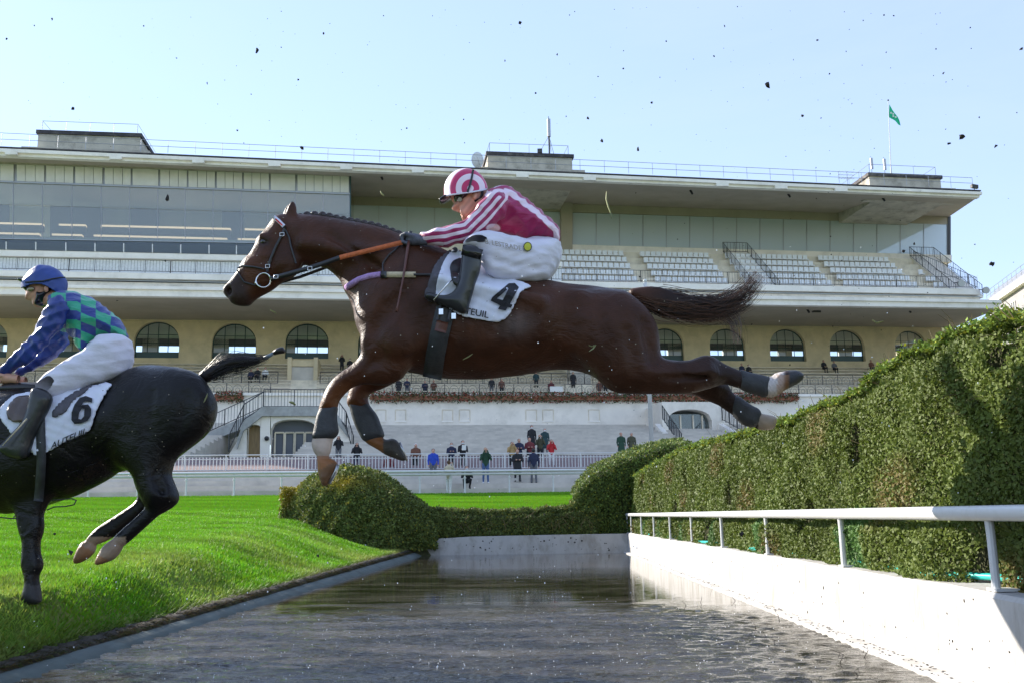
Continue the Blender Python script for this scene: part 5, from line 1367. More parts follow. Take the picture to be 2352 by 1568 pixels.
for (px, py) in ((2003, 400), (2033, 402)):
    b_ = on_roof(px, py, 7.5)
    a_ = thing('panel_antenna', 'grey panel antenna %s of the flagpole on the right roof box' % ('farther left' if px < 2010 else 'just left'), 'antenna', tuple(b_), 'panel antennas beside the flagpole', STAND_ROT)
    MB().bar((0, 0, -.2), (0, 0, 1.75), 0.035).build('pole', M['steel'], a_, rel=False)
    MB().box((-.11, -.16, .45), (.11, -.04, 1.55)).build('panel', M['steel'], a_, rel=False)
b_ = on_roof(1947, 420, 8.5)
ya = thing('yagi_antenna', 'spidery television antenna left of the right roof box', 'antenna', tuple(b_), rotz=STAND_ROT)
MB().bar((0, 0, -1), (0, 0, 1.1), 0.025).build('mast', M['steel'], ya, rel=False)
for z in (0.4, 0.75, 1.05):
    MB().bar((-.9, 0, z), (.7, 0, z), 0.018).build('boom', M['steel'], ya, rel=False)
    e_ = MB()
    for i in range(6): e_.bar((-.8 + i * .28, -.25, z), (-.8 + i * .28, .25, z), 0.010)
    e_.build('elements', M['steel'], ya, rel=False)
# floodlight on the roof corner
b_ = on_roof(2238, 437, VR - 0.6)
fl_ = thing('floodlight', 'black floodlight on the right tip of the roof', 'floodlight', tuple(b_), rotz=STAND_ROT)
MB().bar((0, 0, -0.1), (0, 0, .35), 0.04).build('stem', M['black'], fl_, rel=False)
MB().hexa([(-.3, -.18, .18), (.3, -.18, .10), (.3, .1, .12), (-.3, .1, .2), (-.3, -.22, .5), (.3, -.22, .42), (.3, .12, .4), (-.3, .12, .48)]).build('head', M['black'], fl_, rel=False)
# loudspeakers and lamps under the two soffits
def hang(name, label, cat, px, py, v, kind, group):
    p = on_roof(px, py, v); t = thing(name, label, cat, tuple(p), group, STAND_ROT)
    if kind == 'box':
        MB().bar((0, 0, 0.2), (0, 0, 0.7), 0.03).build('bracket', M['iron'], t, rel=False)
        MB().hexa([(-.32, -.2, -.28), (.32, -.2, -.28), (.32, .25, -.2), (-.32, .25, -.2), (-.36, -.24, .25), (.36, -.24, .25), (.36, .25, .25), (-.36, .25, .25)]).build('cabinet', M['black'], t, rel=False)
    else:
        MB().bar((0, 0, 0.3), (0, 0, 0.7), 0.03).build('bracket', M['iron'], t, rel=False)
        MB().tube([(0.05, 0, .35), (-0.04, 0, .05), (0.1, -.1, -.3)], [.08, .11, .09], 8).build('lamp_body', M['black'], t, rel=False)
for px, py, lb in ((436, 688, 'box loudspeaker under the canopy above the second arch'), (1875, 712, 'box loudspeaker under the canopy left of the right end'), (2268, 712, 'box loudspeaker at the right tip of the canopy')):
    hang('loudspeaker', 'black ' + lb, 'loudspeaker', px, py, 8.5, 'box', 'loudspeakers under the canopies')
for px, py, v, lb in ((268, 683, 9.0, 'lower canopy above the first full arch'), (2088, 712, 9.0, 'lower canopy near its right end'), (1855, 712, 9.0, 'lower canopy beside the box loudspeaker'),
                      (1587, 440, 10.0, 'roof left of the others'), (1811, 447, 10.0, 'roof in the middle of its right half'), (2028, 456, 10.0, 'roof below the flagpole'), (876, 406, 10.0, 'roof above the horse neck')):
    hang('spotlight', 'small black spotlight hanging under the ' + lb, 'spotlight', px, py, v, 'spot', 'spotlights under the canopies')
for px, py, lb in ((2205, 652, 'left one'), (2262, 668, 'one at the fascia tip')):
    p = on_roof(px, py, VF + 0.5); t = thing('round_floodlight', 'round grey floodlight on the tier fascia, ' + lb, 'floodlight', tuple(p), 'floodlights on the tier fascia', STAND_ROT)
    MB().tube([(0, 0.3, 0), (0, -.1, 0), (0, -.25, -.02)], [.12, .3, .32], 12).build('drum', M['steel'], t, rel=False)
    MB().bar((-.5, .1, .1), (.2, .1, .1), 0.04).build('arm', M['iron'], t, rel=False)

# ------------------------------------------------------------------ stone building beyond the right end
M['ashlar'] = mat('grey_ashlar', (0.30, 0.285, 0.29), 0.85, var=0.08, scale=0.6, bump=0.1)
M['slate'] = mat('slate_roof', (0.22, 0.23, 0.26), 0.6, var=0.1)
A_ = atY(2262, 700, 118); B_ = atY(2420, 640, 96)
dirb = (B_ - A_)[:2]; Lb = np.linalg.norm(dirb); dirb = dirb / Lb
bd = thing('stone_building', 'pale grey stone building partly hidden by the hedge at the right edge', 'building', (A_[0], A_[1], 0), rotz=math.atan2(dirb[1], dirb[0]))
zc = A_[2]; D_ = 14.0; Lb2 = Lb + 14
MB().box((0, 0, 0), (Lb2, D_, zc - 0.9)).build('wall', M['ashlar'], bd, rel=False)
MB().box((-.5, -.6, zc - 0.9), (Lb2 + .5, D_ + .6, zc - 0.2)).build('cornice', M['fascia'], bd, rel=False)
MB().hexa([(-.3, -.4, zc - .2), (Lb2 + .3, -.4, zc - .2), (Lb2 + .3, D_ + .4, zc - .2), (-.3, D_ + .4, zc - .2), (.8, 1.2, zc + 1.6), (Lb2 - .8, 1.2, zc + 1.6), (Lb2 - .8, D_ - 1.2, zc + 1.6), (.8, D_ - 1.2, zc + 1.6)]).build('roof', M['slate'], bd, rel=False)
railing('roof_railing', [(0, 0.3, zc + 0.5), (Lb2, 0.3, zc + 0.5)], 1.1, 1.6, 0.035, M['steel'], parent=bd)
for k_ in range(6):
    for (z1, hgt) in ((zc - 3.9, 2.0), (zc - 8.2, 2.4), (zc - 12.8, 2.4)):
        x0 = 1.0 + k_ * 4.2
        w_ = MB().box((x0, -0.03, z1), (x0 + 1.3, 0.02, z1 + hgt)).build('window', M['glass_dark'] if 'glass_dark' in M else M['interior_dark'], bd, rel=False)
        fr_ = MB()
        for (a, b) in (((x0, z1), (x0, z1 + hgt)), ((x0 + 1.3, z1), (x0 + 1.3, z1 + hgt)), ((x0, z1 + hgt), (x0 + 1.3, z1 + hgt)), ((x0 + .65, z1), (x0 + .65, z1 + hgt)), ((x0, z1 + hgt * .5), (x0 + 1.3, z1 + hgt * .5))):
            fr_.bar((a[0], -.07, a[1]), (b[0], -.07, b[1]), 0.06)
        fr_.build('frame', M['white_paint'], w_, rel=False)
        MB().box((x0 - .15, -.25, z1 - .25), (x0 + 1.45, -.03, z1 - .05)).build('sill', M['fascia'], w_, rel=False)

# ------------------------------------------------------------------ spectators
SK = mat('skin', (0.50, 0.28, 0.20), 0.55); M['skin'] = SK
def cloth_mat(name, c): return mat(name, c, 0.85, var=0.12, scale=9)
CL = {k: cloth_mat('cloth_' + k, c) for k, c in dict(black=(0.018, 0.018, 0.022), navy=(0.02, 0.025, 0.06), grey=(0.12, 0.12, 0.13), green=(0.02, 0.06, 0.035), olive=(0.07, 0.07, 0.04), brown=(0.16, 0.07, 0.045),
      tan=(0.42, 0.28, 0.12), red=(0.5, 0.025, 0.03), blue=(0.02, 0.06, 0.42), white=(0.7, 0.69, 0.67), jeans=(0.07, 0.12, 0.25), darkteal=(0.02, 0.05, 0.055), maroon=(0.16, 0.03, 0.035), cream=(0.5, 0.42, 0.3)).items()}
MASK = mat('paper_mask', (0.65, 0.74, 0.8), 0.8); HAIR = {k: mat('hair_' + k, c, 0.6, var=0.2) for k, c in dict(dark=(0.02, 0.015, 0.012), brown=(0.09, 0.045, 0.02), blond=(0.38, 0.24, 0.10), grey=(0.35, 0.34, 0.33), red=(0.30, 0.09, 0.03), white=(0.75, 0.75, 0.75)).items()}
SHOE = {k: mat('shoe_' + k, c, 0.5) for k, c in dict(dark=(0.02, 0.02, 0.02), white=(0.7, 0.7, 0.7)).items()}
PAPER = mat('paper', (0.78, 0.78, 0.76), 0.8)
pose_cache = {}
def person_mesh(pose, mask, coat):
    key = (pose, mask, coat)
    if key in pose_cache: return pose_cache[key]
    B = Body((-0.5, -0.75, -0.03), (0.5, 0.35, 1.85), 0.024)
    seat = pose in ('sit',)
    hip = 0.46 if seat else 0.93
    sh = hip + 0.50; nk = hip + 0.56; hd = hip + 0.70
    if pose == 'crouch': hip, sh, nk, hd = 0.40, 0.85, 0.92, 1.05
    # torso, facing -y
    B.cap((0, 0.0, hip + 0.02), (0, 0.0, hip + 0.28), 0.145, 0.15, 0.05, 1, (1.12, 0.8, 1))
    B.cap((0, 0.0, hip + 0.28), (0, 0.0, sh - 0.04), 0.155, 0.145, 0.05, 1, (1.25, 0.82, 1))
    if coat: B.cap((0, 0.0, hip + 0.02), (0, 0.01, hip - 0.33), 0.165, 0.20, 0.05, 1, (1.1, 0.85, 1))
    B.cap((0, 0, sh), (0, -0.02, nk + 0.02), 0.065, 0.055, 0.03, 2)
    B.ell((0, -0.025, hd), (0.078, 0.098, 0.118), 0.015, 2)
    B.cap((0, -0.115, hd - 0.005), (0, -0.13, hd - 0.035), 0.012, 0.018, 0.01, 2)
    for s in (-1, 1): B.ell((s * 0.08, -0.01, hd - 0.01), (0.014, 0.02, 0.03), 0.005, 2)
    B.ell((0, 0.008, hd + 0.028), (0.092, 0.105, 0.108), 0.01, 3)
    if mask: B.ell((0, -0.085, hd - 0.045), (0.062, 0.05, 0.048), 0.008, 4)
    for s in (-1, 1):
        a = np.array([s * 0.195, 0.0, sh - 0.04])
        if pose == 'stand': e, w = a + [s * 0.05, 0.03, -0.28], a + [s * 0.04, -0.06, -0.52]
        elif pose == 'photo': e, w = a + [s * 0.06, -0.12, -0.24], np.array([s * 0.06, -0.24, hd - 0.03])
        elif pose == 'fold': e, w = a + [s * 0.07, -0.02, -0.27], np.array([-s * 0.05, -0.22, sh - 0.27])
        elif pose == 'paper': e, w = a + [s * 0.05, -0.02, -0.28], np.array([s * 0.09, -0.30, sh - 0.22])
        elif pose == 'sit': e, w = a + [s * 0.06, -0.05, -0.26], np.array([s * 0.10, -0.35, hip + 0.14])
        else: e, w = a + [s * 0.05, -0.15, -0.22], np.array([s * 0.05, -0.38, sh - 0.15])
        B.cap(a, e, 0.062, 0.048, 0.03, 1); B.cap(e, w, 0.048, 0.036, 0.02, 1)
        hnd = w + (w - e) / np.linalg.norm(w - e) * 0.06
        B.cap(w, hnd, 0.034, 0.038, 0.015, 5); B.cap(hnd, hnd + [-s * 0.02, -0.03, 0.02], 0.016, 0.012, 0.01, 5)
        hp = np.array([s * 0.085, 0.0, hip])
        if seat: kn = np.array([s * 0.12, -0.44, 0.48]); an = np.array([s * 0.11, -0.42, 0.07])
        elif pose == 'crouch': kn = np.array([s * 0.16, -0.30, 0.46]); an = np.array([s * 0.13, -0.02, 0.09])
        else: kn = np.array([s * 0.10, -0.03 * s, 0.50]); an = np.array([s * 0.11, 0.02 - 0.05 * s, 0.08])
        B.cap(hp, kn, 0.095, 0.064, 0.03, 6); B.cap(kn, an, 0.062, 0.045, 0.02, 6)
        B.cap(an + [0, 0.03, -0.04], an + [s * 0.02, -0.15, -0.05], 0.045, 0.036, 0.02, 7)
    V, Fc = B.mesh(1)
    # sharper part ids from the face centres
    ids = B.ids(V[Fc].mean(1))
    me = bpy.data.meshes.new('person'); me.from_pydata([tuple(p) for p in V], [], [tuple(map(int, q)) for q in Fc])
    slot = {1: 0, 2: 1, 3: 2, 4: 3, 5: 1, 6: 4, 7: 5, 0: 0}
    for _ in range(6): me.materials.append(SK)
    me.polygons.foreach_set('material_index', [slot[int(i)] for i in ids]); me.polygons.foreach_set('use_smooth', [True] * len(me.polygons))
    pose_cache[key] = me; return me
def spectator(px, ytop, Y0, pose, top, legs, label, hair='dark', mask=False, coat=False, shoe='dark', size=1.0, turn=0.0, zfoot=None, extra=None, group=None):
    me = person_mesh(pose, mask, coat)
    hgt = {'sit': 1.285, 'crouch': 1.19}.get(pose, 1.765) * size
    p = atS(px, ytop, Y0)
    o = bpy.data.objects.new('person', me); col.objects.link(o)
    z = p[2] - hgt if zfoot is None else zfoot
    if zfoot is not None and (p[2] - z) < 0.9 * hgt: z = p[2] - 0.9 * hgt
    o.location = (p[0], p[1], z); o.scale = (size, size, min(1.06, max(0.9, (p[2] - z) / (hgt / size))) if zfoot is not None else size); o.rotation_euler = (0, 0, STAND_ROT + turn)
    ms = [CL[top], SK, HAIR[hair], MASK, CL[legs], SHOE[shoe]]
    for i, m_ in enumerate(ms): o.material_slots[i].link = 'OBJECT'; o.material_slots[i].material = m_
    tag(o, label, 'person', group)
    if extra == 'paper':
        e = MB().box((-.11, -.42, 1.18), (.11, -.40, 1.46)); q = e.build('paper_sheet', PAPER, None); q.location = o.location; q.rotation_euler = (0.3, 0, o.rotation_euler[2]); tag(q, 'white sheet held by the ' + label.split(',')[0][:60], 'paper')
    return o
G1, G2, G3, G4 = 'people on the steps before the white fence', 'people behind the white fence', 'people on the grey terrace', 'people on the cream upper seats'
az = apron_z
def S1(px, yt, Y0, *a, **k): return spectator(px, yt, Y0, *a, zfoot=az(Y0), group=G1, **k)
S1(995, 1029, 48.6, 'stand', 'blue', 'grey', 'person in a bright blue jacket standing before the white fence')
S1(1115, 1026, 46.6, 'photo', 'green', 'jeans', 'person in dark green top and jeans raising a phone before the fence', hair='blond', shoe='white')
S1(1031, 1062, 44.75, 'photo', 'cream', 'white', 'person in white trousers at the running rail taking a picture', hair='brown', size=0.92, turn=2.6)
S1(1072, 1068, 46.0, 'crouch', 'black', 'black', 'masked person in black crouching on the grey steps', mask=True)
S1(1188, 1030, 47.4, 'fold', 'black', 'black', 'person in a black coat before the fence under the crowd', hair='red', coat=True)
S1(1225, 1028, 47.3, 'stand', 'navy', 'grey', 'person in a navy jacket and grey trousers seen from behind', turn=3.1)
def fz(Y0): return zF + (zG - zF) * np.clip((Y0 - 51.0) / (90 - VG * NRM - 51.0), 0, 1)
def S2(px, yt, Y0, *a, **k): return spectator(px, yt, Y0, *a, zfoot=fz(Y0), group=G2, **k)
S2(820, 1015, 52.4, 'photo', 'black', 'navy', 'hooded person in black behind the fence beside the horse boot')
S2(893, 1042, 52.0, 'stand', 'maroon', 'black', 'person in maroon hidden behind the hoof and the fence bars')
S2(955, 1017, 52.4, 'stand', 'brown', 'black', 'person in a brown jacket and white cap behind the fence', hair='white')
S2(1037, 1015, 52.2, 'paper', 'navy', 'black', 'masked person in navy leaning on the fence, left of a pair', hair='brown', mask=True)
S2(1063, 1010, 52.2, 'paper', 'black', 'black', 'masked person in black holding a white sheet behind the fence', mask=True, extra='paper')
S2(1176, 1013, 52.2, 'photo', 'tan', 'black', 'person in a beige jacket behind the fence at the crowd edge')
S2(1192, 1006, 53.0, 'fold', 'navy', 'black', 'person in a navy suit behind the one in beige', hair='brown')
S2(1216, 1004, 53.2, 'fold', 'maroon', 'black', 'red-haired person in maroon in the middle of the crowd', hair='red')
S2(1240, 997, 53.6, 'photo', 'olive', 'black', 'masked person in olive in the crowd beside the red jacket', hair='red', mask=True)
S2(1266, 1011, 52.2, 'photo', 'red', 'white', 'person in a bright red jacket and white trousers behind the fence', hair='brown', size=0.95)
def tz(v): return zP0 + (zG - zP0) * (math.floor((v - VP) / (VG - VP) * 16) + 1) / 16
def S3(px, yt, Y0, *a, **k): return spectator(px, yt, Y0, *a, zfoot=tz(v_of(Y0)), group=G3, **k)
S3(1221, 975, 58.5, 'stand', 'black', 'black', 'masked person in a black suit standing highest in the crowd', mask=True, coat=True)
S3(1251, 982, 58.0, 'stand', 'darkteal', 'grey', 'masked person in dark coat right of the highest one', mask=True, coat=True, hair='grey')
S3(1426, 992, 57.0, 'stand', 'green', 'grey', 'person in a dark green coat left of the white pole', coat=True, hair='red')
S3(1450, 992, 57.0, 'stand', 'olive', 'grey', 'grey-haired person in an olive coat nearest the white pole', coat=True, hair='grey')
S3(778, 1000, 57.0, 'photo', 'black', 'grey', 'person in black photographing beside the porch stairs')
def S4(px, yt, v, *a, **k):
    zf_ = tier_z(v) if v < VT else zBt
    return spectator(px, yt, 90 - v * NRM, *a, zfoot=None if 'size' in k else zf_, group=G4, **k)
for (px, yt, v, pose, top, legs, lb, kw) in (
    (916, 868, 8.9, 'stand', 'black', 'black', 'person in a long black coat left of the pair on the upper rail', dict(coat=True)),
    (935, 868, 8.9, 'fold', 'navy', 'grey', 'person in navy right of the long black coat on the upper rail', {}),
    (976, 873, 8.9, 'paper', 'navy', 'black', 'person in navy reading beside the scroll railing', {}),
    (996, 872, 8.9, 'paper', 'brown', 'olive', 'person in brown beside the one reading in navy', dict(hair='red')),
    (1129, 866, 8.9, 'stand', 'black', 'grey', 'person in black suit under the girth of the horse', {}),
    (1152, 868, 8.9, 'stand', 'brown', 'black', 'person in brown right of the black suit on the upper rail', {}),
    (1231, 852, 6.6, 'stand', 'darkteal', 'black', 'person in dark teal before the grey stair door', {}),
    (1266, 872, 9.0, 'stand', 'maroon', 'black', 'person in maroon behind the small white notice', dict(hair='brown')),
    (1316, 853, 6.6, 'stand', 'black', 'black', 'person in an open black coat under the horse flank', dict(coat=True)),
    (1376, 872, 9.0, 'stand', 'brown', 'brown', 'person in brown half hidden by the horse stifle', {}),
    (1390, 868, 9.0, 'stand', 'black', 'black', 'person in black beside the one at the horse stifle', {}),
    (786, 799, 2.5, 'photo', 'black', 'black', 'person in black filming from the seats below the arches', {}),
    (804, 822, 2.6, 'sit', 'black', 'black', 'masked person sitting beside the one filming', dict(mask=True, size=1.0)),
    (577, 847, 5.2, 'sit', 'navy', 'black', 'seated person in navy, left of three by the railing', dict(size=1.0)),
    (592, 843, 5.2, 'sit', 'black', 'black', 'seated person in black, middle of three by the railing', dict(size=1.0)),
    (610, 842, 5.2, 'sit', 'white', 'black', 'seated person in white, right of three by the railing', dict(size=1.0)),
    (1891, 826, 2.0, 'sit', 'black', 'black', 'seated person in black below the arches right of the hoof, left of a pair', dict(size=1.0)),
    (1915, 828, 2.0, 'sit', 'grey', 'black', 'seated person in grey below the arches, right of a pair', dict(size=1.0)),
    (2000, 826, 2.0, 'sit', 'brown', 'black', 'lone seated person in brown below the last arches', dict(size=1.0)),
    (1719, 836, 3.0, 'sit', 'black', 'black', 'masked seated person just above the trailing hoof boot', dict(mask=True, size=1.0)),
    (1703, 834, 3.0, 'sit', 'navy', 'black', 'seated person in navy beside the masked one above the hind leg', dict(size=1.0))):
    S4(px, yt, v, pose, top, legs, lb, **kw)
q = Lo(1277, 894, 9.5); tag(MB().box((q[0] - .55, -9.75, q[2] - .2), (q[0] + .55, -9.68, q[2] + .25)).build('notice_board', M['panel_white']), 'small white notice fixed to the upper scroll railing', 'notice')
nb = bpy.data.objects['notice_board']; nb.location = (O90[0], O90[1], 0); nb.rotation_euler = (0, 0, STAND_ROT)
# ------------------------------------------------------------------ horses and riders (outlines traced on the photo, built at their real distance)
def proj_px(V):
    v = np.asarray(V) - CAM; z = v @ FW
    return W / 2 + F * (v @ RT) / z, H / 2 - F * (v @ UP) / z
def P2(pts, Y): return np.array([[*atY(a, b, Y)[[0, 2]]] for a, b in pts])
def P3(px, py, Y): return atY(px, py, Y)
def bounds(polys, Y, ylo, yhi, pad=0.06):
    q = np.concatenate([P2(p, Y) for p in polys]); return (q[:, 0].min() - pad, ylo, q[:, 1].min() - pad), (q[:, 0].max() + pad, yhi, q[:, 1].max() + pad)
def make_body(parts, Y, h, ypad=0.06, k=0.03):
    """parts: (outline px, yc, t, R[, dict])"""
    polys = [p[0] for p in parts]
    ylo = Y + min(p[1] - p[2] - abs(p[4].get('tl', 0) if len(p) > 4 else 0) for p in parts) - ypad; yhi = Y + max(p[1] + p[2] + abs(p[4].get('tl', 0) if len(p) > 4 else 0) for p in parts) + ypad
    lo, hi = bounds(polys, Y + min(p[1] for p in parts), ylo, yhi, 0.10)
    lo2, hi2 = bounds(polys, Y + max(p[1] for p in parts), ylo, yhi, 0.10)
    B = Body(np.minimum(lo, lo2), np.maximum(hi, hi2), h)
    for i, p in enumerate(parts):
        o = p[4] if len(p) > 4 else {}
        tilt = None
        if 'tilt' in o:
            (pxa, ya), (pxb, yb) = o['tilt']; xa, xb = P3(pxa, 800, Y + ya)[0], P3(pxb, 800, Y + yb)[0]
            tilt = (lambda xa, xb, ya, yb, yc: (lambda X, Z: np.clip((X - xa) / (xb - xa), -0.1, 1.1) * (yb - ya) + ya - yc))(xa, xb, ya, yb, p[1])
        if 'tilt' in o:
            PP_ = np.array([atY(a, b, Y + float(np.clip((a - pxa) / (pxb - pxa), -0.1, 1.1) * (yb - ya) + ya))[[0, 2]] for a, b in p[0]])
        else: PP_ = P2(p[0], Y + p[1])
        B.poly(PP_, Y + p[1], p[2], p[3], o.get('k', k), o.get('id', i), o.get('sm', 1), tilt, o.get('pw', 2.0))
    return B
def folds(V, Fc, amp, sc, seed=0.0, stretch=(1, 1, 1)):
    """soft cloth folds: push the surface along its normals"""
    a, b, c_ = V[Fc[:, 0]], V[Fc[:, 1]], V[Fc[:, 2]]; n = np.cross(b - a, c_ - a); N = np.zeros_like(V)
    for k in range(4): np.add.at(N, Fc[:, k], n)
    N /= np.linalg.norm(N, axis=1)[:, None] + 1e-12
    P = V * np.array(stretch) * sc + seed
    w = np.sin(P[:, 0] * 2.1 + 1.3 * np.sin(P[:, 2] * 1.7 + P[:, 1])) ; w2 = np.sin(P[:, 2] * 2.9 - P[:, 0] * 1.9 + 1.1 * np.sin(P[:, 0] * 1.1 + P[:, 1] * 1.4)); w3 = np.sin(P[:, 0] * 4.7 + P[:, 2] * 4.1 + P[:, 1] * 3.0)
    f = (1 - np.abs(w)) * 0.8 + (1 - np.abs(w2)) * 0.9 + 0.25 * w3 - 0.75
    return V + N * (amp * f)[:, None]
def body_obj(name, B, m, parent, colfn=None, it=2, attr='tint', patfn=None, V=None, Fc=None, keep=None, fold=None):
    if V is None: V, Fc = B.mesh(it)
    px, py = proj_px(V)
    if keep is not None:
        q = keep(px[Fc].mean(1), py[Fc].mean(1)); Fc = Fc[q]
        used = np.unique(Fc); mp_ = -np.ones(len(V), int); mp_[used] = np.arange(len(used)); V, Fc, px, py = V[used], mp_[Fc], px[used], py[used]
    if fold is not None: V = folds(V, Fc, *fold)
    cols = colfn(px, py, V) if colfn is not None else None
    o = fast_mesh(name, V, Fc, m, parent, True, cols=cols, colname=attr)
    if patfn is not None:
        a = o.data.attributes.new('pat', 'FLOAT', 'POINT'); a.data.foreach_set('value', patfn(px, py, V).astype(np.float32))
    return o
def surf(B, px, py, Y, off, y0=-0.2, it=4):
    """world points on the camera-side surface of B seen at photo points"""
    px, py = np.atleast_1d(px).astype(float), np.atleast_1d(py).astype(float)
    y = np.full(px.shape, Y + y0); out = np.zeros((len(px), 3))
    for _ in range(it):
        out = np.array([atY(a, b, c) for a, b, c in zip(px, py, y)])
        yn = B.near_y(out[:, 0], out[:, 2]); bad = np.isnan(yn)
        if bad.all(): break
        idx = np.arange(len(px)); yn = np.interp(idx, idx[~bad], yn[~bad]) if bad.any() else yn
        y = yn if _ < 2 else 0.5 * (y + yn)
    out = np.array([atY(a, b, c - off) for a, b, c in zip(px, py, y)]); return out
def densify(pts, step=6.0):
    out = []
    for a, b in zip(pts[:-1], pts[1:]):
        a, b = np.array(a, float), np.array(b, float); n = max(1, int(np.linalg.norm(b - a) / step))
        out += [a + (b - a) * i / n for i in range(n)]
    return np.array(out + [np.array(pts[-1], float)])
def ribbon(name, B, pts, wpx, Y, m, parent, off=0.006, th=0.005, ys=None):
    """leather strap lying on B along photo points; ys gives free-hanging depths instead"""
    q = densify(pts); t = np.gradient(q, axis=0); t /= np.linalg.norm(t, axis=1)[:, None] + 1e-9; nn = np.stack([-t[:, 1], t[:, 0]], 1) * wpx / 2
    if ys is None:
        c = surf(B, q[:, 0], q[:, 1], Y, off)
        # smooth the depth so that straps do not dive into creases
        yy = c[:, 1].copy()
        for _ in range(3): yy = np.convolve(np.pad(yy, 1, 'edge'), [0.25, 0.5, 0.25], 'valid')
        yy = np.minimum(yy, c[:, 1])
    else: yy = Y + np.interp(np.linspace(0, 1, len(q)), np.linspace(0, 1, len(ys)), ys)
    V = []; 
    for i in range(len(q)):
        for s_, o_ in ((-1, th), (1, th), (1, 0), (-1, 0)): V.append(atY(q[i, 0] + s_ * nn[i, 0], q[i, 1] + s_ * nn[i, 1], yy[i] - o_))
    n = len(q); Fq = []
    for i in range(n - 1):
        for k in range(4): Fq.append((i * 4 + k, i * 4 + (k + 1) % 4, (i + 1) * 4 + (k + 1) % 4, (i + 1) * 4 + k))
    Fq += [(0, 1, 2, 3), ((n - 1) * 4 + 3, (n - 1) * 4 + 2, (n - 1) * 4 + 1, (n - 1) * 4)]
    return fast_mesh(name, V, Fq, m, parent)
CLOTH_Y = {}
def cloth_on(name, B, poly, Y, m, parent, off=0.012, th=0.006, step=7.0, y0=-0.25, wrinkle=0.004):
    """cloth patch following the near flank inside a photo outline"""
    poly = smooth_poly(poly, 1); x0, y0_, x1, y1 = poly[:, 0].min(), poly[:, 1].min(), poly[:, 0].max(), poly[:, 1].max()
    gx = np.arange(x0, x1 + step, step); gy = np.arange(y0_, y1 + step, step)
    X, Yg = np.meshgrid(gx, gy, indexing='ij'); d = poly_sd(poly, X, Yg)
    # pull the outer cells onto the outline so that its edge is clean
    Xs, Ys = X.copy(), Yg.copy()
    for _ in range(3):
        dd = poly_sd(poly, Xs, Ys); e = 0.5
        gxx = (poly_sd(poly, Xs + e, Ys) - poly_sd(poly, Xs - e, Ys)) / (2 * e); gyy = (poly_sd(poly, Xs, Ys + e) - poly_sd(poly, Xs, Ys - e)) / (2 * e)
        mv = (dd < 0) & (d > -step * 1.5); Xs = np.where(mv, Xs - dd * gxx, Xs); Ys = np.where(mv, Ys - dd * gyy, Ys)
    ok = d > -step * 0.9
    P = surf(B, Xs.ravel(), Ys.ravel(), Y, off, y0, 7).reshape(X.shape + (3,))
    yg = P[..., 1].copy()
    for _ in range(4):        # cloth bridges small hollows
        q = np.pad(yg, 1, 'edge'); yb_ = (q[:-2, 1:-1] + q[2:, 1:-1] + q[1:-1, :-2] + q[1:-1, 2:] + 2 * yg) / 6; yg = np.minimum(yb_, yg)
    P = np.array([atY(a, b, c) for a, b, c in zip(Xs.ravel(), Ys.ravel(), yg.ravel())]).reshape(P.shape)
    P[..., 1] -= wrinkle * (np.sin(Xs * 0.23 + 0.11 * Ys) + 0.7 * np.sin(Ys * 0.31 - Xs * 0.12))
    CLOTH_Y[name + parent.name] = (gx, gy, np.array([[P[i, j, 1] for j in range(X.shape[1])] for i in range(X.shape[0])]))
    idx = -np.ones(X.shape, int); V = []; Fq = []
    for i in range(X.shape[0] - 1):
        for j in range(X.shape[1] - 1):
            if ok[i, j] and ok[i + 1, j] and ok[i, j + 1] and ok[i + 1, j + 1]:
                f = []
                for a, b in ((i, j), (i, j + 1), (i + 1, j + 1), (i + 1, j)):
                    if idx[a, b] < 0: idx[a, b] = len(V); V.append(P[a, b])
                    f.append(idx[a, b])
                Fq.append(f)
    o = fast_mesh(name, V, Fq, m, parent, True)
    md = o.modifiers.new('thickness', 'SOLIDIFY'); md.thickness = th; md.offset = 0.0
    return o
def trace_print(name, outer, hole, Y, m, parent, on, off=0.017, cuts=4):
    """printed figure with a traced outline, laid on a cloth"""
    import bmesh
    from mathutils.geometry import tessellate_polygon
    rings = [[Vector((a, b, 0)) for a, b in outer]] + ([[Vector((a, b, 0)) for a, b in hole]] if hole else [])
    flat = [p for r_ in rings for p in r_]; tris = tessellate_polygon(rings)
    bm = bmesh.new(); vs_ = [bm.verts.new(p) for p in flat]
    for t in tris:
        try: bm.faces.new([vs_[i] for i in t])
        except ValueError: pass
    bmesh.ops.subdivide_edges(bm, edges=bm.edges[:], cuts=cuts, use_grid_fill=True)
    bmesh.ops.triangulate(bm, faces=bm.faces[:])
    gx, gy, YY = CLOTH_Y[on]
    for v in bm.verts:
        fi = min(max((v.co.x - gx[0]) / (gx[1] - gx[0]), 0), len(gx) - 1.001); fj = min(max((v.co.y - gy[0]) / (gy[1] - gy[0]), 0), len(gy) - 1.001); i, j = int(fi), int(fj); a, b = fi - i, fj - j
        yy = YY[i, j] * (1 - a) * (1 - b) + YY[i + 1, j] * a * (1 - b) + YY[i, j + 1] * (1 - a) * b + YY[i + 1, j + 1] * a * b
        v.co = Vector(atY(v.co.x, v.co.y, yy - off) - wloc(parent))
    me = bpy.data.meshes.new(name); bm.to_mesh(me); bm.free(); me.materials.append(m); return link(name, me, parent)
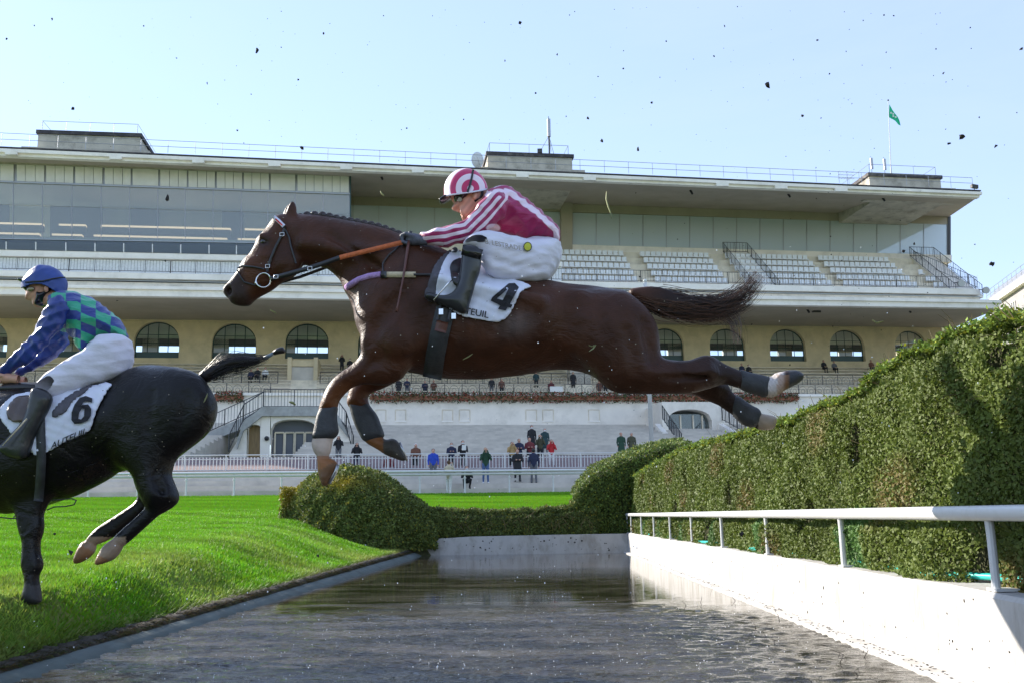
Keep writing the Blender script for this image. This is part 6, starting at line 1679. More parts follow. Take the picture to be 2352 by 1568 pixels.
def lettering(name, txt, B, org, ex, ey, Y, m, parent, off=0.02, bold=0.0, y0=-0.25, on=None):
    """flat print: text of unit height laid on the surface, px = org + u*ex + v*ey"""
    cu = bpy.data.curves.new(name, 'FONT'); cu.body = txt; cu.size = 1.0; cu.offset = bold; cu.resolution_u = 3
    tmp = bpy.data.objects.new(name, cu); col.objects.link(tmp)
    me = bpy.data.meshes.new_from_object(tmp.evaluated_get(bpy.context.evaluated_depsgraph_get()))
    n = len(me.vertices); co = np.zeros(n * 3); me.vertices.foreach_get('co', co); co = co.reshape(-1, 3)
    px = org[0] + co[:, 0] * ex[0] + co[:, 1] * ey[0]; py = org[1] + co[:, 0] * ex[1] + co[:, 1] * ey[1]
    if on is not None:        # printed on a cloth: follow its own surface
        gx, gy, YY = CLOTH_Y[on]; fi = np.clip((px - gx[0]) / (gx[1] - gx[0]), 0, len(gx) - 1.001); fj = np.clip((py - gy[0]) / (gy[1] - gy[0]), 0, len(gy) - 1.001)
        i0, j0 = fi.astype(int), fj.astype(int); a, b = fi - i0, fj - j0
        yy = YY[i0, j0] * (1 - a) * (1 - b) + YY[i0 + 1, j0] * a * (1 - b) + YY[i0, j0 + 1] * (1 - a) * b + YY[i0 + 1, j0 + 1] * a * b
        pts = np.array([atY(u_, v_, w_ - off) for u_, v_, w_ in zip(px, py, yy)]) - wloc(parent)
    else: pts = surf(B, px, py, Y, off, y0) - wloc(parent)
    me.vertices.foreach_set('co', pts.astype(np.float32).ravel()); me.materials.clear(); me.materials.append(m); me.update()
    bpy.data.objects.remove(tmp); bpy.data.curves.remove(cu)
    return link(name, me, parent)

def coat_material(name, rough=0.42, spec=0.3, speck=0.35):
    """short hair: fine streaky relief, soft muscle relief, and flecks of mud"""
    m = mat(name, (0.1, 0.04, 0.02), rough, var=0.30, scale=6, attr='tint', spec=spec)
    n, l = m.node_tree.nodes, m.node_tree.links; b = n['Principled BSDF']; co = n.new('ShaderNodeTexCoord')
    def noise(sc, det, st=(1, 1, 1), dist=0.0):
        mp_ = n.new('ShaderNodeMapping'); mp_.inputs['Scale'].default_value = st; mp_.inputs['Rotation'].default_value = (0, 0.35, 0); l.new(co.outputs['Object'], mp_.inputs['Vector'])
        t = n.new('ShaderNodeTexNoise'); t.inputs['Scale'].default_value = sc; t.inputs['Detail'].default_value = det; t.inputs['Distortion'].default_value = dist; l.new(mp_.outputs['Vector'], t.inputs['Vector']); return t.outputs['Fac']
    b1 = n.new('ShaderNodeBump'); b1.inputs['Strength'].default_value = 0.45; b1.inputs['Distance'].default_value = 0.006; l.new(noise(90, 4, (0.35, 1, 1.6)), b1.inputs['Height'])
    b2 = n.new('ShaderNodeBump'); b2.inputs['Strength'].default_value = 0.42; b2.inputs['Distance'].default_value = 0.03; l.new(noise(7, 3, (1, 1, 1), 1.6), b2.inputs['Height'])
    l.new(b2.outputs['Normal'], b1.inputs['Normal']); l.new(b1.outputs['Normal'], b.inputs['Normal'])
    rr_ = n.new('ShaderNodeMapRange'); rr_.inputs['From Min'].default_value = 0.3; rr_.inputs['From Max'].default_value = 0.7; rr_.inputs['To Min'].default_value = rough - 0.12; rr_.inputs['To Max'].default_value = rough + 0.2
    l.new(noise(3.5, 5), rr_.inputs['Value']); l.new(rr_.outputs['Result'], b.inputs['Roughness'])
    vo = n.new('ShaderNodeTexVoronoi'); vo.inputs['Scale'].default_value = 26.0; l.new(co.outputs['Object'], vo.inputs['Vector'])
    lt_ = n.new('ShaderNodeMath'); lt_.operation = 'LESS_THAN'; lt_.inputs[1].default_value = 0.085; l.new(vo.outputs['Distance'], lt_.inputs[0])
    sp_ = n.new('ShaderNodeSeparateColor'); l.new(vo.outputs['Color'], sp_.inputs['Color'])
    gt_ = n.new('ShaderNodeMath'); gt_.operation = 'GREATER_THAN'; gt_.inputs[1].default_value = 1 - speck; l.new(sp_.outputs['Red'], gt_.inputs[0])
    mu_ = n.new('ShaderNodeMath'); mu_.operation = 'MULTIPLY'; l.new(lt_.outputs['Value'], mu_.inputs[0]); l.new(gt_.outputs['Value'], mu_.inputs[1])
    src = b.inputs['Base Color'].links[0].from_socket; x = n.new('ShaderNodeMix'); x.data_type = 'RGBA'; x.inputs['B'].default_value = (0.30, 0.26, 0.20, 1)
    l.new(mu_.outputs['Value'], x.inputs['Factor']); l.new(src, x.inputs['A']); l.new(x.outputs['Result'], b.inputs['Base Color'])
    return m
M['coat_bay'] = coat_material('bay_coat', 0.45, 0.22, 0.35); M['coat_black'] = coat_material('black_coat', 0.32, 0.28, 0.30)
M['leather_black'] = mat('black_leather', (0.018, 0.017, 0.018), 0.38, var=0.2, scale=30)
M['leather_boot'] = mat('boot_leather', (0.022, 0.024, 0.026), 0.28, var=0.25, scale=9, bump=0.15, bscale=25)
M['rubber_rein'] = mat('orange_rein_grip', (0.50, 0.12, 0.035), 0.7, var=0.2, scale=60, bump=0.4, bscale=180)
M['leg_wrap'] = mat('leg_boot_neoprene', (0.028, 0.030, 0.033), 0.6, var=0.25, scale=25, bump=0.2, bscale=70)
M['chrome'] = mat('bit_steel', (0.75, 0.75, 0.74), 0.2, metal=1.0)
M['fleece'] = mat('lilac_fleece', (0.42, 0.26, 0.52), 0.95, var=0.2, scale=50, bump=0.6, bscale=120)
M['elastic'] = mat('cream_elastic', (0.50, 0.42, 0.28), 0.9, var=0.1, scale=60)
M['cloth_white'] = mat('white_number_cloth', (0.66, 0.68, 0.78), 0.85, var=0.04, scale=12, bump=0.25, bscale=14, dirt=(0.4, 0.38, 0.38), dirt_amt=0.25, dirt_scale=6)
M['print_black'] = mat('black_print', (0.015, 0.015, 0.02), 0.8)
M['pad_grey'] = mat('grey_saddle_pad', (0.085, 0.08, 0.095), 0.9, var=0.2, scale=20, bump=0.3, bscale=50)
M['breeches'] = mat('white_breeches', (0.64, 0.63, 0.71), 0.7, var=0.07, scale=10, bump=0.3, bscale=20, stretch=(0.6, 1, 1.7), dirt=(0.45, 0.42, 0.42), dirt_amt=0.4, dirt_scale=9)
M['hoof'] = mat('hoof_horn', (0.06, 0.05, 0.042), 0.5, var=0.3, scale=20, stretch=(1, 1, 4))
M['eye'] = mat('horse_eye', (0.006, 0.004, 0.003), 0.06, spec=0.8)
M['hair_dark'] = mat('horse_hair', (0.022, 0.012, 0.008), 0.45, var=0.4, scale=60, attr=None)
M['hair_black'] = mat('black_horse_hair', (0.010, 0.009, 0.009), 0.42, var=0.4, scale=60)
M['goggle'] = mat('goggle_black', (0.012, 0.012, 0.014), 0.18)
M['lens'] = mat('goggle_lens', (0.20, 0.17, 0.10), 0.08, metal=0.6)
M['glove'] = mat('dark_glove', (0.085, 0.09, 0.12), 0.6, var=0.25, scale=40, bump=0.3)
M['mask_cloth'] = mat('lavender_mask', (0.5, 0.5, 0.62), 0.85, bump=0.2, bscale=20)
M['whip_brown'] = mat('whip_leather', (0.10, 0.035, 0.025), 0.5)
M['emblem'] = mat('yellow_emblem', (0.45, 0.45, 0.03), 0.7)
M['tan_print'] = mat('taupe_print', (0.30, 0.27, 0.24), 0.8)
M['shoe_steel'] = mat('horseshoe', (0.45, 0.46, 0.47), 0.35, metal=0.9)
def two_tone(name, c0, c1, rough=0.5, bump=0.3):
    m = bpy.data.materials.new(name); m.use_nodes = True; n, l = m.node_tree.nodes, m.node_tree.links; b = n['Principled BSDF']; b.inputs['Roughness'].default_value = rough
    b.inputs['Sheen Weight'].default_value = 0.15
    a = n.new('ShaderNodeAttribute'); a.attribute_name = 'pat'
    r = n.new('ShaderNodeMapRange'); r.inputs['From Min'].default_value = 0.47; r.inputs['From Max'].default_value = 0.53
    l.new(a.outputs['Fac'], r.inputs['Value']); x = n.new('ShaderNodeMix'); x.data_type = 'RGBA'; x.inputs['A'].default_value = (*c0, 1); x.inputs['B'].default_value = (*c1, 1)
    l.new(r.outputs['Result'], x.inputs['Factor']); l.new(x.outputs['Result'], b.inputs['Base Color'])
    co = n.new('ShaderNodeTexCoord'); t = n.new('ShaderNodeTexNoise'); t.inputs['Scale'].default_value = 11; t.inputs['Detail'].default_value = 3; t.inputs['Distortion'].default_value = 1.2
    mp_ = n.new('ShaderNodeMapping'); mp_.inputs['Rotation'].default_value = (0, 0.7, 0); mp_.inputs['Scale'].default_value = (0.6, 1, 1.8)
    l.new(co.outputs['Object'], mp_.inputs['Vector']); l.new(mp_.outputs['Vector'], t.inputs['Vector'])
    bp = n.new('ShaderNodeBump'); bp.inputs['Strength'].default_value = bump; bp.inputs['Distance'].default_value = 0.03
    l.new(t.outputs['Fac'], bp.inputs['Height']); l.new(bp.outputs['Normal'], b.inputs['Normal']); return m
M['silk_magenta'] = two_tone('magenta_white_silk', (0.32, 0.008, 0.09), (0.78, 0.62, 0.72), 0.45, 0.45)
M['silk_check'] = two_tone('blue_green_check_silk', (0.014, 0.038, 0.22), (0.022, 0.33, 0.19), 0.45, 0.45)
M['silk_blue'] = mat('blue_silk', (0.014, 0.036, 0.20), 0.4, var=0.1, scale=9, bump=0.6, bscale=13)
M['cap_rings'] = two_tone('magenta_white_cap', (0.50, 0.008, 0.10), (0.80, 0.66, 0.74), 0.35, 0.05)
M['cap_blue'] = mat('blue_cap_silk', (0.018, 0.05, 0.23), 0.45, var=0.1, scale=14, bump=0.25, bscale=18)

def strands(name, m, parent, guides, Y, n, spread, rad=0.0022, ydepth=0.05, ends=(0.7, 1.05), y0=0.0, seg=12, taper=True):
    """hair strands following guide polylines in the photo plane"""
    Vs, Fs = [], []; k = 0
    for i in range(n):
        gd = np.array(guides[RNG.choice(len(guides), p=[w for _, w in guides_w(guides)])][0] if isinstance(guides[0][0][0], (list, tuple)) else guides[i % len(guides)], float)
        L = np.concatenate([[0], np.cumsum(np.linalg.norm(np.diff(gd, axis=0), axis=1))]); L /= L[-1]
        t1 = RNG.uniform(*ends); t0 = RNG.uniform(0, 0.35) ** 1.5
        ts = np.linspace(t0, min(t1, 1.0), seg); px = np.interp(ts, L, gd[:, 0]); py = np.interp(ts, L, gd[:, 1])
        tx, ty = np.gradient(px), np.gradient(py); nl = np.hypot(tx, ty) + 1e-9
        sp = np.interp(ts, np.linspace(0, 1, len(spread)), spread); a = RNG.normal(0, 0.55); wv = 0.32 * np.sin(ts * RNG.uniform(4, 13) + RNG.uniform(0, 6))
        px = px - ty / nl * sp * (a + wv); py = py + tx / nl * sp * (a + wv); dy = np.clip(RNG.normal(0, ydepth), -2 * ydepth, 2 * ydepth) * np.interp(ts, [0, 1], [0.6, 1.2])
        C = np.array([atY(x_, y_, Y + y0 + d_) for x_, y_, d_ in zip(px, py, dy)])
        T = np.gradient(C, axis=0); T /= np.linalg.norm(T, axis=1)[:, None] + 1e-9; U = np.cross(T, [0, 1.0, 0.1]); U /= np.linalg.norm(U, axis=1)[:, None] + 1e-9; Wv = np.cross(T, U)
        r = rad * (np.linspace(1, 0.25, seg) if taper else np.ones(seg))
        for a_ in range(3): pass
        ring = np.stack([C + r[:, None] * (math.cos(2.094 * q) * U + math.sin(2.094 * q) * Wv) for q in range(3)], 1).reshape(-1, 3)
        Vs.append(ring); b = k
        for s_ in range(seg - 1):
            for q in range(3): Fs.append((b + s_ * 3 + q, b + s_ * 3 + (q + 1) % 3, b + (s_ + 1) * 3 + (q + 1) % 3, b + (s_ + 1) * 3 + q))
        k += seg * 3
    return fast_mesh(name, np.concatenate(Vs), Fs, m, parent, True)

# =================================================================== horse with number 4
Y4 = 5.5
T4 = [(870, 600), (940, 552), (1000, 568), (1060, 592), (1120, 618), (1180, 642), (1222, 656), (1299, 654), (1356, 658), (1401, 665), (1442, 672), (1470, 702), (1491, 728), (1505, 752), (1510, 782), (1508, 815), (1490, 850), (1450, 882), (1412, 895), (1384, 879), (1363, 862),
      (1327, 850), (1278, 846), (1218, 852), (1155, 860), (1102, 865), (1023, 866), (970, 860), (930, 852), (885, 830), (842, 786), (824, 765), (816, 740), (813, 705), (808, 684), (797, 660), (818, 640)]
HEAD_SKULL = [(630, 500), (641, 494), (660, 492), (680, 500), (695, 540), (697, 590), (692, 616), (683, 627), (672, 637), (658, 643), (640, 652), (620, 664), (590, 672), (562, 640), (556, 611), (569, 593), (580, 576), (587, 562), (590, 549), (604, 536), (612, 526), (622, 512)]
MUZZLE = [(572, 590), (557, 611), (544, 626), (534, 640), (524, 651), (515, 660), (512, 671), (518, 681), (526, 687), (530, 696), (542, 702), (560, 704), (575, 702), (580, 694), (595, 682), (624, 664), (640, 640), (610, 610)]
NECK = [(645, 520), (662, 496), (690, 494), (721, 495), (770, 502), (812, 510), (865, 520), (911, 534), (945, 552), (1010, 580), (1010, 690), (900, 740), (835, 705), (797, 662), (771, 633), (746, 613), (712, 612), (690, 605), (660, 590)]
def head_shift(P, dx, dy): return [(a + dx, b + dy) for a, b in P]
parts4 = [
    (T4, 0.0, 0.285, 0.34, dict(k=0.05)),
    ([(1150, 650), (1300, 660), (1340, 760), (1250, 840), (1050, 860), (960, 820), (960, 680)], 0.0, 0.30, 0.26, dict(k=0.09)),
    (NECK, 0.0, 0.120, 0.17, dict(k=0.07)),
    (HEAD_SKULL, 0.0, 0.098, 0.115, dict(k=0.02)),
    (MUZZLE, 0.0, 0.066, 0.065, dict(k=0.04)),
    ([(870, 640), (950, 600), (1000, 690), (970, 790), (915, 850), (850, 800), (822, 750), (828, 690)], -0.15, 0.13, 0.16, dict(k=0.07)),
    ([(870, 640), (950, 600), (1000, 690), (970, 790), (915, 850), (850, 800), (822, 750), (828, 690)], 0.15, 0.13, 0.16, dict(k=0.07)),
    # near foreleg
    ([(846, 800), (826, 820), (809, 838), (780, 857), (763, 872), (749, 893), (740, 915), (737, 932), (735, 946), (771, 946), (775, 931), (780, 917), (794, 901), (808, 889), (834, 881), (864, 884), (895, 884), (935, 862), (950, 800), (910, 750), (868, 770)], -0.15, 0.085, 0.085, dict(k=0.035)),
    ([(738, 922), (733, 939), (728, 960), (723, 988), (719, 1005), (715, 1016), (718, 1032), (728, 1049), (746, 1055), (760, 1040), (763, 1016), (767, 1004), (773, 990), (770, 973), (768, 952), (774, 931), (762, 912)], -0.15, 0.043, 0.05, dict(k=0.02)),
    ([(727, 1046), (730, 1068), (730, 1082), (735, 1103), (739, 1112), (748, 1119), (761, 1101), (776, 1074), (775, 1060), (757, 1048)], -0.15, 0.055, 0.05, dict(k=0.012, id=20)),
    # far foreleg
    ([(850, 830), (826, 862), (805, 889), (800, 905), (797, 921), (802, 934), (830, 944), (850, 937), (844, 922), (845, 910), (853, 900), (875, 894), (915, 873), (940, 840), (900, 800)], 0.14, 0.08, 0.08, dict(k=0.035)),
    ([(798, 918), (805, 936), (810, 955), (818, 978), (829, 999), (838, 1014), (852, 1022), (872, 1016), (880, 1006), (878, 994), (872, 975), (864, 952), (850, 935), (842, 916)], 0.14, 0.043, 0.05, dict(k=0.02)),
    ([(838, 1008), (850, 1022), (870, 1033), (885, 1044), (906, 1052), (930, 1060), (932, 1052), (920, 1021), (911, 1008), (898, 1005), (888, 1010), (874, 1002)], 0.14, 0.055, 0.05, dict(k=0.012, id=20)),
    # near hind leg
    ([(1320, 700), (1420, 670), (1470, 702), (1503, 745), (1512, 790), (1517, 815), (1527, 826), (1573, 829), (1602, 823), (1619, 817), (1640, 823), (1660, 850), (1662, 878), (1620, 895), (1580, 904), (1524, 904), (1454, 904), (1410, 902), (1370, 868), (1335, 800)], -0.13, 0.14, 0.19, dict(k=0.06)),
    ([(1590, 830), (1619, 817), (1641, 823), (1671, 839), (1699, 850), (1715, 857), (1751, 864), (1769, 868), (1769, 911), (1743, 903), (1704, 893), (1659, 879), (1620, 888), (1585, 866)], -0.14, 0.048, 0.05, dict(k=0.025)),
    ([(1749, 862), (1767, 868), (1781, 855), (1797, 853), (1809, 850), (1824, 848), (1838, 853), (1849, 862), (1839, 877), (1818, 888), (1800, 897), (1781, 911), (1767, 912), (1743, 903)], -0.14, 0.055, 0.05, dict(k=0.015, id=20)),
    # far hind leg
    ([(1330, 700), (1460, 720), (1500, 780), (1525, 835), (1580, 845), (1640, 858), (1662, 874), (1676, 894), (1655, 924), (1605, 908), (1580, 904), (1454, 904), (1398, 890)], 0.13, 0.13, 0.17, dict(k=0.06)),
    ([(1598, 858), (1660, 870), (1675, 893), (1695, 912), (1723, 933), (1744, 943), (1748, 960), (1741, 977), (1727, 978), (1711, 974), (1683, 952), (1666, 941), (1647, 927), (1603, 908)], 0.13, 0.048, 0.05, dict(k=0.025)),
    ([(1725, 938), (1746, 949), (1764, 951), (1786, 957), (1782, 976), (1778, 986), (1748, 988), (1728, 978)], 0.13, 0.052, 0.045, dict(k=0.015, id=20)),
    # ears
    ([(664, 520), (655, 500), (659, 478), (673, 457), (683, 478), (680, 500), (676, 518)], -0.052, 0.020, 0.03, dict(k=0.012, sm=1)),
    ([(656, 518), (648, 500), (653, 482), (666, 464), (675, 482), (673, 500), (668, 516)], 0.052, 0.020, 0.03, dict(k=0.012, sm=1)),
]
B4 = make_body(parts4, Y4, 0.0095)
# nostril, eye socket, cheek and muscle relief
def p4(px, py, y): return P3(px, py, Y4 + y)
B4.ell(p4(526, 668, -0.05), (0.018, 0.03, 0.024), 0.012, 0, sub=True)
B4.ell(p4(606, 555, -0.10), (0.024, 0.02, 0.016), 0.012, 0, sub=True)
B4.cap(p4(600, 541, -0.083), p4(617, 546, -0.088), 0.014, 0.012, 0.018, 3)
B4.cap(p4(577, 600, -0.072), p4(612, 588, -0.085), 0.012, 0.016, 0.02, 3)
B4.ell(p4(662, 604, -0.062), (0.075, 0.045, 0.085), 0.03, 3)
B4.cap(p4(548, 694, -0.055), p4(588, 674, -0.064), 0.004, 0.004, 0.008, 0, sub=True)
B4.ell(p4(858, 788, -0.19), (0.07, 0.07, 0.09), 0.05, 0)
B4.ell(p4(1400, 760, -0.20), (0.20, 0.07, 0.16), 0.07, 0)
B4.cap(p4(725, 606, -0.125), p4(785, 645, -0.15), 0.012, 0.016, 0.04, 0, sub=True)      # jugular groove
B4.cap(p4(950, 640, -0.31), p4(866, 752, -0.31), 0.022, 0.03, 0.06, 0, sub=True)       # edge of the shoulder blade
B4.ell(p4(925, 775, -0.26), (0.10, 0.05, 0.10), 0.05, 0)                                # triceps
B4.cap(p4(960, 820, -0.30), p4(985, 700, -0.33), 0.02, 0.03, 0.06, 0, sub=True)
B4.ell(p4(1300, 745, -0.315), (0.06, 0.05, 0.10), 0.07, 0, sub=True)                    # flank hollow
B4.ell(p4(1325, 690, -0.20), (0.06, 0.05, 0.05), 0.05, 0)                               # point of the hip
B4.cap(p4(1480, 740, -0.26), p4(1500, 830, -0.25), 0.012, 0.02, 0.05, 0, sub=True)
B4.cap(p4(1530, 868, -0.25), p4(1620, 862, -0.20), 0.010, 0.012, 0.04, 0, sub=True)
B4.cap(p4(800, 885, -0.235), p4(860, 830, -0.245), 0.010, 0.014, 0.03, 0, sub=True)     # forearm muscles
B4.cap(p4(700, 560, -0.11), p4(900, 590, -0.14), 0.03, 0.05, 0.06, 0)                   # crest muscle
for i_ in range(7): B4.cap(p4(1065 + i_ * 28, 720, -0.325), p4(1050 + i_ * 28, 830, -0.29), 0.010, 0.008, 0.045, 0, sub=True)   # ribs
B4.cap(p4(1010, 640, -0.30), p4(1240, 690, -0.30), 0.03, 0.02, 0.07, 0)                  # back muscle
B4.cap(p4(1370, 700, -0.30), p4(1395, 800, -0.335), 0.016, 0.02, 0.05, 0, sub=True)
B4.cap(p4(1440, 760, -0.30), p4(1460, 850, -0.29), 0.012, 0.016, 0.05, 0, sub=True)
B4.cap(p4(880, 700, -0.30), p4(845, 790, -0.285), 0.012, 0.016, 0.045, 0, sub=True)
B4.cap(p4(760, 540, -0.125), p4(900, 640, -0.17), 0.012, 0.02, 0.05, 0, sub=True)
B4.cap(p4(1100, 800, -0.30), p4(1240, 770, -0.315), 0.004, 0.004, 0.012, 0); B4.cap(p4(1240, 770, -0.315), p4(1300, 800, -0.30), 0.004, 0.003, 0.012, 0)   # belly vein
B4.cap(p4(590, 590, -0.087), p4(570, 625, -0.072), 0.004, 0.003, 0.01, 0); B4.cap(p4(592, 592, -0.087), p4(585, 620, -0.08), 0.004, 0.003, 0.01, 0)
B4.cap(p4(640, 620, -0.112), p4(672, 612, -0.115), 0.008, 0.010, 0.025, 0, sub=True)
h4 = thing('racehorse', 'dark bay racehorse wearing number 4 in mid leap over the water ditch', 'horse', tuple(p4(1180, 760, 0)))
def coat4(px, py, V):
    n = len(px); c = np.tile(np.array([0.052, 0.0180, 0.0080]), (n, 1))
    def blend(m, colr): return c * (1 - m[:, None]) + np.array(colr)[None, :] * m[:, None]
    sm = lambda x, a, b: sstep((x - a) / (b - a))
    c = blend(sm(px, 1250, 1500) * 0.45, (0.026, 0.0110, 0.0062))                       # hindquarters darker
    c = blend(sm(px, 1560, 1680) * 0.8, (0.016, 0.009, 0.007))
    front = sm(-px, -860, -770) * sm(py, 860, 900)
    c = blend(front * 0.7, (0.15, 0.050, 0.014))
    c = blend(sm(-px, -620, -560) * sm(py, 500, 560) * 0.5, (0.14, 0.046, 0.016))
    muz = sm(-(px + 0.45 * (700 - py)), -605, -570); c = blend(muz * 0.85, (0.022, 0.015, 0.013))
    eye = np.exp(-(((px - 606) / 17) ** 2 + ((py - 555) / 12) ** 2)); c = blend(np.clip(eye, 0, 0.8), (0.02, 0.012, 0.01))
    c = blend(sm(-(py), -480, -455) * (px > 650) * (px < 690) * 0.8, (0.02, 0.012, 0.01))
    nearf = (px < 790) & (py > 1003) & (py < 1052); c = blend(nearf * 0.95, (0.50, 0.40, 0.33))
    past = (px < 800) & (py >= 1046) & (py < 1085); c = blend(past * 0.9, (0.30, 0.13, 0.05))  # sunlit orange painted into the pastern colour
    hoofn = (px < 800) & (py > 1062) & ((px - 730) * 0.55 + (py - 1060) > 20); c = blend(hoofn * 0.9, (0.17, 0.09, 0.045))
    farp = (px > 835) & (px < 885) & (py > 1004) & (py < 1060); c = blend(farp * 0.85, (0.22, 0.09, 0.03))
    hooff = (px >= 880) & (px < 945) & (py > 1000); c = blend(hooff * 0.95, (0.055, 0.05, 0.04))
    hindw = sm(px, 1752, 1764) * (1 - sm(px, 1796, 1806)) * (py < 930); c = blend(hindw * (0.75 + 0.2 * np.sin(px * 0.7) * np.sin(py * 0.5)), (0.60, 0.54, 0.50))
    c = blend(((px > 1785) & (px < 1812) & (py < 930) & (py > 860)) * 0.5, (0.34, 0.17, 0.08))
    c = blend(sm(px, 1808, 1816) * (py < 930) * 0.95, (0.04, 0.042, 0.045))
    c = blend(((px > 1742) & (py > 940)) * 0.85, (0.40, 0.32, 0.24))
    wet = np.exp(-(((px - 1185) / 40) ** 2 + ((py - 745) / 28) ** 2)); c = blend(wet * 0.35, (0.19, 0.17, 0.17))   # lather behind the cloth
    return c
V4, F4 = B4.mesh(2)
body_obj('body', B4, M['coat_bay'], h4, coat4, V=V4, Fc=F4)
e = surf(B4, [606], [556], Y4, -0.012)[0]
MB().ball(tuple(e), 0.021, 14, 10).build('eye', M['eye'], h4, True)
# tail
tp = [(1440, 670), (1454, 661), (1507, 657), (1542, 668), (1573, 676), (1600, 682), (1612, 706), (1590, 728), (1545, 726), (1507, 719), (1475, 707), (1454, 692)]
Bt = make_body([(tp, 0.0, 0.05, 0.07)], Y4, 0.011)
def tailcol(px, py, V): t = sstep((px - 1450) / 120)[:, None]; return np.array([0.060, 0.022, 0.010]) * (1 - t) + np.array([0.020, 0.010, 0.007]) * t
tl = body_obj('tail', Bt, M['coat_bay'], h4, tailcol)
gA = [(1455, 680), (1510, 690), (1560, 702), (1610, 708), (1655, 704), (1695, 685), (1725, 655), (1745, 630)]
gB = [(1455, 682), (1520, 698), (1580, 710), (1640, 710), (1690, 695), (1725, 670), (1742, 648)]
gC = [(1455, 684), (1530, 704), (1600, 712), (1650, 714), (1680, 728), (1690, 752), (1694, 790)]
gD = [(1455, 682), (1530, 700), (1610, 706), (1670, 704), (1712, 700), (1728, 690)]
M['hair_brown'] = mat('brown_horse_hair', (0.085, 0.036, 0.016), 0.5, var=0.4, scale=60)
hb = strands('tail_hair', M['hair_brown'], tl, [gA, gB, gD, gC], Y4, 330, [9, 20, 24, 24, 22, 18], 0.0022, 0.035, (0.5, 1.08)); hb['kind'] = 'stuff'
hs = strands('tail_hair', M['hair_dark'], tl, [gA, gA, gB, gB, gD, gD, gA, gB, gC], Y4, 520, [8, 19, 23, 23, 20, 16], 0.0024, 0.03, (0.6, 1.08))
hs['kind'] = 'stuff'
# plaited mane
crest = [(690, 494), (705, 490), (722, 489), (740, 490), (756, 493), (772, 497), (788, 500), (804, 503), (820, 506), (836, 509), (852, 512), (868, 516), (884, 521), (900, 527), (915, 533), (928, 539)]
for i, (a, b) in enumerate(crest):
    c = p4(a, b + 3, 0.0); mb = MB().ball(tuple(c), 0.021, 8, 6, (1.15, 0.8, 0.9)); mb.ball((c[0] + 0.012, c[1] - 0.014, c[2] - 0.012), 0.013, 6, 5); mb.build('mane_plait', M['hair_dark'], h4, True)
MB().tube([p4(a, b + 7, 0.0) for a, b in crest], 0.016, 6).build('mane_roach', M['hair_dark'], h4, True)
MB().tube([p4(641, 497, 0), p4(634, 505, -0.02), p4(629, 514, -0.03)], [0.012, 0.010, 0.003], 6).build('forelock', M['hair_dark'], h4, True)
# leg boots
for nm, pl, yc in (('near fore', [(741, 928), (732, 942), (726, 960), (721, 988), (716, 1008), (740, 1014), (767, 1008), (779, 992), (775, 973), (773, 952), (777, 931), (760, 924)], -0.15),
                   ('far fore', [(799, 924), (804, 937), (808, 955), (816, 978), (827, 1000), (835, 1013), (852, 1016), (884, 1003), (882, 993), (875, 974), (867, 952), (852, 934), (845, 922), (820, 918)], 0.14),
                   ('near hind', [(1697, 846), (1716, 854), (1751, 861), (1772, 866), (1766, 914), (1742, 907), (1704, 896), (1692, 880)], -0.14),
                   ('far hind', [(1688, 902), (1723, 929), (1746, 939), (1750, 960), (1743, 979), (1726, 981), (1710, 977), (1684, 956), (1670, 930)], 0.13)):
    Bb = make_body([(pl, yc, 0.060, 0.058, dict(pw=2.4))], Y4, 0.008)
    bo_ = body_obj('leg_boot', Bb, M['leg_wrap'], h4)
# shoe on the lifted fore hooves
MB().tube([p4(a, b, y) for a, b, y in ((775, 1066, -0.19), (770, 1082, -0.2), (756, 1108, -0.16), (757, 1109, -0.13), (772, 1084, -0.10), (777, 1068, -0.11))], 0.007, 6).build('shoe', M['shoe_steel'], h4, True)
MB().tube([p4(a, b, y) for a, b, y in ((918, 1015, 0.10), (926, 1034, 0.09), (934, 1056, 0.125), (934, 1056, 0.155), (926, 1034, 0.19), (918, 1015, 0.18))], 0.007, 6).build('shoe', M['shoe_steel'], h4, True)

# bridle
br = thing('bridle', 'black leather bridle with ring bit and orange rubber reins on the bay horse', 'bridle', tuple(p4(610, 640, -0.08)))
ribbon('cheekpiece', B4, [(655, 521), (648, 539), (633, 568), (621, 597), (613, 625)], 6, Y4, M['leather_black'], br)
ribbon('browband', B4, [(628, 498), (640, 508), (652, 520)], 9, Y4, M['browband'] if 'browband' in M else M['cloth_white'], br, off=0.01)
M['red_trim'] = mat('red_trim', (0.55, 0.02, 0.02), 0.6)
ribbon('browband_trim', B4, [(632, 503), (641, 511), (648, 518)], 3.5, Y4, M['red_trim'], br, off=0.017)
ribbon('noseband', B4, [(546, 617), (556, 611), (582, 613), (607, 618)], 4, Y4, M['leather_black'], br)
ribbon('noseband', B4, [(545, 620), (550, 632), (560, 648), (585, 655), (600, 655)], 3.5, Y4, M['leather_black'], br)
ribbon('throat_lash', B4, [(652, 522), (664, 545), (668, 565), (680, 605)], 4, Y4, M['leather_black'], br)
rc = surf(B4, [605], [644], Y4, 0.018)[0]
MB().tube([rc + np.array([0.043 * math.cos(a), -0.004 * math.sin(2 * a), 0.043 * math.sin(a)]) for a in np.linspace(0, 2 * math.pi, 29)], 0.0042, 8, caps=False).build('bit_ring', M['chrome'], br, True)
MB().tube([rc + np.array([-0.04, 0, -0.012]), rc + np.array([-0.055, 0.03, -0.012])], 0.009, 8).build('bit_mouthpiece', M['chrome'], br, True)
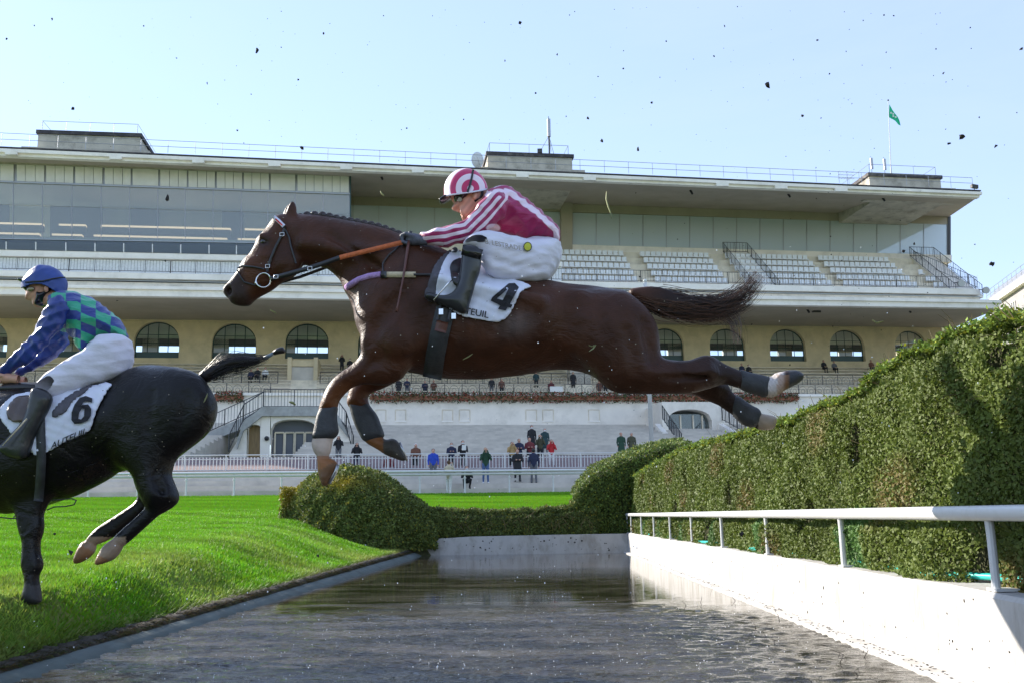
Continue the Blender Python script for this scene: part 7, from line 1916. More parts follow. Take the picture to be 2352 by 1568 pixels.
for (a, b) in ((648, 539), (615, 612), (634, 636), (712, 617)):
    c = surf(B4, [a], [b], Y4, 0.014)[0]
    MB().tube([c + np.array([0.012 * sx_, -0.002, 0.010 * sz_]) for sx_, sz_ in ((-1, -1), (1, -1), (1, 1), (-1, 1), (-1, -1))], 0.0025, 5, caps=False).build('buckle', M['chrome'], br, True)
ribbon('rein', B4, [(621, 641), (668, 628), (711, 616), (750, 603), (780, 592)], 11, Y4, M['leather_black'], br, ys=[-0.115, -0.15, -0.17, -0.18, -0.185])
ribbon('rein_grip', B4, [(780, 592), (850, 575), (924, 557)], 11, Y4, M['rubber_rein'], br, ys=[-0.185, -0.21, -0.19])
ribbon('far_rein', B4, [(640, 650), (691, 636), (750, 614), (790, 603)], 7, Y4, M['leather_black'], br, ys=[0.10, 0.13, 0.15, 0.15])
# breast strap
bs = thing('breastgirth', 'breast strap with lilac fleece around the chest of the bay horse', 'breastgirth', tuple(p4(880, 632, -0.17)))
fq = densify([(797, 660), (806, 654), (824, 643), (848, 635), (876, 631)], 5)
MB().tube(surf(B4, fq[:, 0], fq[:, 1], Y4, 0.004), 0.019, 8).build('fleece', M['fleece'], bs, True)
MB().tube([p4(797, 660, y) for y in np.linspace(-0.07, 0.07, 5)], 0.019, 8).build('fleece', M['fleece'], bs, True)
ribbon('elastic', B4, [(884, 631), (915, 631), (955, 631)], 13, Y4, M['elastic'], bs, off=0.008)
ribbon('strap', B4, [(950, 631), (985, 631), (1018, 632)], 5, Y4, M['leather_black'], bs, off=0.012)
ribbon('keeper', B4, [(874, 631), (888, 631)], 16, Y4, M['leather_black'], bs, off=0.016)
ribbon('neck_strap', B4, [(880, 630), (879, 605), (893, 586), (914, 568), (930, 552)], 3.5, Y4, M['leather_black'], bs)
# saddle, pad, number cloth
sd4 = thing('racing_saddle', 'small black racing saddle with girth on the bay horse', 'saddle', tuple(p4(1110, 640, 0)))
Bs = make_body([([(1036, 582), (1060, 578), (1100, 596), (1150, 622), (1205, 645), (1222, 650), (1190, 652), (1120, 640), (1060, 625)], 0.0, 0.07, 0.05)], Y4, 0.012)
body_obj('seat', Bs, M['leather_black'], sd4)
cloth_on('flap', B4, [(1032, 602), (1065, 590), (1085, 620), (1078, 665), (1050, 668), (1036, 640)], Y4, M['leather_black'], sd4, off=0.032)
ribbon('girth', B4, [(1024, 706), (1016, 740), (1008, 775), (1000, 815), (994, 858), (992, 868)], 44, Y4, M['leg_wrap'], sd4, off=0.010)
ribbon('girth_patch', B4, [(1017, 738), (1011, 762)], 27, Y4, M['leather_tan'] if 'leather_tan' in M else M['whip_brown'], sd4, off=0.018)
for dx in (-12, 14): ribbon('girth_strap', B4, [(1028 + dx, 690), (1020 + dx, 722), (1016 + dx, 738)], 8, Y4, M['leather_black'], sd4, off=0.02)
for (a, b) in ((1013, 716), (1042, 726)):
    c = surf(B4, [a], [b], Y4, 0.03)[0]; MB().box(tuple(c - [0.012, 0.003, 0.016]), tuple(c + [0.012, 0.003, 0.016])).build('buckle', M['chrome'], sd4)
cloth_on('pad', B4, [(984, 652), (1000, 602), (1040, 565), (1064, 580), (1040, 650), (1012, 694), (980, 694), (973, 676)], Y4, M['pad_grey'], sd4, off=0.010)
nc4 = thing('number_cloth', 'white saddle cloth with black number 4 on the bay horse', 'saddle cloth', tuple(p4(1140, 690, -0.28)))
cl4 = cloth_on('cloth', B4, [(1000, 686), (1003, 649), (1017, 602), (1042, 568), (1075, 588), (1130, 620), (1180, 642), (1224, 657), (1206, 664), (1194, 671), (1186, 693), (1168, 727), (1148, 740), (1126, 738), (1092, 732), (1060, 727), (1030, 708)], Y4, M['cloth_white'], nc4, off=0.018, step=6)
Z7 = lambda *q: [(955.5 + a * .15236, 643 + b * .15236) for a, b in q]
trace_print('number', Z7((1400, 52), (1490, 48), (1552, 112), (1418, 362), (1456, 376), (1432, 424), (1380, 412), (1352, 466), (1236, 440), (1268, 386), (1124, 314), (1150, 262)), Z7((1396, 128), (1222, 282), (1308, 306)), Y4, M['print_black'], nc4, 'cloth' + nc4.name)
lettering('lettering', 'AUTEUIL', B4, (1037, 714), (21.5, 4.3), (3.5, -20.5), Y4, M['print_black'], nc4, off=0.012, bold=0.012, on='cloth' + nc4.name)

# ------------------------------------------------------------------ rider of number 4
def J(*pts): return [(973.9 + a * .2344, 367.5 + b * .2344) for a, b in pts]
r4 = thing('person', 'jockey in magenta and white silks crouching over the leaping bay horse', 'person', tuple(p4(1150, 620, 0)))
Bh = make_body([
    (J((250, 370), (270, 398), (296, 434), (284, 456), (273, 474), (277, 488), (298, 499), (318, 502), (330, 512), (350, 514), (366, 528), (362, 538), (352, 543), (368, 552), (370, 562), (364, 572), (384, 594), (420, 602), (480, 572), (540, 510), (600, 445), (622, 330), (580, 200), (450, 140), (330, 170), (260, 280)), 0.0, 0.078, 0.085, dict(sm=0)),
    (J((520, 480), (620, 330), (760, 330), (760, 460), (620, 520)), 0.0, 0.065, 0.06, dict(k=0.03)),
    (J((640, 340), (800, 320), (1000, 440), (1200, 620), (1250, 760), (1000, 720), (800, 620), (650, 520)), 0.0, 0.12, 0.12, dict(k=0.04))], Y4, 0.005)
Bh.cap(p4(*J((352, 541))[0], -0.05), p4(*J((385, 528))[0], -0.062), 0.004, 0.003, 0.006, 0, sub=True)
Bh.ell(p4(*J((400, 500))[0], -0.055), (0.03, 0.016, 0.03), 0.02, 0)
Bh.ell(p4(*J((500, 352))[0], -0.082), (0.016, 0.012, 0.026), 0.006, 0)
def skin_col(px, py, V): return np.tile(np.array([0.50, 0.25, 0.17]), (len(px), 1)) * (0.85 + 0.3 * np.sin(px[:, None] * 0.21 + py[:, None] * 0.17) ** 2)
M['face'] = mat('face_skin', (0.52, 0.28, 0.2), 0.5, var=0.06, scale=25, attr='tint')
body_obj('body', Bh, M['face'], r4, skin_col, it=1)
Bg = make_body([(J((288, 388), (318, 348), (400, 342), (424, 390), (402, 440), (345, 456), (300, 432)), 0.0, 0.088, 0.025), (J((380, 350), (500, 330), (600, 320), (600, 350), (500, 372), (400, 420)), 0.0, 0.084, 0.02)], Y4, 0.006)
body_obj('goggles', Bg, M['goggle'], r4)
lc = p4(*J((352, 392))[0], -0.090)
MB().tube([lc, lc + np.array([0, -0.006, 0])], [0.016, 0.013], 12).build('lens', M['lens'], r4)
Bk = make_body([(J((440, 350), (470, 330), (478, 380), (500, 400), (540, 380), (545, 330), (605, 300), (600, 395), (550, 450), (500, 490), (470, 460)), 0.0, 0.084, 0.04)], Y4, 0.006)
body_obj('chin_harness', Bk, M['goggle'], r4)
Bm = make_body([(J((395, 580), (405, 545), (432, 485), (468, 470), (486, 520), (470, 575), (425, 600)), 0.0, 0.076, 0.05)], Y4, 0.006)
body_obj('mask', Bm, M['mask_cloth'], r4)
Bc = make_body([(J((197, 348), (193, 290), (213, 213), (260, 148), (330, 105), (400, 90), (480, 98), (558, 143), (610, 223), (630, 290), (640, 420), (560, 520), (400, 560), (250, 540), (190, 440)), 0.0, 0.112, 0.13)], Y4, 0.006)
hx, hz_ = J((455, 280))[0]
def cap_pat(px, py, V):
    d = np.hypot((px - hx) / 0.2344, (py - hz_) / 0.2344 * 1.0); return 0.5 + 0.45 * np.sin((d - 88) / 56.0 * math.pi)
rim4 = np.array(J((150, 372), (225, 357), (300, 341), (430, 325), (560, 303), (626, 288), (700, 270)))
hm = body_obj('helmet', Bc, M['cap_rings'], r4, patfn=cap_pat, keep=lambda a, b: b < np.interp(a, rim4[:, 0], rim4[:, 1]))
hm.modifiers.new('shell', 'SOLIDIFY').thickness = 0.006
ribbon('cap_band', Bc, J((482, 96), (470, 170), (450, 250), (425, 318)), 5, Y4, M['goggle'], r4, off=0.002)
ribbon('cap_edge', Bc, J((215, 352), (300, 338), (430, 322), (560, 300), (618, 286)), 3.5, Y4, M['cloth_white'], r4, off=0.002)
Bp = make_body([(J((232, 335), (213, 352), (138, 402), (150, 416), (168, 428), (248, 390), (300, 356), (312, 332)), 0.0, 0.072, 0.03)], Y4, 0.006)
body_obj('peak', Bp, M['goggle'], r4)
# jersey
AX = np.array(J((740, 360), (600, 520), (430, 690), (210, 745), (-30, 770)))
arm_near = J((596, 348), (690, 296), (795, 345), (838, 430), (806, 525), (695, 645), (565, 735), (445, 778), (385, 798), (150, 855), (60, 838), (-40, 796), (-40, 718), (0, 706), (100, 674), (270, 634), (415, 594), (478, 508))
Bj = make_body([
    (J((590, 345), (640, 300), (720, 268), (800, 262), (882, 292), (1002, 386), (1132, 488), (1252, 596), (1334, 678), (1340, 760), (1324, 834), (1290, 800), (1200, 812), (1100, 812), (950, 780), (820, 735), (700, 705), (600, 685), (540, 620), (520, 500)), 0.0, 0.185, 0.19),
    (arm_near, -0.14, 0.062, 0.058, dict(tilt=((955, -0.16), (1150, -0.19)), k=0.03, id=5)),
    ([(a + 6, b + 3) for a, b in arm_near], 0.14, 0.062, 0.058, dict(tilt=((955, 0.10), (1150, 0.185)), k=0.03, id=6))], Y4, 0.0075)
BACK = np.array(J((640, 300), (720, 268), (800, 262), (882, 292), (1002, 386), (1132, 488), (1252, 596), (1334, 678), (1340, 760), (1324, 834)))
def poly_dist(px, py, L):
    d = np.full(px.shape, 1e9); s = np.zeros(px.shape)
    for a, b in zip(L[:-1], L[1:]):
        e_ = b - a; t = np.clip(((px - a[0]) * e_[0] + (py - a[1]) * e_[1]) / (e_ @ e_), 0, 1); qx, qy = px - a[0] - t * e_[0], py - a[1] - t * e_[1]
        dd = np.hypot(qx, qy); m = dd < d; d = np.where(m, dd, d); s = np.where(m, np.sign(e_[0] * qy - e_[1] * qx), s)
    return d, s
def jersey_pat(px, py, V):
    ids = Bj.ids(V); d, _ = poly_dist(px, py, BACK); tors = 0.5 + (6.5 - np.abs(d - 9.5)) / 25.0
    low = 0.5 + (9 - np.hypot((px - 1133) * 0.55, py - 524)) / 30.0
    tors = np.maximum(tors, np.where(px < 1165, low, 0))
    da, sg = poly_dist(px, py, AX); arm = 0.5 + 0.45 * np.sin((da * sg + 5.0) / 8.2 * math.pi)
    w = np.where(px < 1020, 1, np.clip((22 - da) / 4, 0, 1)); isarm = (V[:, 1] < Y4 - 0.10) | (px < 1060)
    return np.where(isarm & (w > 0.01) & (px < 1172), arm * w + tors * (1 - w), tors)
body_obj('jersey', Bj, M['silk_magenta'], r4, patfn=jersey_pat, fold=(0.008, 14.0, 1.0, (1, 0.6, 1)))
# breeches
th_near = J((1292, 800), (1318, 792), (1330, 850), (1326, 960), (1280, 1084), (1208, 1165), (1105, 1202), (1000, 1196), (900, 1186), (760, 1176), (640, 1138), (578, 1070), (556, 960), (536, 905), (480, 858), (405, 846), (372, 822), (415, 770), (480, 728), (600, 690), (750, 712), (900, 752), (1100, 800))
Bb4 = make_body([
    (J((1000, 760), (1292, 770), (1330, 850), (1324, 960), (1276, 1080), (1150, 1180), (980, 1150), (880, 900)), 0.0, 0.175, 0.15),
    (th_near, -0.17, 0.095, 0.10, dict(tilt=((1060, -0.29), (1270, -0.095)), k=0.05)),
    ([(a + 4, b + 2) for a, b in th_near], 0.17, 0.095, 0.10, dict(tilt=((1060, 0.29), (1270, 0.095)), k=0.05))], Y4, 0.0085)
for qa, qb in zip(J((575, 925), (720, 985), (900, 1035), (1100, 1062)), J((720, 985), (900, 1035), (1100, 1062), (1270, 1030))):
    za_ = np.interp(qa[0], [1060, 1270], [-0.385, -0.19]); zb_ = np.interp(qb[0], [1060, 1270], [-0.385, -0.19]); Bb4.cap(P3(*qa, Y4 + za_), P3(*qb, Y4 + zb_), 0.012, 0.012, 0.035, 0, sub=True)
body_obj('breeches', Bb4, M['breeches'], r4, fold=(0.004, 14.0, 2.0, (0.55, 0.6, 1.5)))
lettering('lettering', 'B. LESTRADE', Bb4, (1114, 560), (15.0, 2.9), (-1.8, -15.5), Y4, M['tan_print'], r4, off=0.020, bold=0.010, y0=-0.2)
c = surf(Bb4, [1212], [567], Y4, 0.014)[0]
emb = MB(); n_ = 12
ring_ = surf(Bb4, [1212 + 9 * math.cos(2 * math.pi * i / n_) for i in range(n_)], [567 + 10 * math.sin(2 * math.pi * i / n_) for i in range(n_)], Y4, 0.014)
emb.add([c + np.array([0, -0.003, 0])] + list(ring_), [(0, 1 + i, 1 + (i + 1) % n_) for i in range(n_)]); emb.build('emblem', M['emblem'], r4)
MB().tube([tuple(p) for p in np.vstack([ring_, ring_[:1]])], 0.0025, 5, caps=False).build('emblem_rim', M['print_black'], r4)
# boots
boot = J((383, 845), (402, 834), (480, 832), (548, 868), (570, 920), (564, 1000), (549, 1100), (510, 1200), (474, 1330), (446, 1420), (430, 1492), (388, 1514), (330, 1494), (240, 1444), (120, 1404), (30, 1374), (2, 1342), (18, 1306), (60, 1296), (150, 1326), (230, 1326), (298, 1286), (342, 1190), (350, 1100), (367, 960))
for s, yc in ((-1, -0.345), (1, 0.345)):
    pl = boot if s < 0 else [(a + 2, b) for a, b in boot]
    Bo = make_body([(pl, yc, 0.054, 0.056)], Y4, 0.008)
    bt_ = body_obj('boot', Bo, M['leather_boot'], r4)
    if s < 0: ribbon('boot_cuff', Bo, J((372, 880), (470, 900), (566, 930)), 24, Y4, M['goggle'], bt_ if False else r4, off=0.004)
# gloved hands closed on the reins
def fist(name, px, py, yc, m, parent, Y, sc=1.0, back=1):
    c = P3(px, py, Y + yc); B = Body(c - 0.10 * sc, c + 0.10 * sc, 0.0045)
    B.ell(c + np.array([0.008, 0, 0.0]) * sc, np.array([0.042, 0.040, 0.034]) * sc, 0.012, 0)
    B.cap(c + np.array([0.03, 0, 0.0]) * sc, c + np.array([0.085, 0.0, -0.006]) * sc, 0.030 * sc, 0.030 * sc, 0.02, 0)
    for i, (dy, ln_) in enumerate(((-0.033, 0.9), (-0.012, 1.0), (0.010, 0.96), (0.031, 0.82))):
        k0 = c + np.array([-0.022, dy, 0.024]) * sc; k1 = c + np.array([-0.052 * ln_, dy, 0.008]) * sc; k2 = c + np.array([-0.044 * ln_, dy, -0.022]) * sc; k3 = c + np.array([-0.014, dy, -0.030]) * sc
        B.cap(k0, k1, 0.0105 * sc, 0.0100 * sc, 0.006, 1); B.cap(k1, k2, 0.0100 * sc, 0.0092 * sc, 0.004, 1); B.cap(k2, k3, 0.0092 * sc, 0.0085 * sc, 0.004, 1)
    t0 = c + np.array([0.012, -0.036, 0.012]) * sc; t1 = c + np.array([-0.022, -0.046, 0.022]) * sc; t2 = c + np.array([-0.050, -0.034, 0.018]) * sc
    B.cap(t0, t1, 0.014 * sc, 0.012 * sc, 0.008, 1); B.cap(t1, t2, 0.012 * sc, 0.009 * sc, 0.004, 1)
    return body_obj(name, B, m, parent, it=1)
fist('glove', 943, 551, -0.17, M['glove'], r4, Y4); fist('glove', 946, 553, 0.11, M['glove'], r4, Y4)
# stirrup
st = surf(B4, [1024], [690], Y4, 0.0)[0]; sc0 = P3(1022, 688, Y4 - 0.345)
MB().tube([sc0 + np.array(q) for q in ((-0.05, 0.055, -0.012), (-0.055, -0.055, -0.015), (0.02, -0.058, 0.075), (0.05, 0.0, 0.115), (0.02, 0.058, 0.078), (-0.05, 0.055, -0.012))], 0.004, 6).build('stirrup', M['chrome'], sd4, True)
ribbon('stirrup_leather', B4, [(1045, 662), (1058, 630), (1066, 605)], 7, Y4, M['leather_black'], sd4, ys=[-0.32, -0.33, -0.30])
# whip
wp = thing('whip', 'slim brown whip held down by the jockey in magenta', 'whip', tuple(p4(937, 560, -0.13)))
MB().tube([p4(941, 540, -0.175), p4(936, 575, -0.23), p4(926, 640, -0.33), p4(914, 700, -0.37), p4(911, 716, -0.38)], [0.008, 0.009, 0.006, 0.005, 0.009], 8).build('shaft', M['whip_brown'], wp, True)
MB().tube([p4(943, 533, -0.168), p4(942, 541, -0.175)], 0.012, 8).build('knob', M['leather_black'], wp, True)
# =================================================================== black horse with number 6
Y6 = 6.30
def p6(px, py, y): return P3(px, py, Y6 + y)
dxh, dyh = -1020, 300
parts6 = [
    ([(262, 870), (292, 852), (316, 842), (344, 838), (380, 840), (422, 847), (459, 859), (477, 886), (493, 914), (497, 936), (491, 965), (472, 998), (436, 1026), (400, 1054), (330, 1078), (271, 1080), (246, 1100), (197, 1126), (148, 1143), (116, 1154), (60, 1172), (0, 1182), (-80, 1160), (-160, 1100), (-190, 1020), (-150, 930), (-40, 888), (60, 885), (160, 882)], 0.0, 0.285, 0.34, dict(k=0.05)),
    ([(250, 890), (280, 960), (200, 1110), (50, 1160), (-90, 1120), (-120, 980), (0, 900)], 0.0, 0.30, 0.26, dict(k=0.09)),
    ([(300, 880), (380, 842), (459, 860), (477, 886), (493, 914), (497, 936), (491, 965), (472, 998), (438, 1026), (410, 1043), (399, 1060), (394, 1080), (392, 1090), (403, 1116), (412, 1140), (402, 1158), (369, 1178), (338, 1168), (318, 1130), (307, 1091), (279, 1065), (270, 1000), (280, 920)], -0.12, 0.14, 0.18, dict(k=0.06)),
    ([(408, 1138), (404, 1158), (369, 1178), (335, 1209), (301, 1240), (282, 1255), (268, 1264), (248, 1254), (260, 1234), (290, 1206), (309, 1190), (342, 1158), (372, 1128)], -0.13, 0.046, 0.05, dict(k=0.025)),
    ([(243, 1248), (260, 1236), (283, 1254), (273, 1272), (261, 1285), (236, 1294), (216, 1299), (223, 1278), (236, 1255)], -0.13, 0.055, 0.05, dict(k=0.012)),
    ([(330, 1040), (380, 1060), (385, 1110), (372, 1150), (340, 1160), (318, 1132), (305, 1090)], 0.10, 0.12, 0.14, dict(k=0.05)),
    ([(345, 1110), (318, 1130), (314, 1150), (280, 1174), (224, 1209), (209, 1224), (195, 1242), (215, 1253), (255, 1238), (310, 1196), (362, 1158)], 0.12, 0.046, 0.05, dict(k=0.025)),
    ([(195, 1238), (181, 1253), (167, 1289), (175, 1297), (213, 1276), (224, 1248)], 0.12, 0.055, 0.05, dict(k=0.012)),
    ([(130, 1100), (106, 1165), (98, 1182), (101, 1205), (98, 1225), (92, 1240), (91, 1262), (95, 1280), (99, 1294), (97, 1306), (90, 1316), (88, 1330), (91, 1345), (94, 1362), (96, 1388), (46, 1388), (52, 1362), (57, 1345), (58, 1328), (53, 1312), (49, 1294), (52, 1265), (52, 1242), (46, 1225), (41, 1205), (38, 1184), (20, 1140), (30, 1080), (90, 1060)], -0.12, 0.058, 0.06, dict(k=0.04)),
    # neck, head and folded far foreleg lie outside the picture
    ([(-20, 900), (-110, 868), (-230, 815), (-330, 790), (-350, 830), (-300, 910), (-230, 990), (-150, 1080), (-20, 1080)], 0.0, 0.12, 0.17, dict(k=0.07)),
    (head_shift(HEAD_SKULL, dxh, dyh), 0.0, 0.098, 0.115, dict(k=0.03)), (head_shift(MUZZLE, dxh, dyh), 0.0, 0.066, 0.065, dict(k=0.04)),
    ([(-346, 815), (-360, 790), (-350, 765), (-336, 790), (-332, 812)], -0.052, 0.02, 0.03, dict(k=0.012)), ([(-354, 815), (-368, 792), (-358, 770), (-344, 792), (-340, 812)], 0.052, 0.02, 0.03, dict(k=0.012)),
    ([(-90, 1080), (-20, 1120), (-60, 1180), (-130, 1210), (-160, 1180), (-140, 1120)], 0.13, 0.07, 0.08, dict(k=0.04)),
    ([(-160, 1180), (-130, 1200), (-110, 1250), (-90, 1300), (-120, 1305), (-140, 1250)], 0.13, 0.045, 0.05, dict(k=0.02))]
B6 = make_body(parts6, Y6, 0.0105)
B6.ell(p6(420, 930, -0.20), (0.16, 0.08, 0.18), 0.07, 0)
B6.ell(p6(330, 1000, -0.19), (0.10, 0.06, 0.14), 0.06, 0)
B6.cap(p6(345, 900, -0.30), p6(330, 1060, -0.31), 0.014, 0.02, 0.05, 0, sub=True)
B6.cap(p6(430, 905, -0.30), p6(405, 1030, -0.28), 0.012, 0.018, 0.05, 0, sub=True)
B6.cap(p6(350, 1075, -0.26), p6(372, 1130, -0.20), 0.010, 0.012, 0.04, 0, sub=True)
B6.ell(p6(262, 985, -0.335), (0.06, 0.05, 0.11), 0.07, 0, sub=True)
B6.ell(p6(300, 905, -0.20), (0.06, 0.05, 0.05), 0.05, 0)
B6.cap(p6(150, 1090, -0.28), p6(250, 1050, -0.31), 0.006, 0.005, 0.014, 0)
h6 = thing('racehorse', 'black racehorse wearing number 6 landing on the turf at the left edge', 'horse', tuple(p6(200, 1000, 0)))
def coat6(px, py, V):
    n = len(px); c = np.tile(np.array([0.0055, 0.0052, 0.0055]), (n, 1))
    def blend(m, colr): return c * (1 - m[:, None]) + np.array(colr)[None, :] * m[:, None]
    hf = ((py > 1232) & (px > 150) & (px < 290)) & ((px - 150) * 0.25 + (py - 1240) > 4); c = blend(hf * 0.85, (0.32, 0.23, 0.16))
    tip = ((py - 1253) * 1.0 - (px - 230) * 0.55 > 22) & (px > 150) & (px < 290); c = blend(tip * 0.8, (0.30, 0.15, 0.07))
    c = blend(((py > 1342) & (px < 120) & (px > 30)) * 0.8, (0.045, 0.042, 0.045))
    return c
body_obj('body', B6, M['coat_black'], h6, coat6)
for (a, b, y) in ((606 + dxh, 556 + dyh, -0.09), (606 + dxh, 556 + dyh, 0.09)): MB().ball(tuple(p6(a, b, y)), 0.02, 10, 8).build('eye', M['eye'], h6, True)
t6 = [(452, 860), (470, 846), (489, 840), (513, 824), (548, 817), (580, 817), (600, 822), (594, 836), (562, 842), (527, 846), (499, 860), (474, 882)]
Bt6 = make_body([(t6, 0.0, 0.04, 0.05)], Y6, 0.011)
tl6 = body_obj('tail', Bt6, M['coat_black'], h6, lambda px, py, V: np.tile(np.array([0.012, 0.009, 0.008]), (len(px), 1)))
ga = [(462, 868), (490, 850), (520, 834), (555, 828), (595, 824), (618, 818)]; gb = [(462, 872), (492, 858), (524, 842), (560, 836), (596, 828), (616, 820)]
strands('tail_hair', M['hair_black'], tl6, [ga, gb, ga], Y6, 300, [6, 12, 16, 15, 10, 5], 0.0022, 0.022, (0.7, 1.05))['kind'] = 'stuff'
M['tail_tape'] = mat('blue_grey_tape', (0.14, 0.20, 0.24), 0.3)
MB().tube([p6(606, 822, 0), p6(618, 817, 0), p6(630, 810, 0)], [0.014, 0.013, 0.012], 8).build('tape', M['tail_tape'], tl6, True)
MB().tube([p6(628, 811, 0), p6(638, 806, 0), p6(648, 804, 0), p6(654, 808, 0)], [0.014, 0.022, 0.024, 0.012], 8).build('tail_knot', M['hair_black'], tl6, True)
M['strap_black'] = M['leather_black']
q6 = [(120, 1148), (140, 1146), (165, 1144), (175, 1148), (170, 1158), (150, 1162), (125, 1163), (108, 1170)]
MB().tube([p6(a, b, -0.20) for a, b in q6], 0.0045, 6).build('loose_strap', M['leather_black'], h6, True)
MB().tube([p6(a, b, -0.2) for a, b in ((-30, 1186), (0, 1187), (20, 1189), (42, 1190))], 0.0045, 6).build('loose_strap', M['leather_black'], h6, True)

sd6 = thing('racing_saddle', 'brown racing saddle on the black horse under the rider in blue', 'saddle', tuple(p6(90, 910, 0)))
Bs6 = make_body([([(-20, 890), (60, 876), (150, 882), (225, 872), (246, 866), (235, 892), (150, 912), (40, 916), (-15, 905)], 0.0, 0.16, 0.05)], Y6, 0.012)
body_obj('seat', Bs6, M['leather_black'], sd6)
M['leather_tan'] = mat('brown_saddle_leather', (0.085, 0.06, 0.05), 0.35, var=0.2, scale=14)
cloth_on('flap', B6, [(14, 940), (34, 910), (70, 905), (84, 920), (75, 950), (60, 968), (20, 968)], Y6, M['leather_tan'], sd6, off=0.034)
cloth_on('pad', B6, [(119, 962), (121, 938), (158, 905), (205, 882), (218, 882), (184, 906), (160, 928), (152, 945)], Y6, M['pad_grey'], sd6, off=0.030)
ribbon('girth', B6, [(92, 960), (94, 1010), (95, 1060), (92, 1110), (88, 1150)], 22, Y6, M['leg_wrap'], sd6, off=0.022)
nc6 = thing('number_cloth', 'white saddle cloth with black number 6 on the black horse', 'saddle cloth', tuple(p6(160, 960, -0.28)))
cloth_on('cloth', B6, [(-4, 950), (6, 925), (40, 900), (120, 900), (190, 890), (262, 873), (240, 905), (224, 935), (214, 962), (207, 990), (172, 1003), (145, 1016), (106, 1040), (90, 1040), (82, 1046), (66, 1034), (30, 1000), (4, 966)], Y6, M['cloth_white'], nc6, off=0.018, step=6)
def Z3(*q): return [(a * .35157, 569.6 + b * .35157) for a, b in q]
trace_print('number', Z3((604, 978), (560, 962), (520, 975), (486, 1020), (468, 1070), (466, 1120), (486, 1146), (530, 1142), (572, 1126), (594, 1092), (596, 1046), (576, 1018), (540, 1020), (530, 1026), (548, 1000), (572, 998), (600, 1006)), Z3((536, 1046), (552, 1046), (548, 1096), (530, 1116), (512, 1112), (518, 1070)), Y6, M['print_black'], nc6, 'cloth' + nc6.name)
lettering('lettering', 'AUTEUIL', B6, (116, 1031), (21, -9.2), (4, -22), Y6, M['print_black'], nc6, off=0.012, bold=0.012, on='cloth' + nc6.name)

def K(*pts): return [(a * .17574, 588 + b * .17574) for a, b in pts]
r6 = thing('person', 'jockey in blue and green checked silks riding the black horse', 'person', tuple(p6(150, 860, 0)))
Bh6 = make_body([
    (K((318, 400), (336, 450), (358, 490), (350, 540), (341, 560), (348, 576), (370, 584), (396, 586), (408, 600), (432, 608), (438, 620), (424, 628), (446, 640), (444, 652), (470, 672), (520, 676), (600, 612), (660, 520), (700, 420), (640, 260), (420, 250)), 0.0, 0.078, 0.085, dict(sm=0)),
    (K((560, 600), (660, 450), (860, 470), (900, 600), (700, 700)), 0.0, 0.065, 0.06, dict(k=0.03)),
    (K((700, 520), (900, 500), (1200, 620), (1500, 900), (1500, 1000), (1200, 950), (900, 850), (720, 700)), 0.0, 0.12, 0.12, dict(k=0.04))], Y6, 0.0062)
Bh6.ell(p6(*K((605, 432))[0], -0.084), (0.016, 0.012, 0.026), 0.006, 0)
body_obj('body', Bh6, M['face'], r6, skin_col, it=1)
body_obj('balaclava', make_body([(K((470, 400), (555, 385), (575, 440), (600, 480), (640, 440), (650, 390), (720, 470), (650, 565), (570, 655), (490, 672), (472, 640), (505, 545), (475, 465)), 0.0, 0.085, 0.05)], Y6, 0.0062), M['goggle'], r6)
Bg6 = make_body([(K((332, 425), (368, 392), (450, 382), (485, 430), (442, 484), (385, 484), (350, 462)), 0.0, 0.088, 0.025)], Y6, 0.0062)
gg = body_obj('goggles', Bg6, M['goggle'], r6)
lc = p6(*K((402, 432))[0], -0.090); MB().ball(tuple(lc), 0.02, 10, 8, (1.3, 0.35, 0.9)).build('lens', M['lens'], r6, True)
Bc6 = make_body([(K((300, 412), (308, 350), (328, 306), (398, 220), (478, 148), (570, 113), (680, 136), (772, 188), (835, 262), (867, 335), (862, 440), (840, 540), (740, 640), (560, 640), (380, 600), (300, 500)), 0.0, 0.114, 0.13)], Y6, 0.0062)
rim6 = np.array(K((250, 420), (300, 412), (350, 385), (450, 362), (560, 372), (640, 410), (740, 478), (830, 474), (900, 474)))
hm6 = body_obj('helmet', Bc6, M['cap_blue'], r6, keep=lambda a, b: b < np.interp(a, rim6[:, 0], rim6[:, 1]), fold=(0.0025, 14.0, 0.5))
hm6.modifiers.new('shell', 'SOLIDIFY').thickness = 0.006
ribbon('cap_band', Bc6, K((325, 345), (430, 335), (560, 330), (680, 300), (780, 285), (855, 280)), 3, Y6, M['goggle'], r6, off=0.002)
body_obj('peak', make_body([(K((206, 300), (330, 304), (445, 320), (432, 352), (300, 358), (240, 322)), 0.0, 0.078, 0.025)], Y6, 0.0062), M['goggle'], r6)
tors6 = K((640, 560), (740, 488), (860, 458), (960, 468), (1050, 486), (1222, 558), (1422, 698), (1562, 818), (1636, 960), (1656, 1084), (1600, 1060), (1380, 1050), (1270, 1120), (1155, 1265), (1090, 1275), (1028, 1185), (960, 1055), (830, 990), (760, 945), (700, 800))
Bj6 = make_body([(tors6, 0.0, 0.195, 0.19)], Y6, 0.0078)
def chk(px, py, V):
    u = (px / 0.17574 - 860) / 196.0; vv = ((py - 588) / 0.17574 - 470 - 0.42 * np.maximum(px / 0.17574 - 1000, 0)) / 118.0
    sq_ = np.sin(math.pi * u) * np.sin(math.pi * (vv - 0.06)); return 0.5 - 0.9 * np.tanh(sq_ * 3) * 0.5
body_obj('jersey', Bj6, M['silk_check'], r6, patfn=chk, fold=(0.007, 13.0, 3.0, (1, 0.6, 1)))
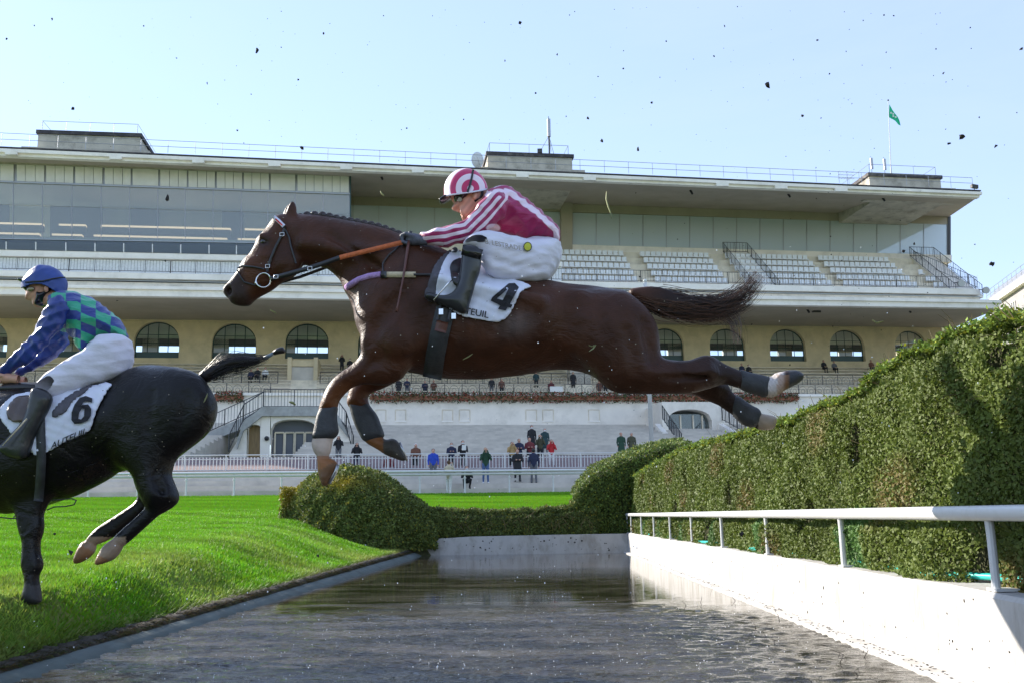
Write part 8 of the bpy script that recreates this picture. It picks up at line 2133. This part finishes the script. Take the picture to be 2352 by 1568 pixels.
an6 = K((690, 540), (800, 515), (872, 615), (895, 740), (805, 935), (685, 1055), (545, 1225), (405, 1376), (290, 1432), (150, 1508), (60, 1566), (0, 1576), (-50, 1545), (-15, 1486), (105, 1384), (225, 1225), (345, 1104), (455, 1012), (545, 795), (615, 640))
af6 = K((700, 800), (900, 900), (895, 1165), (765, 1296), (655, 1388), (400, 1508), (200, 1572), (165, 1516), (400, 1374), (600, 1165))
Bsl = make_body([(an6, -0.15, 0.060, 0.062, dict(tilt=((0, -0.10), (140, -0.20)))), (af6, 0.15, 0.060, 0.06, dict(tilt=((30, 0.08), (150, 0.18))))], Y6, 0.0078)
body_obj('sleeves', Bsl, M['silk_blue'], r6, fold=(0.009, 16.0, 5.0, (1, 0.6, 1)))
br6 = [(225, 770), (246, 767), (292, 770), (300, 808), (297, 838), (283, 860), (247, 875), (204, 886), (162, 903), (119, 916), (98, 905), (78, 888), (93, 870), (141, 834), (190, 806), (212, 790)]
Bb6 = make_body([([(215, 775), (294, 768), (302, 808), (298, 838), (280, 862), (215, 870), (190, 840)], 0.0, 0.175, 0.14),
                 (br6, -0.17, 0.095, 0.10, dict(tilt=((85, -0.29), (275, -0.095)), k=0.05)), (br6, 0.17, 0.095, 0.10, dict(tilt=((85, 0.29), (275, 0.095)), k=0.05))], Y6, 0.0088)
body_obj('breeches', Bb6, M['breeches'], r6, fold=(0.005, 10.0, 4.0, (0.5, 0.6, 1.6)))
boot6 = [(76, 886), (105, 893), (122, 910), (116, 930), (106, 950), (92, 980), (78, 1006), (70, 1036), (62, 1050), (44, 1056), (10, 1046), (-6, 1026), (8, 1016), (22, 1000), (50, 972), (61, 949), (68, 914)]
for yc in (-0.345, 0.345): body_obj('boot', make_body([(boot6, yc, 0.054, 0.056)], Y6, 0.0085), M['leather_boot'], r6)
fist('hand', 10, 868, -0.115, M['skin'], r6, Y6, 0.95); fist('hand', 28, 872, 0.07, M['skin'], r6, Y6, 0.95)
wp6 = thing('whip', 'thin pale whip beside the boot of the rider in blue', 'whip', tuple(p6(20, 1000, -0.42)))
MB().tube([p6(62, 960, -0.42), p6(40, 985, -0.43), p6(6, 1022, -0.44)], [0.005, 0.005, 0.003], 6).build('shaft', M['elastic'], wp6, True)
br6t = thing('bridle', 'orange-gripped reins and bridle of the black horse at the left edge', 'bridle', tuple(p6(-200, 900, -0.15)))
ribbon('rein_grip', B6, [(8, 868), (-80, 890), (-180, 905)], 10, Y6, M['rubber_rein'], br6t, ys=[-0.12, -0.17, -0.18])
ribbon('rein', B6, [(-180, 905), (-300, 925), (-408, 944)], 9, Y6, M['leather_black'], br6t, ys=[-0.18, -0.16, -0.11])
ribbon('rein_loop', B6, [(20, 878), (50, 884), (84, 886)], 7, Y6, M['red_trim'], br6t, ys=[-0.05, -0.03, 0.0])
rc6 = p6(605 + dxh, 644 + dyh, -0.105)
MB().tube([rc6 + np.array([0.043 * math.cos(a), 0, 0.043 * math.sin(a)]) for a in np.linspace(0, 2 * math.pi, 25)], 0.0042, 8, caps=False).build('bit_ring', M['chrome'], br6t, True)
ribbon('cheekpiece', B6, head_shift([(655, 521), (633, 568), (613, 625)], dxh, dyh), 6, Y6, M['leather_black'], br6t)
# ------------------------------------------------------------------ flying turf, spray and what floats on the water
M['clod'] = mat('turf_clod', (0.022, 0.018, 0.016), 0.9, var=0.4, scale=40)
M['blade_pale'] = mat('torn_grass', (0.30, 0.32, 0.15), 0.7, transl=0.25)
RD = random.Random(21)
def clod_mesh(seed):
    r = random.Random(seed); mb = MB().ball((0, 0, 0), 1.0, 7, 5)
    ph = [r.uniform(0, 6) for _ in range(6)]
    mb.v = [tuple(np.array(p) * (0.75 + 0.28 * math.sin(3 * p[0] + ph[0]) + 0.25 * math.sin(4 * p[1] + ph[1]) + 0.22 * math.sin(5 * p[2] + ph[2])) * np.array([1.25, 0.8, 0.75])) for p in mb.v]
    me = bpy.data.meshes.new('turf_clod'); me.from_pydata(mb.v, [], mb.f); me.materials.append(M['clod']); return me
cm = [clod_mesh(i) for i in range(5)]
named = [(591, 117, 6), (1195, 53, 5), (1764, 197, 7), (2209, 314, 9), (1382, 324, 5.5), (1465, 343, 4.5), (2278, 607, 7), (2287, 337, 4.5), (1497, 236, 4), (1877, 93, 3.5), (1664, 60, 3), (1843, 267, 4), (2167, 168, 3), (168, 250, 5.5),
         (694, 340, 6.5), (476, 192, 3), (685, 183, 3), (743, 78, 3), (545, 300, 3), (934, 295, 3), (1350, 272, 4), (1230, 215, 3), (1280, 125, 3), (1432, 158, 3), (1530, 95, 2.5), (1640, 130, 2.5), (2030, 35, 2.5), (2345, 113, 4.5), (2150, 113, 2.5),
         (1703, 1225, 7), (385, 455, 7), (15, 90, 3), (120, 45, 3), (330, 60, 2.5), (1065, 275, 2.5), (1160, 140, 2.5), (1905, 170, 2.5), (2100, 560, 3), (1250, 1180, 2.5), (380, 600, 3), (2180, 330, 3.5), (2075, 578, 5), (162, 1267, 6), (125, 1225, 4), (730, 1275, 4.5), (32, 1185, 3)]
for i in range(95):
    named.append((RD.uniform(20, 2340) if RD.random() < 0.45 else RD.uniform(1300, 2345), RD.uniform(15, 330) if RD.random() < 0.6 else RD.uniform(330, 900), RD.uniform(1.0, 2.3)))
BIG = {(591, 117): 'dark clod of turf high in the sky above the bay horse head', (1195, 53): 'dark clod of turf at the top of the sky above the satellite dish', (1764, 197): 'large dark clod of turf in the sky between antenna mast and flag',
       (2209, 314): 'large winged dark clod of turf right of the green flag', (1382, 324): 'dark clod of turf just above the roof railing right of the mast', (1465, 343): 'dark clod of turf just above the roof edge, right of a similar one',
       (2278, 607): 'dark clod of turf in the sky right of the seating tier end', (2287, 337): 'small dark clod of turf near the right edge, right of the winged clod', (168, 250): 'dark clod of turf in the sky above the left roof box',
       (694, 340): 'dark clod of turf over the roof railing above the horse ear', (385, 455): 'dark clod of turf before the left glazing', (1703, 1225): 'dark clod of turf before the hedge below the white rail',
       (162, 1267): 'dark clod of turf beside the hind hoof of the black horse', (730, 1275): 'dark clod of turf over the grass before the rounded bush', (2345, 113): 'dark clod of turf at the upper right edge of the sky'}
for i, (px, py, r) in enumerate(named):
    Yd = RD.uniform(4.3, 5.0) if 650 < py else RD.uniform(3.6, 7.5)
    p = atY(px, py, Yd); o = bpy.data.objects.new('turf_clod', cm[i % 5]); col.objects.link(o); s_ = r / F * Yd
    o.location = tuple(p); o.scale = (s_, s_, s_); o.rotation_euler = (RD.uniform(0, 6), RD.uniform(0, 6), RD.uniform(0, 6))
    tag(o, BIG.get((px, py), 'small dark clod of turf flying through the air'), 'clod', 'clods of turf thrown up by the horses')
def blade(pts, w, Yd, label):
    q = densify(pts, 4); c = np.array([atY(a, b, Yd) for a, b in q]); n = len(c)
    t = np.gradient(q, axis=0); t /= np.linalg.norm(t, axis=1)[:, None] + 1e-9
    ww = 0.65 * w * np.sin(np.linspace(0.25, math.pi - 0.1, n)) / 2
    V = []
    for i in range(n):
        for s_ in (-1, 1): V.append(atY(q[i, 0] - s_ * t[i, 1] * ww[i], q[i, 1] + s_ * t[i, 0] * ww[i], Yd + 0.004 * s_))
    f = [(2 * i, 2 * i + 1, 2 * i + 3, 2 * i + 2) for i in range(n - 1)]
    o = fast_mesh('torn_grass_blade', V, f, M['blade_pale']); o.modifiers.new('thickness', 'SOLIDIFY').thickness = 0.0012
    tag(o, label, 'grass blade', 'torn grass blades in the air')
blade([(1393, 440), (1392, 458), (1397, 476), (1403, 492), (1404, 503)], 5, 5.0, 'long curved pale grass blade in front of the roof soffit')
blade([(873, 439), (877, 446), (884, 452)], 5, 5.0, 'short pale grass blade left of the jockey cap')
blade([(1352, 793), (1360, 796), (1368, 792), (1362, 800), (1352, 807)], 5, 5.05, 'twisted pale grass shred in front of the hind flank')
blade([(1063, 826), (1076, 819), (1086, 812)], 4, 5.05, 'pale grass shred under the horse barrel')
blade([(468, 924), (474, 912), (477, 902)], 5, 5.3, 'pale grass blade before the rump of the black horse')
blade([(620, 712), (630, 717), (636, 722)], 4, 5.0, 'pale grass shred under the bay horse muzzle')
blade([(663, 922), (672, 924), (680, 930)], 9, 5.0, 'small green leaf before the porch landing')
blade([(2003, 735), (2014, 742), (2030, 738)], 6, 4.6, 'blurred green tuft right of the tail')

fs_ = MB()
for i in range(620):
    q = RD.random()
    px, py = (RD.uniform(1900, 2350), RD.gauss(520, 160)) if q < .35 else ((RD.uniform(0, 2350), RD.uniform(10, 420)) if q < .7 else (RD.uniform(1000, 2000), RD.uniform(500, 1250)))
    Yd = RD.uniform(4.2, 5.0) if py > 560 else RD.uniform(3.5, 7); p = atY(px, py, Yd); r = RD.uniform(0.35, 0.95) / F * Yd
    if p[2] < 0.1 or p[0] > 1.85: continue
    fs_.ball(tuple(p), r, 5, 3, (RD.uniform(.6, 1.8), 1, RD.uniform(.5, 1.2)))
tag(fs_.build('turf_dust', M['clod'], None), 'fine dark turf crumbs filling the air', 'crumbs', kind='stuff')
# droplets
M['drop'] = mat('water_drop', (0.85, 0.87, 0.9), 0.08, spec=0.8)
sp = MB()
for i in range(190):
    px, py = (RD.uniform(600, 2300), RD.uniform(560, 1150)) if i < 110 else (RD.uniform(0, 1500), RD.uniform(1250, 1560))
    Yd = RD.uniform(4.2, 5.1); p = atY(px, py, Yd)
    if p[2] < 0.02: continue
    r = RD.uniform(0.0012, 0.0032); sp.ball(tuple(p), r, 6, 4, (1, 1, RD.uniform(0.8, 1.8)))
tag(sp.build('spray', M['drop'], None, True), 'fine bright water drops thrown into the air', 'spray', kind='stuff')
# splashes where clods hit the water
spl = MB()
for i in range(55):
    px, py = RD.uniform(200, 1900), 1345 + 220 * RD.random() ** 0.8
    p = atZ(px, py, 0.0)
    if not (-2.4 < p[0] < 1.75) or p[1] > 10: continue
    h_ = RD.uniform(0.003, 0.010) * (2.8 if RD.random() < 0.08 else 1); w_ = h_ * RD.uniform(0.18, 0.32)
    for k in range(RD.randint(1, 4)):
        a = RD.uniform(0, 6.28); d = RD.uniform(0.1, 0.5) * h_; tz_ = h_ * RD.uniform(.5, 1)
        spl.tube([(p[0], p[1], 0), (p[0] + d * .5 * math.cos(a), p[1] + d * .5 * math.sin(a), tz_ * .6), (p[0] + d * math.cos(a), p[1] + d * math.sin(a), tz_)], [w_, w_ * .5, w_ * .2], 5)
        if RD.random() < .7: spl.ball((p[0] + 1.5 * d * math.cos(a), p[1] + 1.5 * d * math.sin(a), tz_ * RD.uniform(1, 1.7)), RD.uniform(.0012, .003), 6, 4)
for i in range(420):         # droplets just above the surface
    p = atZ(RD.uniform(150, 1900), 1340 + 225 * RD.random() ** 0.8, 0.0)
    if -2.45 < p[0] < 1.75 and p[1] < 10: spl.ball((p[0], p[1], RD.uniform(0.002, 0.05)), RD.uniform(.0012, .0036), 6, 4)
def water_drop_mat():
    m = bpy.data.materials.new('splash_water'); m.use_nodes = True; b = m.node_tree.nodes['Principled BSDF']
    b.inputs['Base Color'].default_value = (0.85, 0.85, 0.85, 1); b.inputs['Roughness'].default_value = 0.25; b.inputs['IOR'].default_value = 1.33; b.inputs['Transmission Weight'].default_value = 0.0
    return m
tag(spl.build('splashes', water_drop_mat(), None, True), 'small splashes and rings where turf falls into the ditch', 'splash', kind='stuff')
fd = MB()
for i in range(170):
    px, py = RD.uniform(150, 2000), 1300 + 268 * RD.random() ** 0.7; p = atZ(px, py, 0.0)
    if not (-2.55 < p[0] < 1.82): continue
    l_ = RD.uniform(0.005, 0.02) * (1.6 if RD.random() < .1 else 1); a = RD.gauss(0, 0.5); dx, dy = l_ * math.cos(a), l_ * math.sin(a); w_ = RD.uniform(0.003, 0.009)
    fd.ball((p[0], p[1], 0.003), l_ * 0.5, 6, 3, (1.0, RD.uniform(.3, .8), 0.06))
for i in range(11):          # twigs standing in the shallows by the wall
    y = RD.uniform(4.6, 9.5); x = XW - RD.uniform(0.12, 0.75); h_ = RD.uniform(0.02, 0.09)
    fd.tube([(x, y, -0.01), (x + RD.uniform(-.03, .03), y, h_ * .6), (x + RD.uniform(-.05, .05), y, h_)], [0.0025, 0.002, 0.001], 4)
    if RD.random() < .5: fd.tube([(x, y, h_ * .4), (x + RD.uniform(-.06, .06), y, h_ * .8)], [0.0018, 0.0008], 4)
tag(fd.build('floating_debris', M['clod'], None), 'dark leaf bits and twigs floating in the ditch', 'debris', kind='stuff')
# leaf litter and moss along the foot of the white wall
lt = MB()
for i in range(420):
    y = 3.6 + 16 * RD.random() ** 1.6; x = XW - 0.004 - 0.10 * RD.random() ** 2; l_ = RD.uniform(0.003, 0.010); a = RD.uniform(0, 6.28)
    lt.ball((x, y, 0.024), l_, 5, 3, (RD.uniform(.5, 1.2), RD.uniform(.6, 2.2), 0.35))
tag(lt.build('leaf_litter', M['clod'], None), 'dark leaf litter along the foot of the white wall', 'litter', kind='stuff')
wl_ = MB()
for i in range(90):          # bits of turf stuck to the white walls
    y = 3.8 + 14 * RD.random() ** 1.7; z = RD.uniform(0.05, 0.40); r_ = RD.uniform(0.002, 0.007)
    wl_.ball((XW - 0.001, y, z), r_, 5, 4, (0.4, 1.4, RD.uniform(.6, 2.0)))
for i in range(40):
    x = RD.uniform(-2.2, 1.8); wl_.ball((x, YE - 0.001, RD.uniform(0.06, 0.36)), RD.uniform(0.006, 0.015), 5, 4, (1.6, .4, RD.uniform(.5, 1.6)))
tag(wl_.build('turf_specks', M['clod'], None), 'dark turf specks stuck to the white ditch walls', 'specks', kind='stuff')
# dry stems poking out of the low hedge
ds = MB()
for i in range(40):
    x = RD.uniform(-2.2, 1.4); z = RD.uniform(0.45, 0.8); y = YE + 0.30
    pts = [(x, y, z), (x + RD.uniform(-.1, .1), y - .06, z + RD.uniform(.02, .15)), (x + RD.uniform(-.2, .2), y - .1, z + RD.uniform(.1, .32))]
    ds.tube(pts, [0.006, 0.005, 0.002], 4)
tag(ds.build('dry_stems', M['twig'], None), 'pale dry stems sticking out of the low hedge', 'stems', kind='stuff')
